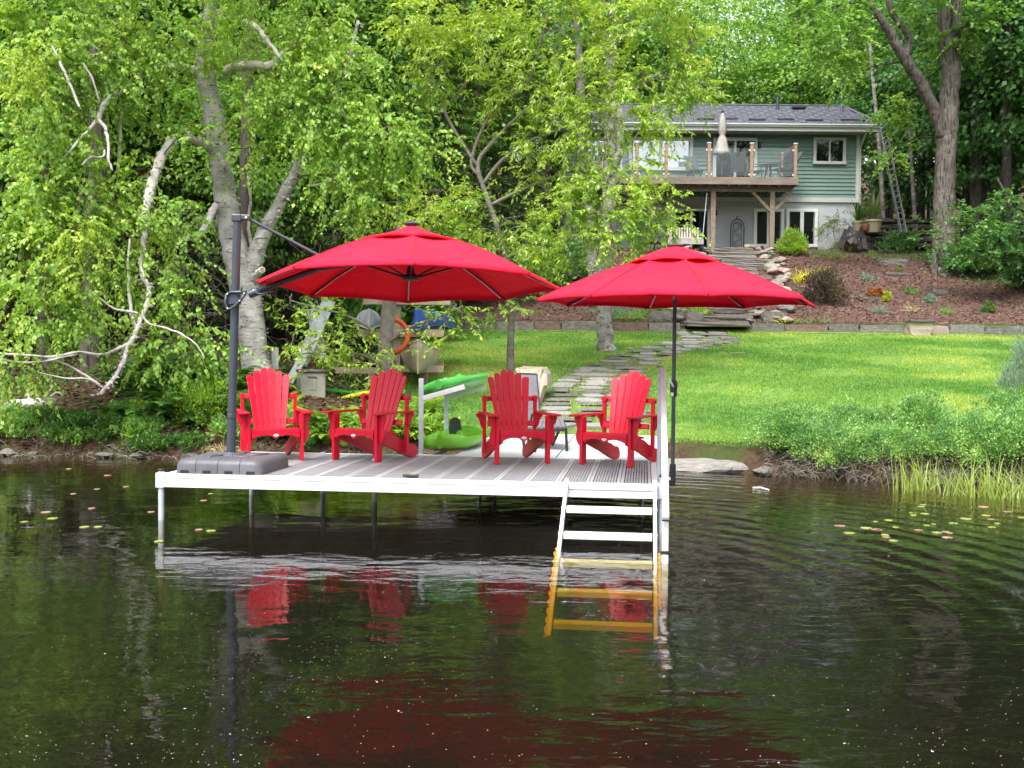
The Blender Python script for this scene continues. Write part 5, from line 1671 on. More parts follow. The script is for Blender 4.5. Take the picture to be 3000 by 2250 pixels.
# beige plastic slide on the lawn
MT['tanplas'] = mat('tan_plastic', (.34, .27, .21), (.38, .30, .235), 3, .5)
sl = thing('toy_slide', 'tan plastic slide lying on the lawn behind the wicker lounger', 'slide', tuple(G(1560, 1165)))
m = MB()
cl_ = [W(1512, 1085, 20.3), W(1518, 1098, 20.2), W(1585, 1102, 20.2), W(1600, 1165, 19.6)]
pts = [(1508, 1110, 20.4), (1512, 1082, 20.4), (1520, 1076, 20.4), (1582, 1080, 20.4), (1590, 1078, 20.3), (1603, 1098, 20.2), (1604, 1130, 20.0), (1592, 1132, 19.9), (1583, 1160, 19.6), (1573, 1195, 19.3), (1566, 1190, 19.3), (1560, 1140, 19.6), (1548, 1112, 20.0)]
front = [W(*p) for p in pts]
bk_ = [p + Vector((.10, .55, .02)) for p in front]
n_ = len(front)
m.add(front + bk_, [tuple(range(n_)), tuple(reversed(range(n_, 2 * n_)))] + [(i, n_ + i, n_ + (i + 1) % n_, (i + 1) % n_) for i in range(n_)])
m.build('slide_body', MT['tanplas'], sl, bevel=.02)
MB().tube([W(1514, 1080, 20.33), W(1518, 1092, 20.3), W(1522, 1110, 20.2)], .035, 8).build('side_rim', MT['tanplas'], sl, smooth=True)
MB().tube([W(1586, 1078, 20.28), W(1578, 1110, 20.1), W(1576, 1150, 19.7), W(1568, 1195, 19.25)], .035, 8).build('side_rim', MT['tanplas'], sl, smooth=True)

# ---------------------------------------------------------------- storage box, boats and timber rack in the undergrowth
MT['boxplas'] = mat('greyish_olive_plastic', (.25, .245, .20), (.30, .295, .245), 3, .6)
MT['boxlid'] = mat('brown_grey_lid', (.085, .072, .066), (.11, .095, .085), 4, .6)
YB = 19.6
b0 = W(862, 1180, YB); b1 = W(935, 1180, YB)
zt_b = W(900, 1092, YB).z
bw_ = b1.x - b0.x
sbx = thing('storage_box', 'upright olive grey plastic storage box with brown lid among the ferns', 'storage box', ((b0.x + b1.x) / 2, YB + .25, b0.z - .05))
RB = Matrix.Rotation(R(18), 3, 'Z')
cx_ = (b0.x + b1.x) / 2 + .03
MB().box((cx_, YB + .25, (zt_b + b0.z - .2) / 2), (bw_ * 1.02, .52, zt_b - b0.z + .2), RB).build('body', MT['boxplas'], sbx, bevel=.02)
MB().box((cx_, YB + .25, zt_b + .028), (bw_ * 1.09, .58, .055), RB).build('lid', MT['boxlid'], sbx, bevel=.02)
for i in range(3):
    z_ = zt_b - .13 - .14 * i
    MB().box(Vector((cx_, YB + .25, z_)) + RB @ Vector((bw_ * .512, 0, 0)), (.012, .46, .10), RB).build('side_panel', MT['boxplas'], sbx, bevel=.004)
MB().box(Vector((cx_, YB + .25, zt_b - .075)) + RB @ Vector((-bw_ * .02, -.265, 0)), (.16, .03, .030), RB).build('handle', MT['boxlid'], sbx, bevel=.01)
MB().box(Vector((cx_, YB + .25, zt_b - .21)) + RB @ Vector((-bw_ * .03, -.262, 0)), (.15, .012, .20), RB).build('front_panel', MT['boxplas'], sbx, bevel=.004)

YK = 22.0
rk2 = thing('timber_boat_rack', 'pale timber rack with stacked beams holding canoes behind the chairs', 'rack', tuple(G(1160, 1140)))
def tim(px0, px1, py, th, Y=YK, dep=.09):
    a = W(px0, py, Y); b = W(px1, py, Y); b.z = a.z
    MB().beam(a, b, dep, th * Y / 3200).build('beam', MT['palewood'], rk2, bevel=.008)
tim(983, 1142, 1085, 18, YK - .3); tim(1130, 1300, 1080, 20, YK); tim(1050, 1300, 975, 22, YK + .1); tim(1065, 1320, 884, 16, YK + .1)
tim(1080, 1300, 1062, 14, YK + 1.3); tim(1060, 1290, 958, 12, YK + 1.3)
for (px_, w_, a_, b_, Y_) in ((1158, 34, 872, 1120, YK + .25), (1140, 26, 1050, 1120, YK + .1), (1240, 26, 1080, 1140, YK + .4), (1090, 20, 1080, 1150, YK + .3)):
    q0 = W(px_, b_, Y_); q1 = W(px_, a_, Y_); q0.x = q1.x
    MB().box(((q0.x), Y_, (q0.z + q1.z) / 2), (w_ * Y_ / 3200, .14, q1.z - q0.z)).build('post', MT['palewood'], rk2, bevel=.01)

def canoe(lab, cen, Wd, Hh, L_, mt, yaw=0, inverted=False, sharp=.9, cat='canoe', name='canoe'):
    t = thing(name, lab, cat, cen)
    ns = 20; npn = 9; vs = []; fs = []
    for i in range(ns + 1):
        s_ = i / ns      # 0 at the bow towards the lake
        w_ = Wd / 2 * (1 - (1 - min(1, s_ * 1.6)) ** 2.2) + .008
        sheer = .30 * Hh * max(0, 1 - s_ * 2.4) ** 2
        for k_ in range(npn):
            u_ = -1 + 2 * k_ / (npn - 1)
            x_ = w_ * math.copysign(abs(u_) ** .7, u_)
            vv_ = abs(u_) ** (1.2 + 1.4 * min(1, s_ * 2))
            z_ = Hh * vv_ + sheer * vv_ + .06 * Hh * max(0, 1 - s_ * 4)
            if inverted: z_ = Hh * 1.2 - z_
            vs.append((x_, s_ * L_ - .25 * (0) , z_))
    for i in range(ns):
        for k_ in range(npn - 1): fs.append((i * npn + k_, i * npn + k_ + 1, (i + 1) * npn + k_ + 1, (i + 1) * npn + k_))
    Mr = Matrix.Rotation(yaw, 3, 'Z'); c_ = Vector(cen)
    vs = [c_ + Mr @ Vector(v_) for v_ in vs]
    MB().add(vs, fs).build('hull', mt, t, smooth=True, solid=.012)
    for e in (0, npn - 1):
        MB().tube([vs[i * npn + e] for i in range(ns + 1)], .018, 6).build('gunwale', mt, t, smooth=True)
    MB().tube([vs[4] + Vector((0, -.01, 0)), vs[4].lerp(vs[0], .6), vs[0] + Vector((0, -.012, 0))], .014, 6).build('bow_strip', mt, t)
    return t
MT['cream'] = mat('weathered_cream_hull', (.34, .29, .20), (.50, .44, .32), 5, .5, c3=(.44, .38, .27))
MT['greyhull'] = mat('pale_grey_hull', (.36, .38, .42), (.50, .52, .56), 4, .45)
MT['bluehull'] = mat('blue_hull', (.012, .055, .32), (.018, .075, .42), 4, .4)
c0 = W(1224, 1100, YK - 1.0)
canoe('weathered cream canoe with its pointed bow towards the lake, lowest on the timber rack', (c0.x, YK - 1.0, c0.z), 1.0, .50, 4.2, MT['cream'], R(5))
c0 = W(1082, 950, YK - .4)
canoe('pale grey hull upturned on the left of the timber rack', (c0.x, YK - .4, c0.z - .05), .62, .32, 3.8, MT['greyhull'], R(8), inverted=True, name='upturned_kayak', cat='boat')
c0 = W(1216, 950, YK - .4)
canoe('blue hull upturned on the right of the timber rack', (c0.x, YK - .4, c0.z - .05), .66, .32, 3.8, MT['bluehull'], R(-4), inverted=True, name='upturned_kayak', cat='boat')
# orange ring
MT['orange'] = mat('orange_red_plastic', (.62, .075, .02), rough=.5)
rg = W(1148, 985, YK - .55)
ringpts = [rg + Vector((.31 * math.cos(a), .08 * math.sin(a), .33 * math.sin(a))) for a in [R(-95 + i * 14) for i in range(16)]]
lr = thing('rescue_ring', 'orange red ring buoy hanging on the post of the timber rack', 'ring buoy', tuple(rg))
MB().tube(ringpts, .050, 10).build('ring', MT['orange'], lr, smooth=True)
# kids kayak and yellow float lying on the ground
a = W(1015, 1152, 20.2)
k1 = kayak('small_kayak', 'green and yellow kayak lying on the ground behind the second red chair', (a.x + .3, 20.4, a.z - .05), 1.6, .5, .12, MT['kgreen2'], 0, R(78), seat=False)
MT['yellowp'] = mat('yellow_plastic', (.72, .52, .015), rough=.45)
fl = thing('yellow_float', 'long yellow plastic float lying beside the green kayak in the ferns', 'float', tuple(W(1045, 1163, 20.0)))
MB().tube([W(1000, 1166, 19.9), W(1030, 1160, 19.9), W(1065, 1154, 20.0), W(1118, 1140, 20.1)], [.02, .045, .045, .03], 8).build('float_body', MT['yellowp'], fl, smooth=True)
MB().tube([W(1112, 1138, 20.1), W(1122, 1150, 20.0)], .04, 8).build('float_end', MT['yellowp'], fl, smooth=True)
# grey planks leaning on each other left of the boxes
MT['planks'] = mat('silver_grey_planks', (.30, .31, .33), (.46, .47, .48), 5, .85, .003, 30)
for (a, b, w_, lab) in ((W(880, 1070, 21), W(965, 880, 21.6), .26, 'wide silver grey plank leaning steeply behind the storage box'),
                        (W(940, 1050, 21.3), W(915, 905, 21.6), .22, 'silver grey plank leaning left above the storage box'),
                        (W(840, 1130, 20.5), W(905, 1020, 21), .16, 'shorter grey plank leaning behind the first red chair'),
                        (W(806, 1085, 20.4), W(806, 1020, 20.6), .13, 'upright grey post beside the big birch trunk')):
    o = MB().beam(a, b, w_, .04, up=(0, -1, .2)).build('leaning_plank', MT['planks'], None, bevel=.006); tag(o, lab, 'plank')

# garden furniture by the house corner
MT['darkbrownp'] = mat('dark_brown_plastic', (.028, .020, .022), (.045, .033, .034), 5, .6)
def wpost(px, py, Y): return W(px, py, Y)
fc = thing('folded_chairs', 'dark brown garden chairs folded and leaning at the house corner', 'folded chairs', tuple(G(2505, 735)))
for (a, b, w_) in (((2452, 733, 45.5), (2478, 672, 46.3), .10), ((2462, 728, 45.5), (2492, 665, 46.3), .12), ((2492, 665, 46.3), (2508, 715, 45.6), .12), ((2500, 715, 45.6), (2525, 668, 46.4), .10),
                   ((2525, 668, 46.4), (2535, 730, 45.6), .16), ((2515, 730, 45.6), (2530, 690, 46.3), .16), ((2470, 700, 45.8), (2530, 690, 46), .14), ((2432, 734, 45.3), (2458, 730, 45.3), .16), ((2478, 690, 46), (2500, 712, 45.7), .2)):
    MB().beam(W(*a), W(*b), w_ * 1.3, .06, up=(0, -1, 0)).build('slat', MT['darkbrownp'], fc, bevel=.01)
def pot(px, py, Y, r_, hh, mt, lab, leaf, nl, ll, name='potted_plant', spread=.8, lw=.03):
    p = W(px, py, Y)
    t = thing(name, lab, 'potted plant', tuple(p))
    MB().lathe([(r_ * .62, 0), (r_ * .72, .02), (r_ * .98, hh * .80), (r_ * 1.08, hh * .84), (r_ * 1.10, hh * .93), (r_ * 1.06, hh), (r_ * .95, hh), (r_ * .9, hh * .9)], p, 24).build('pot', mt, t, smooth='auto')
    n_ = nl
    vs = []; fs = []
    for i in range(n_):
        a = rnd.uniform(0, 6.28); s_ = rnd.uniform(.2, 1) * spread
        q = p + Vector((0, 0, hh * .9)); d_ = Vector((math.cos(a) * s_, math.sin(a) * s_, 1)).normalized()
        sd_ = d_.cross(Vector((0, 0, 1))).normalized() * lw
        seg = 6; b_ = len(vs)
        L1 = ll * rnd.uniform(.6, 1.1)
        for j in range(seg + 1):
            w_ = (1 - j / seg) ** .6
            vs += [q - sd_ * w_, q + sd_ * w_]
            q = q + d_ * L1 / seg; d_ = (d_ + Vector((0, 0, -.22 * s_ - .05))).normalized()
        fs += [(b_ + 2 * j, b_ + 2 * j + 1, b_ + 2 * j + 3, b_ + 2 * j + 2) for j in range(seg)]
    MB().add(vs, fs).build('foliage', leaf, t)
    return t
MT['potolive'] = mat('olive_ceramic', (.26, .24, .14), (.34, .31, .19), 4, .6)
MT['terracotta'] = mat('terracotta', (.26, .10, .055), rough=.8)
pot(2557, 683, 46.2, .36, .55, MT['potolive'], 'large olive ribbed pot with long arching leaves right of the house corner', LF['sage'], 70, 1.5)
pot(2514, 680, 46.6, .25, .45, MT['potolive'], 'smaller olive pot with upright leaves touching the house corner', LF['ferndark'], 50, 1.2)
pot(2535, 675, 46.0, .14, .26, MT['terracotta'], 'small terracotta pot between the two olive pots', LF['sage'], 20, .4, lw=.015)
# ---------------------------------------------------------------- trees
def smooth_poly(pts, rad, sub=4):
    P_ = [Vector(p) for p in pts]; out = []; ro = []
    for i in range(len(P_) - 1):
        p0 = P_[max(i - 1, 0)]; p1 = P_[i]; p2 = P_[i + 1]; p3 = P_[min(i + 2, len(P_) - 1)]
        for k_ in range(sub):
            t_ = k_ / sub
            out.append(.5 * ((2 * p1) + (p2 - p0) * t_ + (2 * p0 - 5 * p1 + 4 * p2 - p3) * t_ * t_ + (3 * p1 - p0 - 3 * p2 + p3) * t_ ** 3))
            ro.append(rad[i] + (rad[i + 1] - rad[i]) * t_)
    out.append(P_[-1]); ro.append(rad[-1])
    return out, ro

def limb(pp, mat_, parent, name='limb', n=12, jit=.05, seed=3, sub=4):
    """pp: (px, py, Y, width in photo pixels)"""
    pts = [W(a, b, c) for a, b, c, d in pp]; rad = [d * c / 3200 / 2 for a, b, c, d in pp]
    rs = random.Random(seed + int(pp[0][0]))
    pts, rad = smooth_poly(pts, rad, sub)
    knob = max(jit, .13) if mat_ is MT['birchlimb'] else jit * .7
    for i in range(1, len(pts) - 1):
        pts[i] = pts[i] + Vector((rs.gauss(0, 1), rs.gauss(0, 1), rs.gauss(0, 1))) * rad[i] * knob * 1.4
        rad[i] *= 1 + knob * rs.uniform(-1, 1.2)
    MB().tube(pts, rad, n, jit, seed).build(name, mat_, parent, smooth=True)
    return pts

def twiggeo(paths, r0, r1=.3):
    """paths (N,K,3) -> three-sided tapering twigs"""
    N_, K_, _ = paths.shape
    d = np.gradient(paths, axis=1); d /= np.maximum(np.linalg.norm(d, axis=2, keepdims=True), 1e-6)
    ref = np.array([.3, .9, .1]); a = np.cross(d, ref); a /= np.maximum(np.linalg.norm(a, axis=2, keepdims=True), 1e-6)
    b = np.cross(d, a)
    rr = (r0 if hasattr(r0, '__len__') else np.full(N_, r0))[:, None, None] * np.linspace(1, r1, K_)[None, :, None]
    vs = []
    for j in range(3):
        t_ = 2 * math.pi * j / 3
        vs.append(paths + (a * math.cos(t_) + b * math.sin(t_)) * rr)
    v = np.stack(vs, 2).reshape(-1, 3)
    base = (np.arange(N_)[:, None] * K_ + np.arange(K_ - 1)[None, :]) * 3
    fs = []
    for j in range(3):
        j2 = (j + 1) % 3
        fs.append(np.stack([base + j, base + j2, base + 3 + j2, base + 3 + j], -1).reshape(-1, 4))
    return v, np.concatenate(fs)

def sprays(P, D_, length, k_, LL, LW, droop, hang, side=.7, nrm_noise=.7, fold=.16, wide=.42, along=.5):
    N_ = len(P)
    t_ = np.linspace(.12, 1, k_)[None, :, None]
    ln = (length * NR.uniform(.6, 1.25, N_))[:, None, None]
    D3 = unit(D_)[:, None, :]
    zd = np.array([0, 0, -1.])
    pos = P[:, None, :] + D3 * t_ * ln + zd * (droop * t_ ** 2) * ln
    tan = D3 + zd * 2 * droop * t_
    tan = tan / np.linalg.norm(tan, axis=2, keepdims=True)
    up = np.array([0, 0, 1.])
    lat = np.cross(tan, up); lat /= np.maximum(np.linalg.norm(lat, axis=2, keepdims=True), 1e-4)
    sg = np.where(np.arange(k_) % 2 == 0, 1, -1)[None, :, None]
    ax_ = tan * along + lat * sg * side + zd * hang + NR.normal(0, .28, (N_, k_, 3))
    nrm = np.broadcast_to(up, (N_, k_, 3)) + NR.normal(0, nrm_noise, (N_, k_, 3))
    Pl = pos.reshape(-1, 3); Al = ax_.reshape(-1, 3); Nl = nrm.reshape(-1, 3)
    n_ = len(Pl)
    v, f_ = leafgeo(Pl, Al, Nl, LL * NR.uniform(.65, 1.2, n_), LW * NR.uniform(.75, 1.15, n_), fold, wide)
    t2 = np.linspace(0, 1, 4)[None, :, None]
    paths = P[:, None, :] + D3 * t2 * ln + zd * (droop * t2 ** 2) * ln
    return v, f_, paths, pos

def blobpoints(bl):
    """bl: list of (px,py,rx,ry,Y,dY,n) -> clumped points"""
    out = []; cen = []
    for (px, py, rx, ry, Y, dY, n_) in bl:
        c_ = np.array(W(px, py, Y))
        sx_ = rx * Y / 3200; sz = ry * Y / 3200
        nc = max(3, int(n_ / 9))
        u = NR.normal(size=(nc, 3)); u /= np.maximum(np.linalg.norm(u, axis=1, keepdims=True), 1e-6)
        r_ = NR.rand(nc, 1) ** .42
        cc_ = c_ + u * r_ * np.array([sx_, dY, sz])
        idx = NR.randint(0, nc, n_)
        out.append(cc_[idx] + NR.normal(0, 1, (n_, 3)) * np.array([.16, .16, .13]) * min(1, Y / 18))
        cen.append((c_, cc_))
    return out, cen

def vcat(parts):
    vs = []; fs = []; b = 0
    for v, f_ in parts:
        vs.append(v); fs.append(f_ + b); b += len(v)
    return np.concatenate(vs), np.concatenate(fs)

def leafy(parent, bl, skeleton, leafm, twigm, k_, LL, LW, length, droop, hang, twr=.0035, limbr=.018, raceme=None, outward=.6, dirdown=0, branch=1.0, wide=.42, side=.7, along=.5, nrm=.7, nsub=14):
    pts, cen = blobpoints(bl)
    lv = []; tw = []; rc = []
    sk = np.array([tuple(p) for p in skeleton])
    for P_, (c_, cc_) in zip(pts, cen):
        D_ = unit(P_ - c_) * outward + NR.normal(0, .55, P_.shape) + np.array([0, 0, -dirdown])
        v, f_, paths, pos = sprays(P_, D_, length, k_, LL, LW, droop, hang, wide=wide, side=side, along=along, nrm_noise=nrm)
        lv.append((v, f_))
        kk = NR.rand(len(paths)) < branch
        tw.append(twiggeo(paths[kk], twr))
        if raceme:
            q = pos[:, k_ // 2][NR.rand(len(pos)) < raceme]
            m_ = len(q)
            for _ in range(1):
                ax_ = NR.normal(0, .45, (m_, 3)) + np.array([0, 0, -.5])
                rc.append(leafgeo(q, ax_, rdir(m_), NR.uniform(.08, .13, m_), NR.uniform(.028, .042, m_), .5, .5))
        # boughs from the trunk to the clump centres
        sel = cc_[NR.permutation(len(cc_))[:max(2, min(nsub, len(cc_)))]]
        j0 = np.argmin(np.linalg.norm(sk - c_, axis=1) + np.abs(sk[:, 2] - c_[2] + .4) * .3)
        s0 = sk[j0]
        tt = np.linspace(0, 1, 7)[None, :, None]
        mid = c_ * .5 + s0 * .5 + np.array([0, 0, .25])
        hub_ = c_
        # main bough
        main = (1 - tt) ** 2 * s0 + 2 * tt * (1 - tt) * mid + tt ** 2 * hub_
        tw.append(twiggeo(main + NR.normal(0, .02, main.shape) * np.sin(np.pi * tt), np.array([limbr]), .5))
        st_ = main[0][NR.randint(3, 7, len(sel))]
        m2 = (st_ + sel) / 2 + NR.normal(0, .12, sel.shape)
        br = (1 - tt) ** 2 * st_[:, None] + 2 * tt * (1 - tt) * m2[:, None] + tt ** 2 * sel[:, None]
        tw.append(twiggeo(br, np.full(len(sel), limbr * .42), .35))
    v, f_ = vcat(lv); npmesh('crown', v, f_, leafm, parent, kind='stuff')
    v, f_ = vcat(tw); npmesh('twigs', v, f_, twigm, parent, kind='stuff')
    if rc:
        v, f_ = vcat(rc); npmesh('catkins', v, f_, LF['raceme'], parent, kind='stuff')

# ---- the big leaning birch by the shore, left
bt = thing('birch_tree', 'big leaning white birch on the bank behind the umbrella mast', 'birch', tuple(W(762, 1190, 20)))
BK = MT['birch']
tk = limb([(775, 1205, 20, 112), (757, 1120, 20, 92), (745, 1040, 20, 84), (729, 900, 20, 76), (712, 830, 20, 80), (690, 740, 20, 74), (669, 640, 20, 66), (655, 540, 20, 61), (640, 430, 20, 60), (622, 340, 20, 60), (608, 260, 20, 58), (600, 200, 20, 52), (598, 130, 20, 40), (612, 60, 20, 34), (618, 0, 20, 30), (600, -150, 20, 26), (560, -400, 20, 16)], BK, bt, 'trunk', 18, .045)
r1 = limb([(728, 830, 20, 50), (742, 770, 20, 52), (760, 715, 20, 46), (785, 660, 20, 40), (815, 605, 20, 36), (845, 545, 20, 32), (868, 500, 20, 28), (893, 430, 20, 24), (915, 380, 19.8, 22), (950, 330, 19.6, 18), (975, 283, 19.5, 14), (1020, 180, 19.3, 11), (1050, 60, 19.2, 9)], BK, bt, 'limb', 14)
MB().tube([W(757, 800, 19.75), W(768, 790, 19.55)], [.070, .056], 16).build('sawn_stub', MT['birchlimb'], bt)
MB().tube([W(768, 790, 19.555), W(769, 789.5, 19.54)], [.042, .040], 14).build('sawn_face', mat('sawn_wood', (.24, .11, .06), (.42, .25, .15), 12, .8), bt)
BL = MT['birchlimb']
l1 = limb([(585, 222, 20, 30), (560, 205, 19.8, 24), (520, 196, 19.5, 22), (470, 200, 19.2, 20), (425, 214, 18.9, 19), (388, 240, 18.6, 18), (352, 268, 18.3, 16), (325, 285, 18.1, 15), (300, 315, 17.9, 15), (288, 350, 17.8, 14)], BL, bt, 'limb', 10)
limb([(288, 350, 17.8, 11), (306, 372, 17.7, 10), (316, 410, 17.6, 9), (318, 460, 17.5, 8), (330, 500, 17.5, 7)], BL, bt, 'limb', 8)
limb([(288, 350, 17.8, 10), (255, 385, 17.6, 9), (215, 430, 17.4, 7), (180, 470, 17.2, 5)], BL, bt, 'limb', 8)
limb([(307, 440, 17.6, 6), (300, 460, 17.5, 6), (265, 460, 17.4, 6), (240, 485, 17.3, 5)], BL, bt, 'limb', 6)
l2 = limb([(640, 450, 20, 34), (610, 425, 19.8, 26), (575, 410, 19.5, 22), (535, 408, 19.2, 24), (497, 420, 18.9, 27), (475, 455, 18.6, 28), (458, 500, 18.4, 27), (443, 540, 18.2, 28), (435, 580, 18.1, 26), (430, 610, 18, 20), (425, 650, 17.9, 16), (422, 700, 17.8, 14), (418, 740, 17.8, 12), (412, 770, 17.7, 12), (420, 815, 17.6, 13), (436, 845, 17.6, 14), (434, 880, 17.5, 14), (418, 920, 17.4, 13), (405, 955, 17.3, 13), (392, 985, 17.2, 14), (375, 1015, 17.1, 14), (360, 1060, 17, 13), (340, 1100, 16.9, 12), (312, 1135, 16.8, 12), (285, 1158, 16.8, 5)], BL, bt, 'limb', 10)
limb([(410, 920, 17.4, 7), (375, 912, 17.3, 7), (335, 905, 17.2, 6), (300, 880, 17.1, 6), (262, 850, 17, 5)], BL, bt, 'limb', 6)
limb([(415, 925, 17.4, 7), (440, 950, 17.3, 7), (480, 960, 17.2, 6), (530, 978, 17.1, 6), (575, 1010, 17, 4), (600, 1050, 17, 3)], BL, bt, 'limb', 6)
limb([(400, 965, 17.3, 12), (385, 915, 17.4, 10), (378, 850, 17.5, 9), (375, 780, 17.6, 7), (380, 700, 17.7, 6)], BL, bt, 'limb', 8)
limb([(388, 1000, 17.2, 11), (350, 1020, 17, 10), (300, 1038, 16.8, 9), (230, 1032, 16.6, 8), (150, 1045, 16.4, 8), (60, 1040, 16.2, 7), (-60, 1030, 16, 6)], BL, bt, 'limb', 8)
limb([(230, 1035, 16.6, 8), (150, 1055, 16.4, 7), (60, 1062, 16.3, 7), (-50, 1040, 16.1, 5)], BL, bt, 'limb', 6)
limb([(305, 1138, 16.8, 9), (250, 1100, 16.7, 8), (200, 1070, 16.6, 7), (140, 1050, 16.5, 5)], BL, bt, 'limb', 6)
limb([(298, 1135, 16.8, 6), (255, 1110, 16.6, 6), (190, 1108, 16.5, 5), (110, 1090, 16.4, 3)], BL, bt, 'limb', 6)
l3 = limb([(655, 600, 20, 28), (628, 610, 19.8, 22), (610, 650, 19.5, 20), (590, 680, 19.3, 18), (560, 698, 19.1, 14), (520, 692, 18.9, 11), (490, 670, 18.7, 9)], BL, bt, 'limb', 10)
l4 = limb([(648, 35, 20, 26), (690, 42, 19.8, 22), (720, 60, 19.6, 20), (752, 82, 19.4, 22), (790, 130, 19.2, 16), (830, 180, 19, 10)], BL, bt, 'limb', 8)
l5 = limb([(655, 220, 20, 30), (685, 198, 19.8, 28), (730, 190, 19.5, 28), (790, 192, 19.3, 24), (840, 150, 19.2, 16), (900, 90, 19, 10)], BL, bt, 'limb', 10)
limb([(735, 590, 20.2, 8), (728, 640, 20.3, 9), (732, 700, 20.3, 10), (745, 745, 20.2, 12)], BL, bt, 'limb', 6)
limb([(725, 515, 20.2, 6), (735, 590, 20.2, 8)], BL, bt, 'limb', 6)
limb([(900, 545, 19.8, 7), (940, 540, 19.7, 6), (985, 520, 19.5, 8), (990, 500, 19.4, 9), (1010, 440, 19.3, 9), (1018, 370, 19.2, 9), (1000, 320, 19.1, 10)], BL, bt, 'limb', 6)
for pp in ([(350, 230, 18.6, 8), (356, 330, 18.6, 9), (352, 420, 18.5, 10), (345, 500, 18.5, 9)], [(150, 130, 17, 6), (180, 190, 17, 8), (210, 260, 17, 8), (235, 320, 17, 6)], [(243, 185, 17.4, 5), (270, 230, 17.4, 6), (292, 300, 17.5, 5)]):
    limb(pp, BL, bt, 'limb', 6)
skel = tk + r1 + l1 + l2 + l3 + l4 + l5
def nb_(rx, ry, q=330): return int(math.pi * rx * ry / q)
bb = []
for (px, py, rx, ry, Y, dY) in ((120, 130, 200, 170, 17.2, 1.0), (330, 90, 170, 120, 17.8, 1.0), (500, 110, 130, 120, 18.3, .9), (90, 370, 170, 130, 17, .8), (270, 230, 140, 80, 17.6, .7), (470, 290, 80, 80, 18.2, .6),
                           (90, 560, 150, 120, 16.6, .8), (250, 560, 120, 90, 17.1, .7), (400, 500, 70, 60, 17.7, .5), (90, 760, 150, 110, 16.4, .8), (260, 740, 120, 90, 16.9, .6), (390, 660, 110, 80, 17.3, .5), (520, 650, 110, 60, 17.8, .5), (470, 780, 110, 70, 17.4, .5),
                           (110, 930, 160, 80, 16.2, .6), (300, 960, 90, 50, 16.8, .4), (510, 900, 90, 60, 17.2, .4), (560, 990, 110, 60, 17.3, .4), (610, 1050, 60, 50, 17.6, .3), (480, 1040, 80, 50, 17.1, .3), (20, 1060, 50, 90, 16, .3),
                           (700, 120, 90, 90, 19.2, .7), (840, 150, 130, 120, 18.8, .9), (760, 330, 80, 70, 18.8, .6), (880, 330, 130, 110, 18.5, .8), (1000, 230, 120, 130, 18.5, .8), (1010, 420, 130, 90, 18.4, .7), (770, 440, 60, 40, 20.6, .3), (1120, 400, 110, 90, 18.3, .6),
                           (1240, 430, 90, 70, 18.2, .5), (1010, 540, 100, 40, 18.6, .4), (950, 480, 70, 50, 20.6, .3), (560, 400, 55, 26, 17.9, .2), (1100, 540, 90, 50, 18.4, .4), (660, 500, 40, 30, 19.1, .2), (930, 60, 110, 80, 18.7, .7)):
    bb.append((px, py, rx, ry, Y + .55, dY * .8, nb_(rx, ry)))
for (px, py, rx, ry, Y, dY) in ((300, -250, 420, 220, 18, 1.5), (800, -200, 300, 200, 18.8, 1.3), (100, -600, 400, 200, 18, 1.5), (600, -560, 350, 220, 19, 1.6)):
    bb.append((px, py, rx, ry, Y, dY, nb_(rx, ry, 800)))
leafy(bt, bb, skel, LF['birch'], MT['twig'], 12, .088, .064, .42, .55, .75, limbr=.014)
# brighter young growth hanging among the birch leaves
yb_ = thing('climbing_vine', 'yellow green young vine leaves hanging within the birch crown', 'vine', tuple(W(220, 760, 16.4)))
leafy(yb_, [(105, 170, 70, 90, 16.2, .3, 60), (215, 690, 60, 100, 16.0, .25, 70), (240, 800, 40, 50, 16.1, .2, 24), (90, 260, 60, 50, 16.2, .2, 26)], l1, LF['cherry'], MT['twig'], 12, .075, .05, .32, .5, .7, limbr=.006)

# ---- cherries with pale catkin-like flowers in front of the house
ct = thing('flowering_cherry', 'yellow green flowering tree with cream blossoms in front of the house', 'tree', tuple(G(1495, 1090)))
CB = MT['smallbark']
ck1 = limb([(1496, 1095, 24.3, 26), (1496, 1000, 24.3, 20), (1498, 940, 24.3, 20), (1500, 860, 24.2, 18), (1480, 760, 24.1, 17), (1455, 660, 24, 16), (1420, 560, 24, 15), (1400, 480, 24, 13), (1440, 420, 24, 11), (1520, 340, 23.9, 9), (1600, 280, 23.8, 7)], CB, ct, 'trunk', 12)
TG = MT['twiggrey']
ck2 = limb([(1415, 540, 24, 12), (1470, 470, 24, 11), (1560, 410, 23.9, 10), (1660, 370, 23.8, 9), (1740, 300, 23.7, 7), (1775, 190, 23.6, 5)], TG, ct, 'limb', 8)
ck3 = limb([(1400, 490, 24, 11), (1330, 380, 24, 10), (1290, 300, 24, 9), (1250, 210, 23.9, 7), (1240, 130, 23.9, 5)], TG, ct, 'limb', 8)
ck4 = limb([(1320, 300, 24, 8), (1360, 250, 24, 8), (1410, 190, 24, 7), (1420, 130, 24, 5)], TG, ct, 'limb', 8)
ck5 = limb([(1440, 600, 24, 12), (1520, 560, 24, 10), (1620, 520, 24, 9), (1700, 500, 23.9, 8), (1790, 560, 23.8, 6)], TG, ct, 'limb', 8)
ck6 = limb([(1410, 520, 24, 10), (1380, 470, 24, 9), (1440, 330, 24, 9), (1540, 250, 24, 8), (1570, 170, 24, 6), (1600, 60, 24, 5)], TG, ct, 'limb', 8)
ck7 = limb([(1740, 300, 23.7, 6), (1850, 260, 23.6, 6), (1960, 200, 23.5, 5), (2040, 120, 23.4, 4)], TG, ct, 'limb', 6)
cs = ck1 + ck2 + ck3 + ck4 + ck5 + ck6 + ck7
cb_ = []
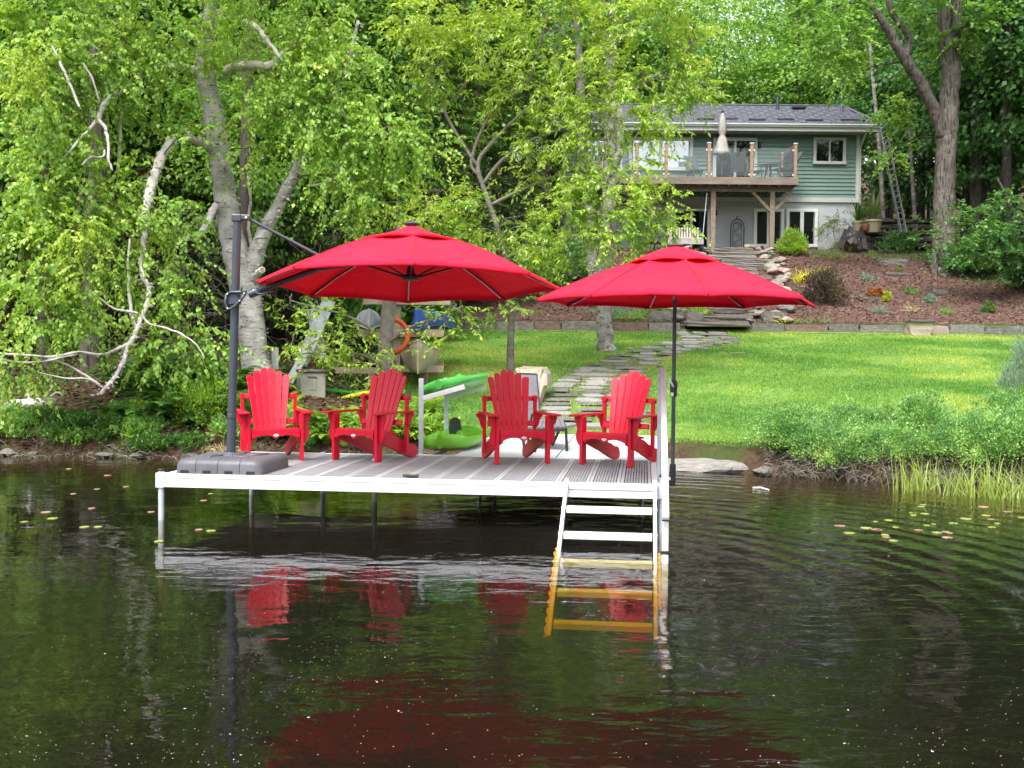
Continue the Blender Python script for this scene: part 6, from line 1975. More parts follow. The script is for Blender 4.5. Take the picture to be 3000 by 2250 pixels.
for (px, py, rx, ry, Y, dY) in ((1200, 70, 150, 90, 23.5, 1.0), (1420, 90, 150, 100, 23.6, 1.0), (1290, 190, 110, 60, 23.6, .7), (1640, 90, 140, 100, 23.4, 1.0), (1860, 70, 150, 90, 23.3, 1.0), (2020, 130, 90, 90, 23.3, .7), (1500, 250, 110, 70, 23.6, .8), (1700, 240, 130, 80, 23.2, .8),
                           (1900, 230, 130, 80, 23.1, .8), (2050, 230, 60, 50, 23.2, .5), (1760, 370, 140, 70, 23.0, .7), (1940, 340, 80, 50, 23.1, .5), (1600, 400, 80, 50, 23.3, .5), (1860, 460, 70, 40, 23.0, .4), (1560, 500, 60, 40, 23.4, .4), (1700, 520, 70, 40, 23.1, .5),
                           (1780, 580, 110, 60, 22.8, .6), (1910, 600, 80, 60, 22.8, .5), (1650, 620, 110, 60, 22.9, .6), (1480, 640, 120, 60, 23.2, .7), (1800, 690, 110, 45, 22.7, .5), (1930, 690, 80, 45, 22.8, .4), (1640, 720, 100, 50, 22.8, .5), (1500, 740, 90, 50, 22.9, .5),
                           (1350, 600, 110, 50, 23.3, .6), (1240, 560, 80, 40, 23.3, .5), (1340, 690, 90, 50, 23.2, .5), (1110, 630, 110, 40, 23.2, .5), (1040, 600, 60, 30, 23, .4), (1260, 660, 70, 40, 23.1, .4), (1580, 820, 40, 30, 23, .3), (1470, 880, 50, 30, 23.6, .3), (1520, 900, 40, 25, 23.5, .3),
                           (1880, 770, 30, 20, 22.7, .2), (1700, 430, 80, 50, 23.1, .4), (1830, 540, 80, 45, 22.9, .4), (1650, 350, 80, 50, 23.3, .5), (1975, 650, 35, 35, 22.8, .3), (1750, 640, 100, 45, 22.7, .4), (2040, 300, 50, 30, 23.1, .3)):
    cb_.append((px, py, rx, ry, Y, dY, nb_(rx, ry, 300)))
for (px, py, rx, ry, Y, dY) in ((1500, -200, 350, 180, 23.5, 1.5), (1900, -200, 250, 180, 23.3, 1.2), (1300, -450, 300, 160, 23.8, 1.5), (1750, -480, 300, 160, 23.6, 1.5)):
    cb_.append((px, py, rx, ry, Y, dY, nb_(rx, ry, 850)))
leafy(ct, cb_, cs, LF['cherry'], TG, 11, .135, .052, .42, .25, .45, limbr=.014, raceme=.95, wide=.45, nrm=.5)

ct2 = thing('young_cherry', 'low spreading young cherry with sparse blossoms behind the two left chairs', 'tree', tuple(G(1120, 1150)))
ys1 = limb([(1128, 1180, 21, 44), (1128, 1080, 21, 42), (1130, 990, 21, 44), (1140, 900, 21, 42), (1150, 820, 21, 36), (1160, 740, 21.2, 26), (1170, 660, 21.5, 12)], MT['twiggrey'], ct2, 'trunk', 12)
ys2 = limb([(1130, 1040, 21, 12), (1080, 960, 20.6, 8), (1000, 920, 20.3, 7), (920, 900, 20, 5), (850, 880, 19.8, 4)], TG, ct2, 'limb', 6)
ys3 = limb([(1130, 1010, 21, 12), (1200, 960, 20.6, 8), (1280, 930, 20.3, 7), (1350, 900, 20, 5)], TG, ct2, 'limb', 6)
ys4 = limb([(1130, 1080, 21, 10), (1060, 1040, 20.4, 7), (960, 1030, 20, 6), (860, 1040, 19.8, 4)], TG, ct2, 'limb', 6)
yb2 = []
for (px, py, rx, ry, Y, dY) in ((850, 890, 65, 22, 19.8, .3), (930, 900, 60, 25, 19.9, .3), (850, 980, 60, 38, 19.7, .3), (950, 990, 75, 35, 19.8, .3), (1040, 1000, 60, 35, 19.9, .3), (920, 1050, 70, 25, 19.7, .3), (1040, 1055, 70, 25, 19.8, .3), (1110, 1080, 35, 35, 19.7, .2), (1130, 1010, 40, 25, 19.9, .2),
                           (1250, 950, 55, 25, 19.9, .3), (1320, 910, 50, 25, 19.8, .3), (1300, 1000, 30, 18, 19.8, .2), (1355, 930, 30, 20, 19.8, .2), (1010, 930, 40, 20, 20, .2)):
    yb2.append((px, py, rx, ry, Y, dY, nb_(rx, ry, 350)))
leafy(ct2, yb2, ys1 + ys2 + ys3 + ys4, LF['cherry'], TG, 10, .115, .048, .36, .2, .4, limbr=.010, raceme=.2, wide=.45, nrm=.5)

# ---- pale trunks on the lawn in front of the house
pt1 = thing('poplar_tree', 'pale twin stemmed tree with furrowed foot standing on the lawn', 'tree', tuple(G(1772, 1028)))
q1 = limb([(1778, 1034, 28.2, 60), (1774, 1015, 28.2, 52), (1772, 960, 28.2, 46), (1768, 890, 28.2, 42), (1772, 780, 28.2, 40), (1780, 640, 28.2, 38), (1785, 500, 28.2, 38), (1790, 400, 28.2, 40), (1792, 330, 28.2, 40), (1785, 260, 28.2, 38), (1788, 180, 28.2, 34), (1784, 100, 28.2, 36), (1780, 60, 28.2, 36)], MT['poplar'], pt1, 'trunk', 16, .05)
q2 = limb([(1782, 90, 28.2, 28), (1776, 40, 28.2, 26), (1772, -40, 28.2, 24), (1760, -300, 28.2, 16)], MT['poplar'], pt1, 'limb', 10)
q3 = limb([(1790, 90, 28.2, 24), (1802, 40, 28.2, 22), (1808, -40, 28.2, 20), (1830, -300, 28.2, 14)], MT['poplar'], pt1, 'limb', 10)
q4 = limb([(1775, 520, 28.2, 26), (1815, 450, 28.1, 24), (1815, 380, 28.1, 22), (1812, 320, 28.1, 20)], MT['poplar'], pt1, 'limb', 10)
leafy(pt1, [(1780, -260, 260, 170, 28, 2, 260), (1600, -400, 200, 150, 28, 2, 160), (2000, -380, 200, 150, 28, 2, 160), (1860, 60, 60, 40, 28, .6, 30), (1700, 30, 60, 50, 28, .6, 30)], q1[-6:] + q2 + q3, LF['maple'], MT['twiggrey'], 12, .12, .10, .6, .35, .5, limbr=.03)
pt2 = thing('birch_tree', 'slender pale trunk rising left of the twin stemmed tree before the roof', 'birch', tuple(G(1712, 960)))
q5 = limb([(1742, 900, 31, 34), (1735, 760, 31, 32), (1722, 600, 31, 30), (1712, 520, 31, 28), (1706, 430, 31, 26), (1703, 340, 31, 26), (1697, 200, 31, 22), (1692, 100, 31, 20), (1680, 0, 31, 16), (1672, -200, 31, 12)], MT['poplar'], pt2, 'trunk', 12, .07)
limb([(1716, 620, 31, 20), (1738, 520, 31, 18), (1765, 440, 31, 12)], MT['poplar'], pt2, 'limb', 8)
leafy(pt2, [(1680, -150, 160, 120, 31, 1.5, 150), (1640, 60, 70, 50, 31, .8, 40)], q5[-8:], LF['maple'], MT['twiggrey'], 12, .12, .10, .6, .35, .5, limbr=.03)

# ---- the big maple right of the house
mt_ = thing('maple_tree', 'tall forked maple with thick furrowed trunk on the mulch slope', 'maple', tuple(G(2768, 815)))
MK = MT['maplebark']
m1 = limb([(2768, 832, 41.5, 98), (2766, 800, 41.5, 80), (2766, 740, 41.5, 66), (2765, 680, 41.5, 60), (2765, 600, 41.5, 58), (2768, 500, 41.5, 57), (2773, 420, 41.5, 58), (2778, 350, 41.5, 58), (2783, 280, 41.5, 52), (2786, 220, 41.5, 50), (2785, 150, 41.5, 54), (2783, 100, 41.5, 60)], MK, mt_, 'trunk', 20, .06, sub=5)
m2 = limb([(2775, 170, 41.5, 38), (2768, 100, 41.5, 36), (2765, 40, 41.5, 34), (2760, -60, 41.5, 30), (2740, -300, 41.5, 20)], MK, mt_, 'limb', 12)
m3 = limb([(2795, 180, 41.6, 36), (2800, 100, 41.6, 34), (2802, 30, 41.6, 32), (2810, -80, 41.6, 28), (2850, -320, 41.6, 16)], MK, mt_, 'limb', 12)
m4 = limb([(2762, 400, 41.4, 36), (2745, 345, 41.3, 36), (2715, 280, 41.1, 34), (2685, 224, 40.9, 33), (2655, 180, 40.7, 32), (2630, 140, 40.6, 28), (2605, 90, 40.5, 26), (2580, 54, 40.4, 24), (2550, 10, 40.3, 20), (2500, -80, 40.2, 14)], MK, mt_, 'limb', 12, .08)
m5 = limb([(2650, 168, 40.7, 24), (2666, 125, 40.7, 20), (2655, 95, 40.6, 20), (2628, 60, 40.5, 18), (2605, 15, 40.4, 16), (2590, -60, 40.3, 12)], MK, mt_, 'limb', 10, .08)
limb([(2740, 830, 41.2, 20), (2738, 780, 41.2, 22), (2745, 720, 41.25, 18), (2750, 660, 41.3, 8)], MK, mt_, 'root_flange', 8)
leafy(mt_, [(2450, 130, 80, 55, 39, 1.2, 70), (2500, 220, 60, 40, 44, 1.0, 40), (2690, 60, 50, 40, 43.6, .6, 30), (2860, 60, 90, 60, 40, 1.2, 70), (2620, 300, 60, 50, 44, .9, 40), (2610, 430, 50, 40, 43, .9, 30), (2720, 230, 34, 40, 44, .6, 22), (2420, 30, 110, 60, 39, 1.2, 80), (2690, -10, 60, 20, 40, 1.0, 26),
            (2600, -200, 300, 150, 40, 2.4, 260), (2900, -200, 250, 150, 41, 2.4, 200), (2700, -450, 300, 150, 41, 2.5, 200)], m1[-10:] + m2 + m3 + m4 + m5, LF['maple'], MT['darkbark'], 13, .17, .15, .75, .22, .3, limbr=.04, nrm=.4, twr=.006)

# low dark leafy boughs at the right edge
us = thing('understory_tree', 'dark green broadleaf sapling with layered boughs right of the maple', 'tree', tuple(G(2960, 840)))
u1 = limb([(3010, 850, 37.5, 14), (3000, 700, 37.5, 12), (2960, 600, 37.5, 10), (2920, 520, 37.5, 7)], MT['darkbark'], us, 'trunk', 8)
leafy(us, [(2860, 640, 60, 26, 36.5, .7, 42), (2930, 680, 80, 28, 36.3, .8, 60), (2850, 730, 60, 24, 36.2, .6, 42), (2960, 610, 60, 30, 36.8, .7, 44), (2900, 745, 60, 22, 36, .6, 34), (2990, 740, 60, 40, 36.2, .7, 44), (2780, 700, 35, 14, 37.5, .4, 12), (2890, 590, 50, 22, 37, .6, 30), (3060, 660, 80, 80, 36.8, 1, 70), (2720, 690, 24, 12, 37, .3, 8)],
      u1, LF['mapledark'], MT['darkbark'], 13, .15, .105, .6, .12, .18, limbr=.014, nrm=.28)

# ---- prototypes for the woods
def proto_maple(seed, hh, rr, leafm, bark, nclump=150, per=74, LL=.24, name='forest_tree', trunk_r=.16, low=.3):
    st0 = NR.get_state(); NR.seed(seed)
    t = thing(name, 'x', 'tree')
    rs = random.Random(seed)
    top = Vector((rs.uniform(-.6, .6), rs.uniform(-.6, .6), hh * .93))
    pts, rad = smooth_poly([(0, 0, -.4), (rs.uniform(-.1, .1), 0, hh * .2), (rs.uniform(-.25, .25), rs.uniform(-.2, .2), hh * .5), top], [trunk_r * 1.25, trunk_r, trunk_r * .7, .03])
    MB().tube(pts, rad, 9, .06, seed).build('trunk', bark, t, smooth=True)
    m = MB(); hubs = []
    for i in range(13):
        z_ = hh * rs.uniform(low, .9); a = rs.uniform(0, 6.28)
        l_ = rr * (1 - abs(z_ / hh - .55) * 1.1) * rs.uniform(.6, 1)
        b = Vector((0, 0, z_)); e = Vector((math.cos(a) * l_, math.sin(a) * l_, z_ + l_ * .35))
        mm = b.lerp(e, .5) + Vector((0, 0, .25))
        m.tube([b, mm, e], [trunk_r * .35, trunk_r * .2, .015], 5); hubs += [mm, e]
    m.build('limbs', bark, t, kind='stuff')
    c = NR.normal(size=(nclump, 3)); c = unit(c) * NR.rand(nclump, 1) ** .45
    zc = hh * (low + .98) / 2; zs = hh * (1 - low) / 2
    c = c * np.array([rr, rr, zs]) + np.array([0, 0, zc])
    cs_ = NR.uniform(.45, 1.0, (nclump, 1, 1)) * np.array([rr * .26, rr * .26, rr * .075])
    p = c[:, None, :] + NR.normal(size=(nclump, per, 3)) * cs_
    out = unit(c - np.array([0, 0, zc])).repeat(per, 0)
    P = p.reshape(-1, 3); n_ = len(P)
    A = out * .7 + NR.normal(0, .55, (n_, 3)) + np.array([0, 0, -.25])
    N_ = np.array([0, 0, 1.]) + NR.normal(0, .38, (n_, 3)) + out * .25
    v, f_ = leafgeo(P, A, N_, LL * NR.uniform(.7, 1.2, n_), LL * .82 * NR.uniform(.8, 1.1, n_), .12, .45)
    npmesh('crown', v, f_, leafm, t, kind='stuff')
    NR.set_state(st0)
    return t

def proto_conifer(seed, hh, rr, leafm, name='hemlock_tree', low=.06):
    st0 = NR.get_state(); NR.seed(seed)
    t = thing(name, 'x', 'conifer')
    rs = random.Random(seed)
    MB().tube([(0, 0, -.4), (.05, 0, hh * .4), (0, 0, hh)], [.19, .13, .02], 8, .06, seed).build('trunk', MT['darkbark'], t, smooth=True)
    brs = []; lf = []
    nbr = 150
    P = []; Dd = []; Ln = []
    for i in range(nbr):
        f_ = (i + rs.random()) / nbr
        z_ = hh * (low + (1 - low) * f_)
        l_ = rr * (1 - f_) ** .75 * rs.uniform(.65, 1.1) + .25
        a = i * 2.4 + rs.uniform(-.4, .4)
        P.append((0, 0, z_)); Dd.append((math.cos(a), math.sin(a), .05)); Ln.append(l_)
    P = np.array(P, float); Dd = np.array(Dd, float); Ln = np.array(Ln)
    tt = np.linspace(0, 1, 6)[None, :, None]
    paths = P[:, None] + Dd[:, None] * tt * Ln[:, None, None] - np.array([0, 0, 1.]) * (tt ** 2) * .28 * Ln[:, None, None]
    v, f_ = twiggeo(paths, np.full(nbr, .022), .25)
    npmesh('boughs', v, f_, MT['darkbark'], t, kind='stuff')
    # fans of needles along each bough
    k_ = 26
    t3 = NR.uniform(.15, 1, (nbr, k_, 1))
    base = P[:, None] + Dd[:, None] * t3 * Ln[:, None, None] - np.array([0, 0, 1.]) * (t3 ** 2) * .28 * Ln[:, None, None]
    lat = np.cross(Dd, np.array([0, 0, 1.]))[:, None, :]
    sg = NR.choice([-1, 1], (nbr, k_, 1))
    fl = (Ln[:, None, None] * .34 * (1.15 - t3) + .12) * NR.uniform(.6, 1.1, (nbr, k_, 1))
    fd = Dd[:, None] * .7 + lat * sg * .8 + np.array([0, 0, -.12])
    q = 6
    s_ = np.linspace(.1, 1, q)[None, None, :, None]
    pp = base[:, :, None, :] + fd[:, :, None, :] * fl[:, :, None, :] * s_ - np.array([0, 0, 1.]) * .12 * s_ ** 2 * fl[:, :, None, :]
    pp = pp.reshape(-1, 3); n_ = len(pp)
    fdd = np.broadcast_to(fd[:, :, None, :], (nbr, k_, q, 3)).reshape(-1, 3)
    A = fdd + NR.normal(0, .45, (n_, 3))
    v, f_ = leafgeo(pp, A, np.array([0, 0, 1.]) + NR.normal(0, .3, (n_, 3)), NR.uniform(.12, .26, n_), NR.uniform(.035, .07, n_), .1, .4)
    npmesh('crown', v, f_, leafm, t, kind='stuff')
    NR.set_state(st0)
    return t

def plant_row(protos, places, labf, group):
    used = {}
    for i, (px, Y, sc, pi_) in enumerate(places):
        x_ = W(px, 600, Y).x
        p_ = protos[pi_ % len(protos)]
        if pi_ % len(protos) not in used:
            o = p_; used[pi_ % len(protos)] = 1
        else:
            o = copytree(p_)
        o.location = (x_, Y, h(x_, Y)); o.scale = (sc, sc, sc * rnd.uniform(.95, 1.08)); o.rotation_euler = (0, 0, rnd.uniform(0, 6.28))
        tag(o, labf, None, group)

mp = [proto_maple(i + 5, 17, 4.2, LF['maple'], MT['darkbark']) for i in range(4)]
pl = []
for i, px in enumerate(range(1180, 3200, 150)): pl.append((px + rnd.uniform(-40, 40), 62 + rnd.uniform(-2, 4), rnd.uniform(.95, 1.15) if not 1950 < px < 2240 else .72, i))
for i, px in enumerate(range(900, 3300, 170)):
    if not 1960 < px < 2240: pl.append((px + rnd.uniform(-50, 50), 76 + rnd.uniform(-4, 5), rnd.uniform(1.0, 1.25) if not 1950 < px < 2200 else .85, i + 1))
for i, px in enumerate(range(700, 3400, 190)):
    if not 1940 < px < 2260: pl.append((px + rnd.uniform(-60, 60), 98 + rnd.uniform(-5, 6), rnd.uniform(1.0, 1.2) if not 1950 < px < 2250 else .9, i + 2))
plant_row(mp, pl, 'bright green maple of the woods on the hill behind the house', 'maples of the woods behind the house')
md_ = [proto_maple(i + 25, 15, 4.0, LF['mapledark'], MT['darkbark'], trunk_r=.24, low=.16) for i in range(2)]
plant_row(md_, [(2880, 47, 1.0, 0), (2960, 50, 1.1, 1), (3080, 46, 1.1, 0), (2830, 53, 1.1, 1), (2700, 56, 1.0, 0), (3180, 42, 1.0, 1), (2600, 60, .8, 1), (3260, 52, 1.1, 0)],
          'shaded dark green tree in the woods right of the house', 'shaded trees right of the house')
cf = [proto_conifer(i + 60, 15, 3.2, LF['conifer']) for i in range(3)]
plant_row(cf, [(40, 25, .85, 0), (190, 29, .95, 1), (330, 25.5, .8, 2), (470, 31, 1, 0), (610, 27, .85, 1), (750, 31, 1, 2), (860, 26.5, .8, 0), (960, 35, 1.05, 1), (1080, 30, .85, 2), (1190, 37, 1.05, 0), (1300, 35.5, .75, 1), (1400, 40, 1.0, 2), (1530, 44, .9, 0), (-120, 26, .95, 1), (-260, 23, .9, 2), (100, 36, 1.1, 0), (560, 38, 1.1, 2), (1480, 50, 1.2, 1), (1620, 56, 1.1, 0), (330, 44, 1.2, 1), (820, 45, 1.2, 0), (-420, 30, 1.1, 0)],
          'dark hemlock standing in the woods behind the left shore', 'hemlocks of the left woods')
mm_ = [proto_maple(i + 80, 13, 3.2, LF['maple'], MT['darkbark'], trunk_r=.12, LL=.19, low=.22) for i in range(2)]
plant_row(mm_, [(-40, 22.5, .75, 0), (130, 24, .8, 1), (300, 33, 1, 0), (700, 36, 1.1, 1), (900, 40, 1.2, 0), (1120, 44, 1.2, 1), (1330, 47, 1.2, 0), (-300, 28, 1, 1), (480, 42, 1.3, 0), (1000, 52, 1.5, 1), (200, 50, 1.5, 0), (620, 54, 1.5, 1), (400, 26.5, .85, 0), (560, 29, .95, 1), (850, 29, .9, 0), (760, 24.5, .62, 1), (1010, 31, .9, 1), (1230, 38, 1.0, 0), (1420, 44, 1.1, 1), (30, 28, 1.0, 0)],
          'mid green young maple among the hemlocks of the left woods', 'young maples of the left woods')

# bare lower trunks and saplings that show between the leaves
def trunkthing(px, Y, py0, py1, w_, lean, m_, lab, grp=None, name='tree_trunk', cat='tree'):
    a = G(px, py0) if Y is None else W(px, py0, Y)
    zg = h(a.x, a.y); b = W(px + lean, py1, a.y)
    t = thing(name, lab, cat, (a.x, a.y, zg), 0, grp)
    p0 = Vector((a.x, a.y, zg - .3)); b2 = b
    mid = p0.lerp(b2, .5) + Vector((rnd.uniform(-.1, .1), 0, 0))
    pts, rad = smooth_poly([p0, p0.lerp(b2, .2), mid, b2], [w_ * a.y / 6400 * 1.35, w_ * a.y / 6400, w_ * a.y / 6400 * .9, w_ * a.y / 6400 * .6])
    MB().tube(pts, rad, 10, .06, int(px)).build('trunk', m_, t, smooth=True)
    return t
for (px, Y, w_, ln, lab) in ((2858, 46.5, 34, 6, 'dark trunk just right of the big maple'), (2893, 49, 26, -4, 'darkest straight trunk behind the low boughs'), (2948, 44.5, 28, 8, 'grey trunk near the right edge of the woods'), (2905, 55, 18, 10, 'slim trunk between the dark trunks of the right woods')):
    trunkthing(px, Y, 760, -150, w_, ln, MT['darkbark'], lab)
for i, (px, w_) in enumerate(((2548, 9), (2562, 8), (2590, 11), (2612, 8), (2644, 10), (2668, 7), (2700, 8), (2722, 9))):
    trunkthing(px, 57 + (i % 3) * 4, 640, 330, w_, rnd.uniform(-14, 20), MT['darkbark'], 'thin dark sapling trunk in the gap right of the house', 'sapling trunks right of the house', name='sapling_trunk')
trunkthing(2600, 52, 690, 100, 14, -55, MT['poplar'], 'leaning pale birch trunk behind the aluminium ladder', name='leaning_birch')
trunkthing(2690, 50, 700, 300, 13, -28, MT['poplar'], 'short leaning pale trunk right of the aluminium ladder', name='leaning_birch')
for (px, Y, w_, ln, lab) in ((270, 21.5, 62, 10, 'thick dark trunk at the left behind the hanging birch branches'), (130, 22.5, 34, -6, 'dark trunk near the left edge of the woods'), (700, 22.5, 44, 30, 'dark trunk close behind the big birch'), (420, 25, 26, 8, 'slim dark trunk between birch boughs'),
                             (950, 29, 26, 4, 'grey trunk above the storage box'), (1095, 33, 24, 10, 'straight dark trunk above the timber rack'), (1345, 36, 20, -5, 'slim trunk left of the flowering tree')):
    trunkthing(px, Y, 1100, -150, w_, ln, MT['darkbark'], lab)
# dead twigs hanging in the shade of the left woods
dt = thing('dead_branches', 'tangle of dead grey brown branches in the dark gap beside the birch', 'dead branches', tuple(W(640, 900, 22)))
n = 420
px = np.concatenate([NR.uniform(450, 720, n // 2), NR.uniform(0, 1100, n - n // 2)]); py = NR.uniform(620, 1120, n); Yd = NR.uniform(20.5, 24.5, n)
P0_ = np.array([tuple(W(a, b, c)) for a, b, c in zip(px, py, Yd)])
P0_[:, 2] = np.maximum(P0_[:, 2], H(P0_[:, 0], P0_[:, 1]) + .1)
dirn = NR.normal(0, 1, (n, 3)) * np.array([1, .4, .8]); tt = np.linspace(0, 1, 5)[None, :, None]
paths = P0_[:, None] + dirn[:, None] * tt * .55 + NR.normal(0, .04, (n, 5, 3)) - np.array([0, 0, .25]) * tt ** 2
v, f_ = twiggeo(paths, np.full(n, .007), .3)
npmesh('dead_twigs', v, f_, MT['twiggrey'], dt, kind='stuff')
def peel(par, pts, rads, n_, m_):
    """papery curls of bark standing off the trunk"""
    pts = np.array([tuple(p) for p in pts]); K = len(pts)
    j = NR.randint(0, K - 1, n_); a = NR.uniform(0, 6.28, n_)
    rr_ = np.interp(pts[j][:, 2], [0, 2, 4, 6, 8, 12], rads)
    d = np.stack([np.cos(a), np.sin(a), np.zeros(n_)], 1)
    P_ = pts[j] + (pts[j + 1] - pts[j]) * NR.rand(n_, 1) + d * rr_[:, None] * .97
    tang = np.stack([-np.sin(a), np.cos(a), NR.normal(0, .3, n_)], 1)
    A_ = tang + d * NR.uniform(.15, .8, (n_, 1))
    v, f_ = leafgeo(P_, A_, d, NR.uniform(.03, .12, n_), NR.uniform(.015, .05, n_), .5, .5)
    npmesh('bark_curls', v, f_, m_, par, kind='stuff')
peel(bt, tk, [.34, .255, .21, .19, .16, .08], 500, MT['birchlimb'])
peel(bt, r1, [.16, .16, .13, .07, .04, .03], 200, MT['birchlimb'])
peel(bt, l2, [.05, .045, .06, .08, .08, .08], 260, MT['birchlimb'])
# ---------------------------------------------------------------- ferns, shrubs, garden plants, water plants
def proto_fern(seed, leafm, fr=11, L_=.75, name='fern'):
    st0 = NR.get_state(); NR.seed(seed)
    t = thing(name, 'x', 'fern')
    vs = []; tw = []
    for i in range(fr):
        a = i * 2.4 + NR.uniform(-.3, .3)
        l_ = L_ * NR.uniform(.75, 1.15)
        d = np.array([math.cos(a), math.sin(a), 0])
        k_ = 22
        s = np.linspace(0.12, 1, k_)
        rise = NR.uniform(.75, 1.15)
        path = d[None] * (s ** 1.2 * .62 * l_)[:, None] + np.array([0, 0, 1.])[None] * ((rise * s - .62 * s ** 2.4) * l_)[:, None]
        tan = np.gradient(path, axis=0); tan = unit(tan)
        lat = unit(np.cross(tan, np.array([0, 0, 1.])[None]))
        wl = .20 * l_ * np.sin(np.pi * np.clip(s * .93 + .07, 0, 1)) ** .8 * (1 - .25 * s)
        for sg in (-1, 1):
            A = lat * sg + tan * .35 + NR.normal(0, .06, (k_, 3)) + np.array([0, 0, -.15])
            N_ = np.cross(tan, lat) + NR.normal(0, .15, (k_, 3))
            vs.append(leafgeo(path, A, N_, wl, .030 * l_ / .75 * np.ones(k_), .05, .3))
        tw.append(path[None][:, ::3])
    v, f_ = vcat(vs); npmesh('fronds', v, f_, leafm, t, kind='stuff')
    paths = np.concatenate([np.stack([p[0][j] for j in range(8)])[None] for p in tw])
    v, f_ = twiggeo(paths, np.full(len(paths), .006), .4); npmesh('stalks', v, f_, leafm, t, kind='stuff')
    NR.set_state(st0)
    return t

def scatter(protos, spots, lab, group, s0=.8, s1=1.2):
    used = set()
    for i, (x_, y_) in enumerate(spots):
        k_ = i % len(protos)
        if k_ in used: o = copytree(protos[k_])
        else: o = protos[k_]; used.add(k_)
        s_ = rnd.uniform(s0, s1)
        o.location = (x_, y_, h(x_, y_) - .03); o.scale = (s_, s_, s_); o.rotation_euler = (rnd.uniform(-.12, .12), rnd.uniform(-.12, .12), rnd.uniform(0, 6.28))
        tag(o, lab, None, group)

fb = [proto_fern(i, LF['fern']) for i in range(4)]
sp1 = []
for i in range(62):
    y_ = 16.95 + rnd.random() ** 1.4 * 2.9
    px = rnd.uniform(820, 1265)
    if 840 < px < 1120 and rnd.random() < .55: y_ = 16.95 + rnd.random() * .5
    if 850 < px < 1120 and y_ > 18.1: y_ = 17.2
    sp1.append((W(px, 1200, y_).x, y_))
scatter(fb, sp1, 'bright green fern in the bank of ferns behind the left chairs', 'bright ferns behind the chairs', .62, 1.0)
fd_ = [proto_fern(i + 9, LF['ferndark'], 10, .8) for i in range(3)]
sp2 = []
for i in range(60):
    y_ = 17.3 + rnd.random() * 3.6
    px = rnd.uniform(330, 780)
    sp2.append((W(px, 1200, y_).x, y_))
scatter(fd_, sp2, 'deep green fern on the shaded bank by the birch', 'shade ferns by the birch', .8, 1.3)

def proto_shrub(seed, leafm, rx, rz, nclump, per, LL, LW, name, stemm, nst=24, upright=.5, cat='shrub', flat=1.0, stemr=.008, lowcut=.25):
    st0 = NR.get_state(); NR.seed(seed)
    t = thing(name, 'x', cat)
    c = unit(NR.normal(size=(nclump, 3))) * NR.rand(nclump, 1) ** .35
    c[:, 2] = np.abs(c[:, 2])
    c = c * np.array([rx, rx * flat, rz])
    c[:, 2] = c[:, 2] * (1 - lowcut) + rz * lowcut
    P = (c[:, None] + NR.normal(size=(nclump, per, 3)) * NR.uniform(.045, .075, (nclump, 1, 1)) * rx / .5).reshape(-1, 3)
    n_ = len(P)
    out = unit(P - np.array([0, 0, 0]))
    A = out * .6 + NR.normal(0, .45, (n_, 3)) + np.array([0, 0, upright])
    v, f_ = leafgeo(P, A, rdir(n_), LL * NR.uniform(.7, 1.2, n_), LW * NR.uniform(.8, 1.2, n_), .12, .45)
    npmesh('foliage', v, f_, leafm, t, kind='stuff')
    e = c[NR.randint(0, nclump, nst)]
    tt = np.linspace(0, 1, 6)[None, :, None]
    b = NR.normal(0, .12 * rx, (nst, 3)) * np.array([1, 1, 0])
    paths = b[:, None] * (1 - tt) + e[:, None] * tt + NR.normal(0, .03 * rx, (nst, 6, 3)) - np.array([0, 0, .06])
    v, f_ = twiggeo(paths, np.full(nst, stemr), .4); npmesh('stems', v, f_, stemm, t, kind='stuff')
    NR.set_state(st0)
    return t

# sweet gale thicket on the right shore
gl3 = [proto_shrub(i + 200, LF['gale'], .68, .80, 46, 130, .058, .024, 'shore_shrub', MT['twiggrey'], 70, .25, lowcut=.26) for i in range(3)]
spg = []
for (px, Y) in ((2300, 15.7), (2355, 15.4), (2420, 15.9), (2440, 15.1), (2520, 15.3), (2500, 16.3), (2590, 14.9), (2610, 15.9), (2690, 14.8), (2690, 16.0), (2780, 14.7), (2770, 15.7), (2870, 14.5), (2860, 15.7), (2960, 14.4), (2950, 15.6), (3060, 14.4), (3050, 15.6), (2330, 16.0), (3170, 14.3), (2560, 16.5), (2930, 16.7), (3030, 17), (3180, 15.5)):
    spg.append((W(px, 1300, Y).x, Y))
used = 0
for i, (x_, y_) in enumerate(spg):
    o = gl3[i] if i < 3 else copytree(gl3[i % 3])
    s_ = rnd.uniform(.50, .95) * (1.0 if y_ < 16.2 else .85)
    if i in (0, 1, 18): s_ *= .85
    o.location = (x_, y_, max(.02, h(x_, y_) - .05)); o.scale = (s_, s_, s_); o.rotation_euler = (0, 0, rnd.uniform(0, 6.28))
    tag(o, 'blue green rounded shrub of the thicket along the right shore', 'shrub', 'shrubs of the thicket on the right shore')
# taller bluish saplings at the right edge
pine = proto_shrub(301, LF['bluegreen'], .45, 1.2, 60, 60, .085, .012, 'pine_sapling', MT['twig'], 14, .6, cat='sapling')
p_ = G(2985, 900); pine.location = (p_.x + .1, p_.y - 2.0, h(p_.x, p_.y - 2)); pine.scale = (.95, .95, 1.0)
tag(pine, 'soft blue green pine sapling at the right edge before the wall', 'sapling')
pine2 = copytree(pine, label='blue green sapling above the right end of the shore thicket'); p_ = G(2990, 1180); pine2.location = (p_.x + .05, p_.y, p_.z - .1); pine2.scale = (.95, .95, 1.15)

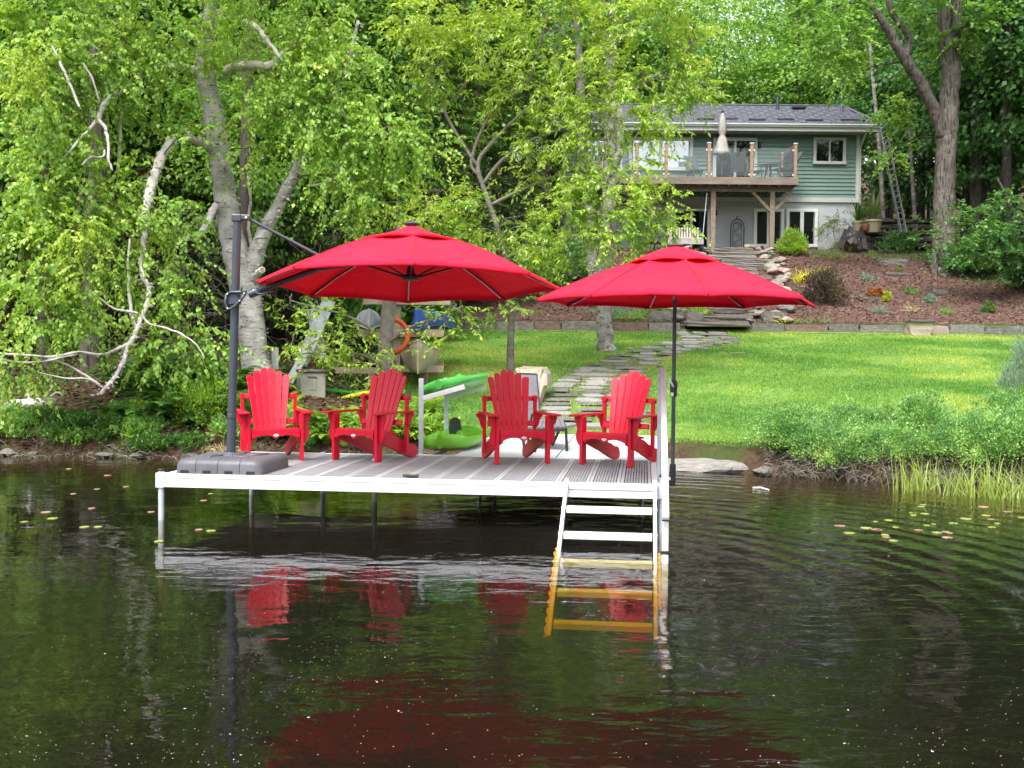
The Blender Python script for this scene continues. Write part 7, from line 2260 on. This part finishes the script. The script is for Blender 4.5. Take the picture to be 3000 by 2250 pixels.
# roots and bare stems at the water's edge
n = 900
xr_ = np.concatenate([NR.uniform(3.6, 7.2, 500), NR.uniform(-9, -1.4, 400)])
yr_ = shoreY(xr_) + NR.uniform(-.25, .25, n)
P0_ = np.stack([xr_, yr_, np.maximum(H(xr_, yr_), 0) + NR.uniform(0, .20, n) * (xr_ > 0) + .02], 1)
dirn = NR.normal(0, 1, (n, 3)) * np.array([1, .5, .5]); tt = np.linspace(0, 1, 6)[None, :, None]
paths = P0_[:, None] + dirn[:, None] * tt * .22 + NR.normal(0, .025, (n, 6, 3)) - np.array([0, 0, .22]) * tt ** 2
v, f_ = twiggeo(paths, NR.uniform(.004, .010, n), .4)
tag(npmesh('root_tangle', v, f_, MT['twiggrey'], kind='stuff'), 'tangle of grey roots and bare stems along the water line', 'roots')

# low leafy plants edging the left bank
lw = [proto_shrub(i + 400, LF[k_], .34, .32, 34, 20, .075, .04, 'bank_plant', MT['twig'], 12, .5, cat='plant') for i, k_ in enumerate(('maple', 'fern', 'ferndark'))]
for i in range(66):
    px = rnd.uniform(-20, 1290)
    y0 = 16.95 + rnd.random() * .9
    x_ = W(px, 1300, y0).x
    y_ = float(shoreY(x_)) + .12 + rnd.random() * .8
    if 1230 < px: y_ += .3
    if 820 < px < 1130: y_ = min(y_, 17.25)
    k_ = rnd.choice((0, 1, 2)) if px > 500 else rnd.choice((0, 0, 2))
    o = lw[i] if i < 3 else copytree(lw[k_])
    s_ = rnd.uniform(.7, 1.15)
    o.location = (x_, y_, h(x_, y_) - .03); o.scale = (s_, s_, s_ * .9); o.rotation_euler = (0, 0, rnd.uniform(0, 6.28))
    tag(o, 'small leafy green plant along the edge of the left bank', 'plant', 'low plants along the left bank')
bs_ = proto_shrub(433, LF['fern'], .52, .75, 70, 46, .07, .02, 'bank_shrub', MT['twig'], 20, .5)
x_ = W(600, 1250, 17.6).x; bs_.location = (x_, 17.6, h(x_, 17.6)); tag(bs_, 'feathery yellow green bush left of the umbrella mast above the water', 'shrub')

def tuft(name, lab, cat, p, n_, L_, wd_, leafm, spread=.5, rad=.1, droop=.5, seg=6, group=None, parentless=True):
    t = thing(name, lab, cat, tuple(p), 0, group)
    base = np.array(tuple(p)) + np.stack([NR.normal(0, rad, n_), NR.normal(0, rad * .7, n_), np.zeros(n_)], 1)
    d = np.stack([NR.normal(0, spread, n_), NR.normal(0, spread, n_), np.ones(n_)], 1); d = unit(d)
    l_ = (L_ * NR.uniform(.55, 1.1, n_))[:, None, None]
    s = np.linspace(0, 1, seg)[None, :, None]
    hor = d * np.array([1, 1, 0])
    path = base[:, None] + d[:, None] * s * l_ + hor[:, None] * s ** 2 * l_ * droop - np.array([0, 0, 1.]) * s ** 3 * l_ * droop * np.linalg.norm(hor, axis=1)[:, None, None] * 1.2
    sd_ = unit(np.cross(d, rdir(n_)))[:, None]
    wv = wd_ * (1 - s ** 1.5) + .0008
    a = path - sd_ * wv / 2; b = path + sd_ * wv / 2
    v = np.stack([a, b], 2).reshape(-1, 3)
    base_i = (np.arange(n_)[:, None] * seg + np.arange(seg - 1)[None]) * 2
    f_ = np.stack([base_i, base_i + 1, base_i + 3, base_i + 2], -1).reshape(-1, 4)
    npmesh('blades', v, f_, leafm, t, kind='stuff')
    return t
for (px, py, n_, L_) in ((2665, 1440, 34, .62), (2700, 1430, 30, .60), (2735, 1432, 22, .50), (2790, 1448, 40, .58), (2820, 1440, 20, .5), (2870, 1455, 34, .62), (2900, 1450, 26, .6), (2945, 1460, 40, .64), (2985, 1455, 34, .60), (2645, 1430, 12, .5), (3030, 1455, 40, .6)):
    p_ = onwater(px, py); p_.z = -.15
    tuft('reed_clump', 'clump of pale green reeds standing in the water before the right shore thicket', 'reeds', p_, n_, L_ + .12, .017, LF['reed'], .14, .11, .9, 8, 'reed clumps on the right shore')
tuft('grass_clump', 'straw coloured dead grass hanging over the bank behind the umbrella base', 'grass', W(640, 1330, 16.9), 70, .38, .012, LF['dry'], .5, .12, 1.4)
tuft('grass_clump', 'straw coloured dead grass right of the umbrella mast on the bank', 'grass', W(668, 1325, 17.0), 50, .34, .012, LF['dry'], .5, .10, 1.4)
for i in range(26):
    px = rnd.uniform(1290, 1440); Y = rnd.uniform(16.6, 18.6)
    if i > 17: px = rnd.uniform(-20, 460); Y = 17.3
    p_ = W(px, 1250, Y); p_.z = h(p_.x, Y)
    tuft('grass_clump', 'tuft of long green grass on the bank', 'grass', p_, 46, .34, .010, LF['maple'], .4, .12, .8, group='tufts of long grass on the bank')

# fallen birch log at the far left
fl_ = thing('fallen_log', 'fallen white birch log with broken twigs lying on the left bank', 'log', tuple(W(60, 1190, 18.2)))
MB().tube([W(-80, 1205, 18.3), W(20, 1192, 18.2), W(110, 1182, 18.1), (W(160, 1178, 18.0))], [.13, .12, .10, .06], 12, .08).build('log', MT['birch'], fl_, smooth=True)
for pp in ([(86, 1180, 18.1, 10), (84, 1150, 18.1, 8), (82, 1136, 18.1, 6)], [(5, 1190, 18.2, 10), (18, 1165, 18.2, 8)], [(130, 1180, 18.1, 8), (165, 1150, 18, 6), (185, 1160, 18, 4)], [(120, 1172, 18, 6), (150, 1140, 18, 4)]):
    limb(pp, MT['birchlimb'], fl_, 'broken_twig', 6)

# garden plants
def gplant(px, py, seed, leafm, rx, rz, ncl, per, LL, LW, name, lab, up_=.6, sc=1, cat='shrub', dy=.3):
    o = proto_shrub(seed, leafm, rx, rz, ncl, per, LL, LW, name, MT['twig'], 16, up_, cat=cat, lowcut=.12)
    p_ = G(px, py); o.location = (p_.x, p_.y + dy, h(p_.x, p_.y + dy) - .02)
    tag(o, lab, cat)
    return o
gplant(2325, 752, 501, LF['cherry'], .58, 1.05, 90, 60, .12, .035, 'golden_shrub', 'bright yellow green rounded conifer bush before the ground floor window', .5)
gplant(2420, 895, 502, LF['barberry'], .75, 1.15, 150, 40, .085, .035, 'barberry_bush', 'dark purple brown bush right of the market umbrella tip', .7)
gplant(2490, 738, 503, LF['sage'], .62, .50, 50, 50, .10, .03, 'sage_bush', 'grey green mound in front of the folded dark chairs', .6)
gplant(2425, 762, 504, LF['sage'], .80, .32, 50, 40, .08, .02, 'low_bush', 'faint sage green low plant on the mulch below the white wall', .7)
gplant(2548, 827, 505, LF['bluegreen'], .32, .18, 26, 26, .07, .035, 'succulent_mound', 'small blue green mound in the middle of the mulch', .4, cat='plant')
gplant(2735, 895, 506, LF['bluegreen'], .22, .26, 22, 24, .08, .03, 'succulent_mound', 'blue green little plant left of the grey stone under the maple', .6, cat='plant')
gplant(2262, 752, 507, LF['bluegreen'], .22, .16, 16, 20, .07, .035, 'succulent_mound', 'blue green plant beside the boulders at the top of the steps', .4, cat='plant')
gplant(2575, 880, 508, LF['orange'], .24, .34, 26, 24, .09, .06, 'coral_bells', 'orange brown leafy plant beside a flat stone in the mulch', .4, cat='plant')
gplant(2608, 893, 509, LF['yellow'], .14, .36, 12, 16, .10, .06, 'lime_plant', 'small lime yellow plant right of the orange one', .6, cat='plant')
gplant(2640, 800, 510, LF['fern'], .10, .18, 8, 10, .10, .05, 'seedling', 'small green seedling below the largest stone in the mulch', .6, cat='plant')
gplant(2680, 870, 511, LF['maple'], .20, .30, 16, 18, .09, .03, 'seedling', 'leafy green weed upslope of the pedestal', .7, cat='plant')
gplant(2905, 925, 512, LF['ferndark'], .22, .32, 20, 20, .09, .04, 'seedling', 'dark green sprig in the mulch near the right edge', .7, cat='plant')
gplant(2540, 642, 515, LF['mapledark'], .5, .8, 40, 40, .14, .06, 'corner_bush', 'dark leafy bush beyond the corner of the house', .5, dy=1.5)
def gt(px, py, n_, L_, w_, leafm, lab, spread=.5, droop=.7, rad=.08, cat='grass', name='ornamental_grass'):
    p_ = G(px, py)
    return tuft(name, lab, cat, p_, n_, L_, w_, leafm, spread, rad, droop)
gt(2355, 828, 130, .75, .035, LF['goldgrass'], 'golden yellow arching grass, left one of two upslope of the purple bush', .55, .8, .16)
gt(2400, 820, 110, .75, .035, LF['goldgrass'], 'golden yellow arching grass, right one of two upslope of the purple bush', .55, .8, .16)
gt(2575, 920, 130, .50, .012, LF['bluegreen'], 'blue grey fine grass below the orange plant', .6, .6, .07)
gt(2672, 915, 70, .38, .02, LF['dry'], 'dry straw plant upslope of the stone pedestal', .6, .6)
gt(2765, 920, 70, .42, .02, LF['maple'], 'green grassy weed right of the stone pedestal', .7, .6)
gt(2617, 735, 70, .50, .012, LF['bluegreen'], 'thin blue green grass by the mossy patch near the stone terrace', .4, .5, .1)
gt(2330, 945, 50, .35, .03, LF['sage'], 'pale green weeds above the wall right of the steps', .6, .6, .2)
gt(2405, 945, 40, .35, .03, LF['sage'], 'sparse green weeds above the reddish wall block', .6, .6, .2)
gt(2290, 945, 50, .30, .03, LF['yellow'], 'yellow green weeds among the boulders right of the steps', .6, .6, .15)
gt(2050, 930, 90, .60, .03, LF['cherry'], 'leafy lily stalks left of the steps beside the boulders', .3, .5, .14)
gt(1790, 930, 240, .95, .012, LF['bluegreen'], 'soft blue green grass clump behind the pale lawn trunk', .6, .7, .2)
gt(1900, 925, 200, .60, .02, LF['maple'], 'green grassy clump on the bank left of the boulders', .8, .6, .5)
gt(1840, 935, 160, .50, .02, LF['maple'], 'low green grass on the mulch right of the pale trunk', .8, .6, .4)
gt(1960, 915, 160, .55, .02, LF['ferndark'], 'green grassy plants under the market umbrella rim', .8, .6, .4)
gplant(2655, 752, 516, LF['mapledark'], .8, .95, 60, 44, .13, .06, 'terrace_shrub', 'leafy dark shrub in front of the dark stone terrace left of the maple', .4, dy=.8)
gplant(2700, 740, 517, LF['ferndark'], .6, .7, 40, 40, .12, .05, 'terrace_shrub', 'small leafy shrub between the stone terrace and the maple trunk', .4, dy=1.0)
# slender willowy plant against the white wall
wl_ = thing('willow_shrub', 'thin stemmed plant with narrow leaves against the white house wall', 'shrub', tuple(G(2448, 735)))
wp = [W(2448, 738, 46.4), W(2447, 705, 46.6), W(2440, 670, 46.8)]
MB().tube(wp, [.04, .03, .02], 6).build('stem', MT['twiggrey'], wl_)
leafy(wl_, [(2425, 655, 26, 26, 46.9, .3, 26), (2465, 645, 26, 22, 46.9, .3, 22), (2445, 675, 26, 18, 46.8, .3, 12), (2490, 660, 16, 10, 46.8, .2, 6)], wp, LF['sage'], MT['twiggrey'], 8, .22, .035, .45, .35, .5, limbr=.018, nsub=6)
# shrubs screening the wood's edge left of the house
for i, (px, Y, sc_, lk) in enumerate(((1420, 36, 1.9, 'conifer'), (1300, 35, 1.6, 'conifer'), (1190, 30, 1.4, 'ferndark'), (1560, 37.5, 1.5, 'conifer'), (1640, 39, 1.3, 'mapledark'), (1010, 26, 1.3, 'ferndark'), (2840, 41, 1.2, 'mapledark'), (2960, 42, 1.5, 'mapledark'), (3060, 38, 1.4, 'mapledark'))):
    o = proto_shrub(600 + i, LF[lk], .9, 1.1, 90, 36, .15, .05 if lk == 'conifer' else .09, 'edge_shrub', MT['darkbark'], 20, .2)
    x_ = W(px, 800, Y).x; o.location = (x_, Y, h(x_, Y)); o.scale = (sc_, sc_, sc_)
    tag(o, ('dark woodland shrub %s' % ('behind the retaining wall left of the house', 'directly behind the left part of the stone wall', 'upslope of the timber rack', 'behind the thin lawn tree', 'by the left end of the house', 'above the storage box', 'behind the maple foot', 'under the low boughs right of the maple', 'at the right edge beyond the mulch')[i]), 'shrub')

# mossy patch and ground cover at the wood's edge on the right
n = 9000
x = NR.uniform(15.5, 24, n); y = NR.uniform(33.5, 46, n)
k = (NR.rand(n) < .9) & ~onmulch(x, y) | (NR.rand(n) < .06)
x = x[k]; y = y[k]; n = len(x)
P = np.stack([x, y, H(x, y) + .02], 1); A = np.stack([NR.normal(0, .8, n), NR.normal(0, .8, n), np.ones(n) * .6], 1)
v, f_ = leafgeo(P, A, rdir(n), NR.uniform(.06, .14, n), NR.uniform(.03, .07, n), .1)
tag(npmesh('ground_cover', v, f_, LF['mapledark'], kind='stuff'), 'sparse low green plants on the shaded slope under the trees at right', 'ground cover')
n = 5000
x = NR.uniform(14.5, 18.5, n); y = NR.uniform(44.2, 46.6, n)
P = np.stack([x, y, H(x, y) + .02], 1); A = np.stack([NR.normal(0, .6, n), NR.normal(0, .6, n), np.ones(n) * .8], 1)
v, f_ = leafgeo(P, A, rdir(n), NR.uniform(.05, .09, n), NR.uniform(.02, .04, n), 0)
tag(npmesh('moss_patch', v, f_, LF['sage'], kind='stuff'), 'yellowish mossy grass patch near the stone terrace', 'moss')
n = 9000
x = NR.uniform(-11, -1.2, n); y = NR.uniform(17, 27, n)
k = ~onlawn(x, y) & (y > shoreY(x) + .15) & (np.sin(x * 1.9) + np.sin(y * 1.4 + x) > .1)
x = x[k]; y = y[k]; n = len(x)
P = np.stack([x, y, H(x, y) + .02], 1); A = np.stack([NR.normal(0, .8, n), NR.normal(0, .8, n), np.ones(n) * .7], 1)
v, f_ = leafgeo(P, A, rdir(n), NR.uniform(.05, .12, n), NR.uniform(.03, .06, n), .1)
tag(npmesh('ground_cover', v, f_, LF['ferndark'], kind='stuff'), 'low green plants covering the shaded left bank', 'ground cover')

# lily pads and floating leaves
def pad(px, py, r_, lab, grp, m_, name='lily_pad'):
    p_ = onwater(px, py)
    n_ = 14; poly = []
    a0 = rnd.uniform(0, 6)
    for k_ in range(n_):
        a = a0 + (2 * math.pi - .35) * k_ / (n_ - 1)
        poly.append((r_ * math.cos(a) * rnd.uniform(.94, 1.04), r_ * math.sin(a)))
    poly.append((0, 0))
    o = MB().prism(poly, .006, Matrix.Translation((p_.x, p_.y, .004))).build(name, m_, None)
    tag(o, lab, 'leaf', grp)
MT['lilyg'] = mat('yellow_green_lily_pad', (.20, .26, .05), (.34, .36, .10), 20, .5, objvar=.15)
MT['lilyp'] = mat('pinkish_brown_lily_pad', (.26, .15, .10), (.40, .25, .18), 20, .55, objvar=.15)
for i in range(36):
    px = rnd.gauss(2800, 150); py = rnd.uniform(1478, 1580)
    if rnd.random() < .25: px = rnd.uniform(2450, 2700); py = rnd.uniform(1510, 1600)
    pad(px, py, rnd.uniform(.025, .06), *(('yellow green lily pad floating before the reeds', 'yellow green lily pads before the reeds', MT['lilyg']) if rnd.random() < .6 else ('pinkish brown lily pad floating before the reeds', 'pinkish brown lily pads before the reeds', MT['lilyp'])))
for i in range(18):
    px = rnd.uniform(20, 620); py = rnd.uniform(1370, 1600) if rnd.random() < .8 else rnd.uniform(1500, 1560)
    pad(px, py, rnd.uniform(.03, .055), 'small tan leaf floating on the water left of the dock', 'floating leaves left of the dock', MT['lilyg'] if rnd.random() < .6 else MT['lilyp'], 'floating_leaf')
fl2 = thing('floating_branch', 'pale bleached stick floating on the water right of the dock', 'stick', tuple(onwater(2230, 1436)))
MB().tube([onwater(2205, 1432) + Vector((0, 0, .01)), onwater(2228, 1433) + Vector((0, 0, .015)), onwater(2252, 1438) + Vector((0, 0, .01))], [.015, .02, .012], 6).build('stick', MT['birchlimb'], fl2)
n = 2200
py = 1400 + 850 * NR.rand(n) ** .8; px = NR.uniform(-60, 3060, n)
ex = NR.rand(n) < .35
px[ex] = NR.normal(1150, 420, ex.sum()); py[ex] = NR.uniform(1700, 2240, ex.sum())
P = np.array([tuple(onwater(a, b)) for a, b in zip(px, py)]); P[:, 2] = .003
k = P[:, 1] < shoreY(P[:, 0]) - .1
streak = np.sin(P[:, 0] * 1.7 + 2.2 * np.sin(P[:, 1] * .9)) + .8 * np.sin(P[:, 1] * 2.3 + P[:, 0] * .8)
k &= (streak > .1) | (NR.rand(n) < .22)
P = P[k]; n = len(P)
A = NR.normal(0, 1, (n, 3)) * np.array([1, 1, 0.02])
sz = NR.uniform(.002, .005, n) * np.where(NR.rand(n) < .06, 2.2, 1)
v, f_ = leafgeo(P, A, np.array([[0, 0, 1.]]).repeat(n, 0), sz * 1.7, sz, 0, .5)
tag(npmesh('floating_specks', v, f_, LF['mote'], kind='stuff'), 'tiny pale blossoms and dust specks floating on the lake', 'debris')
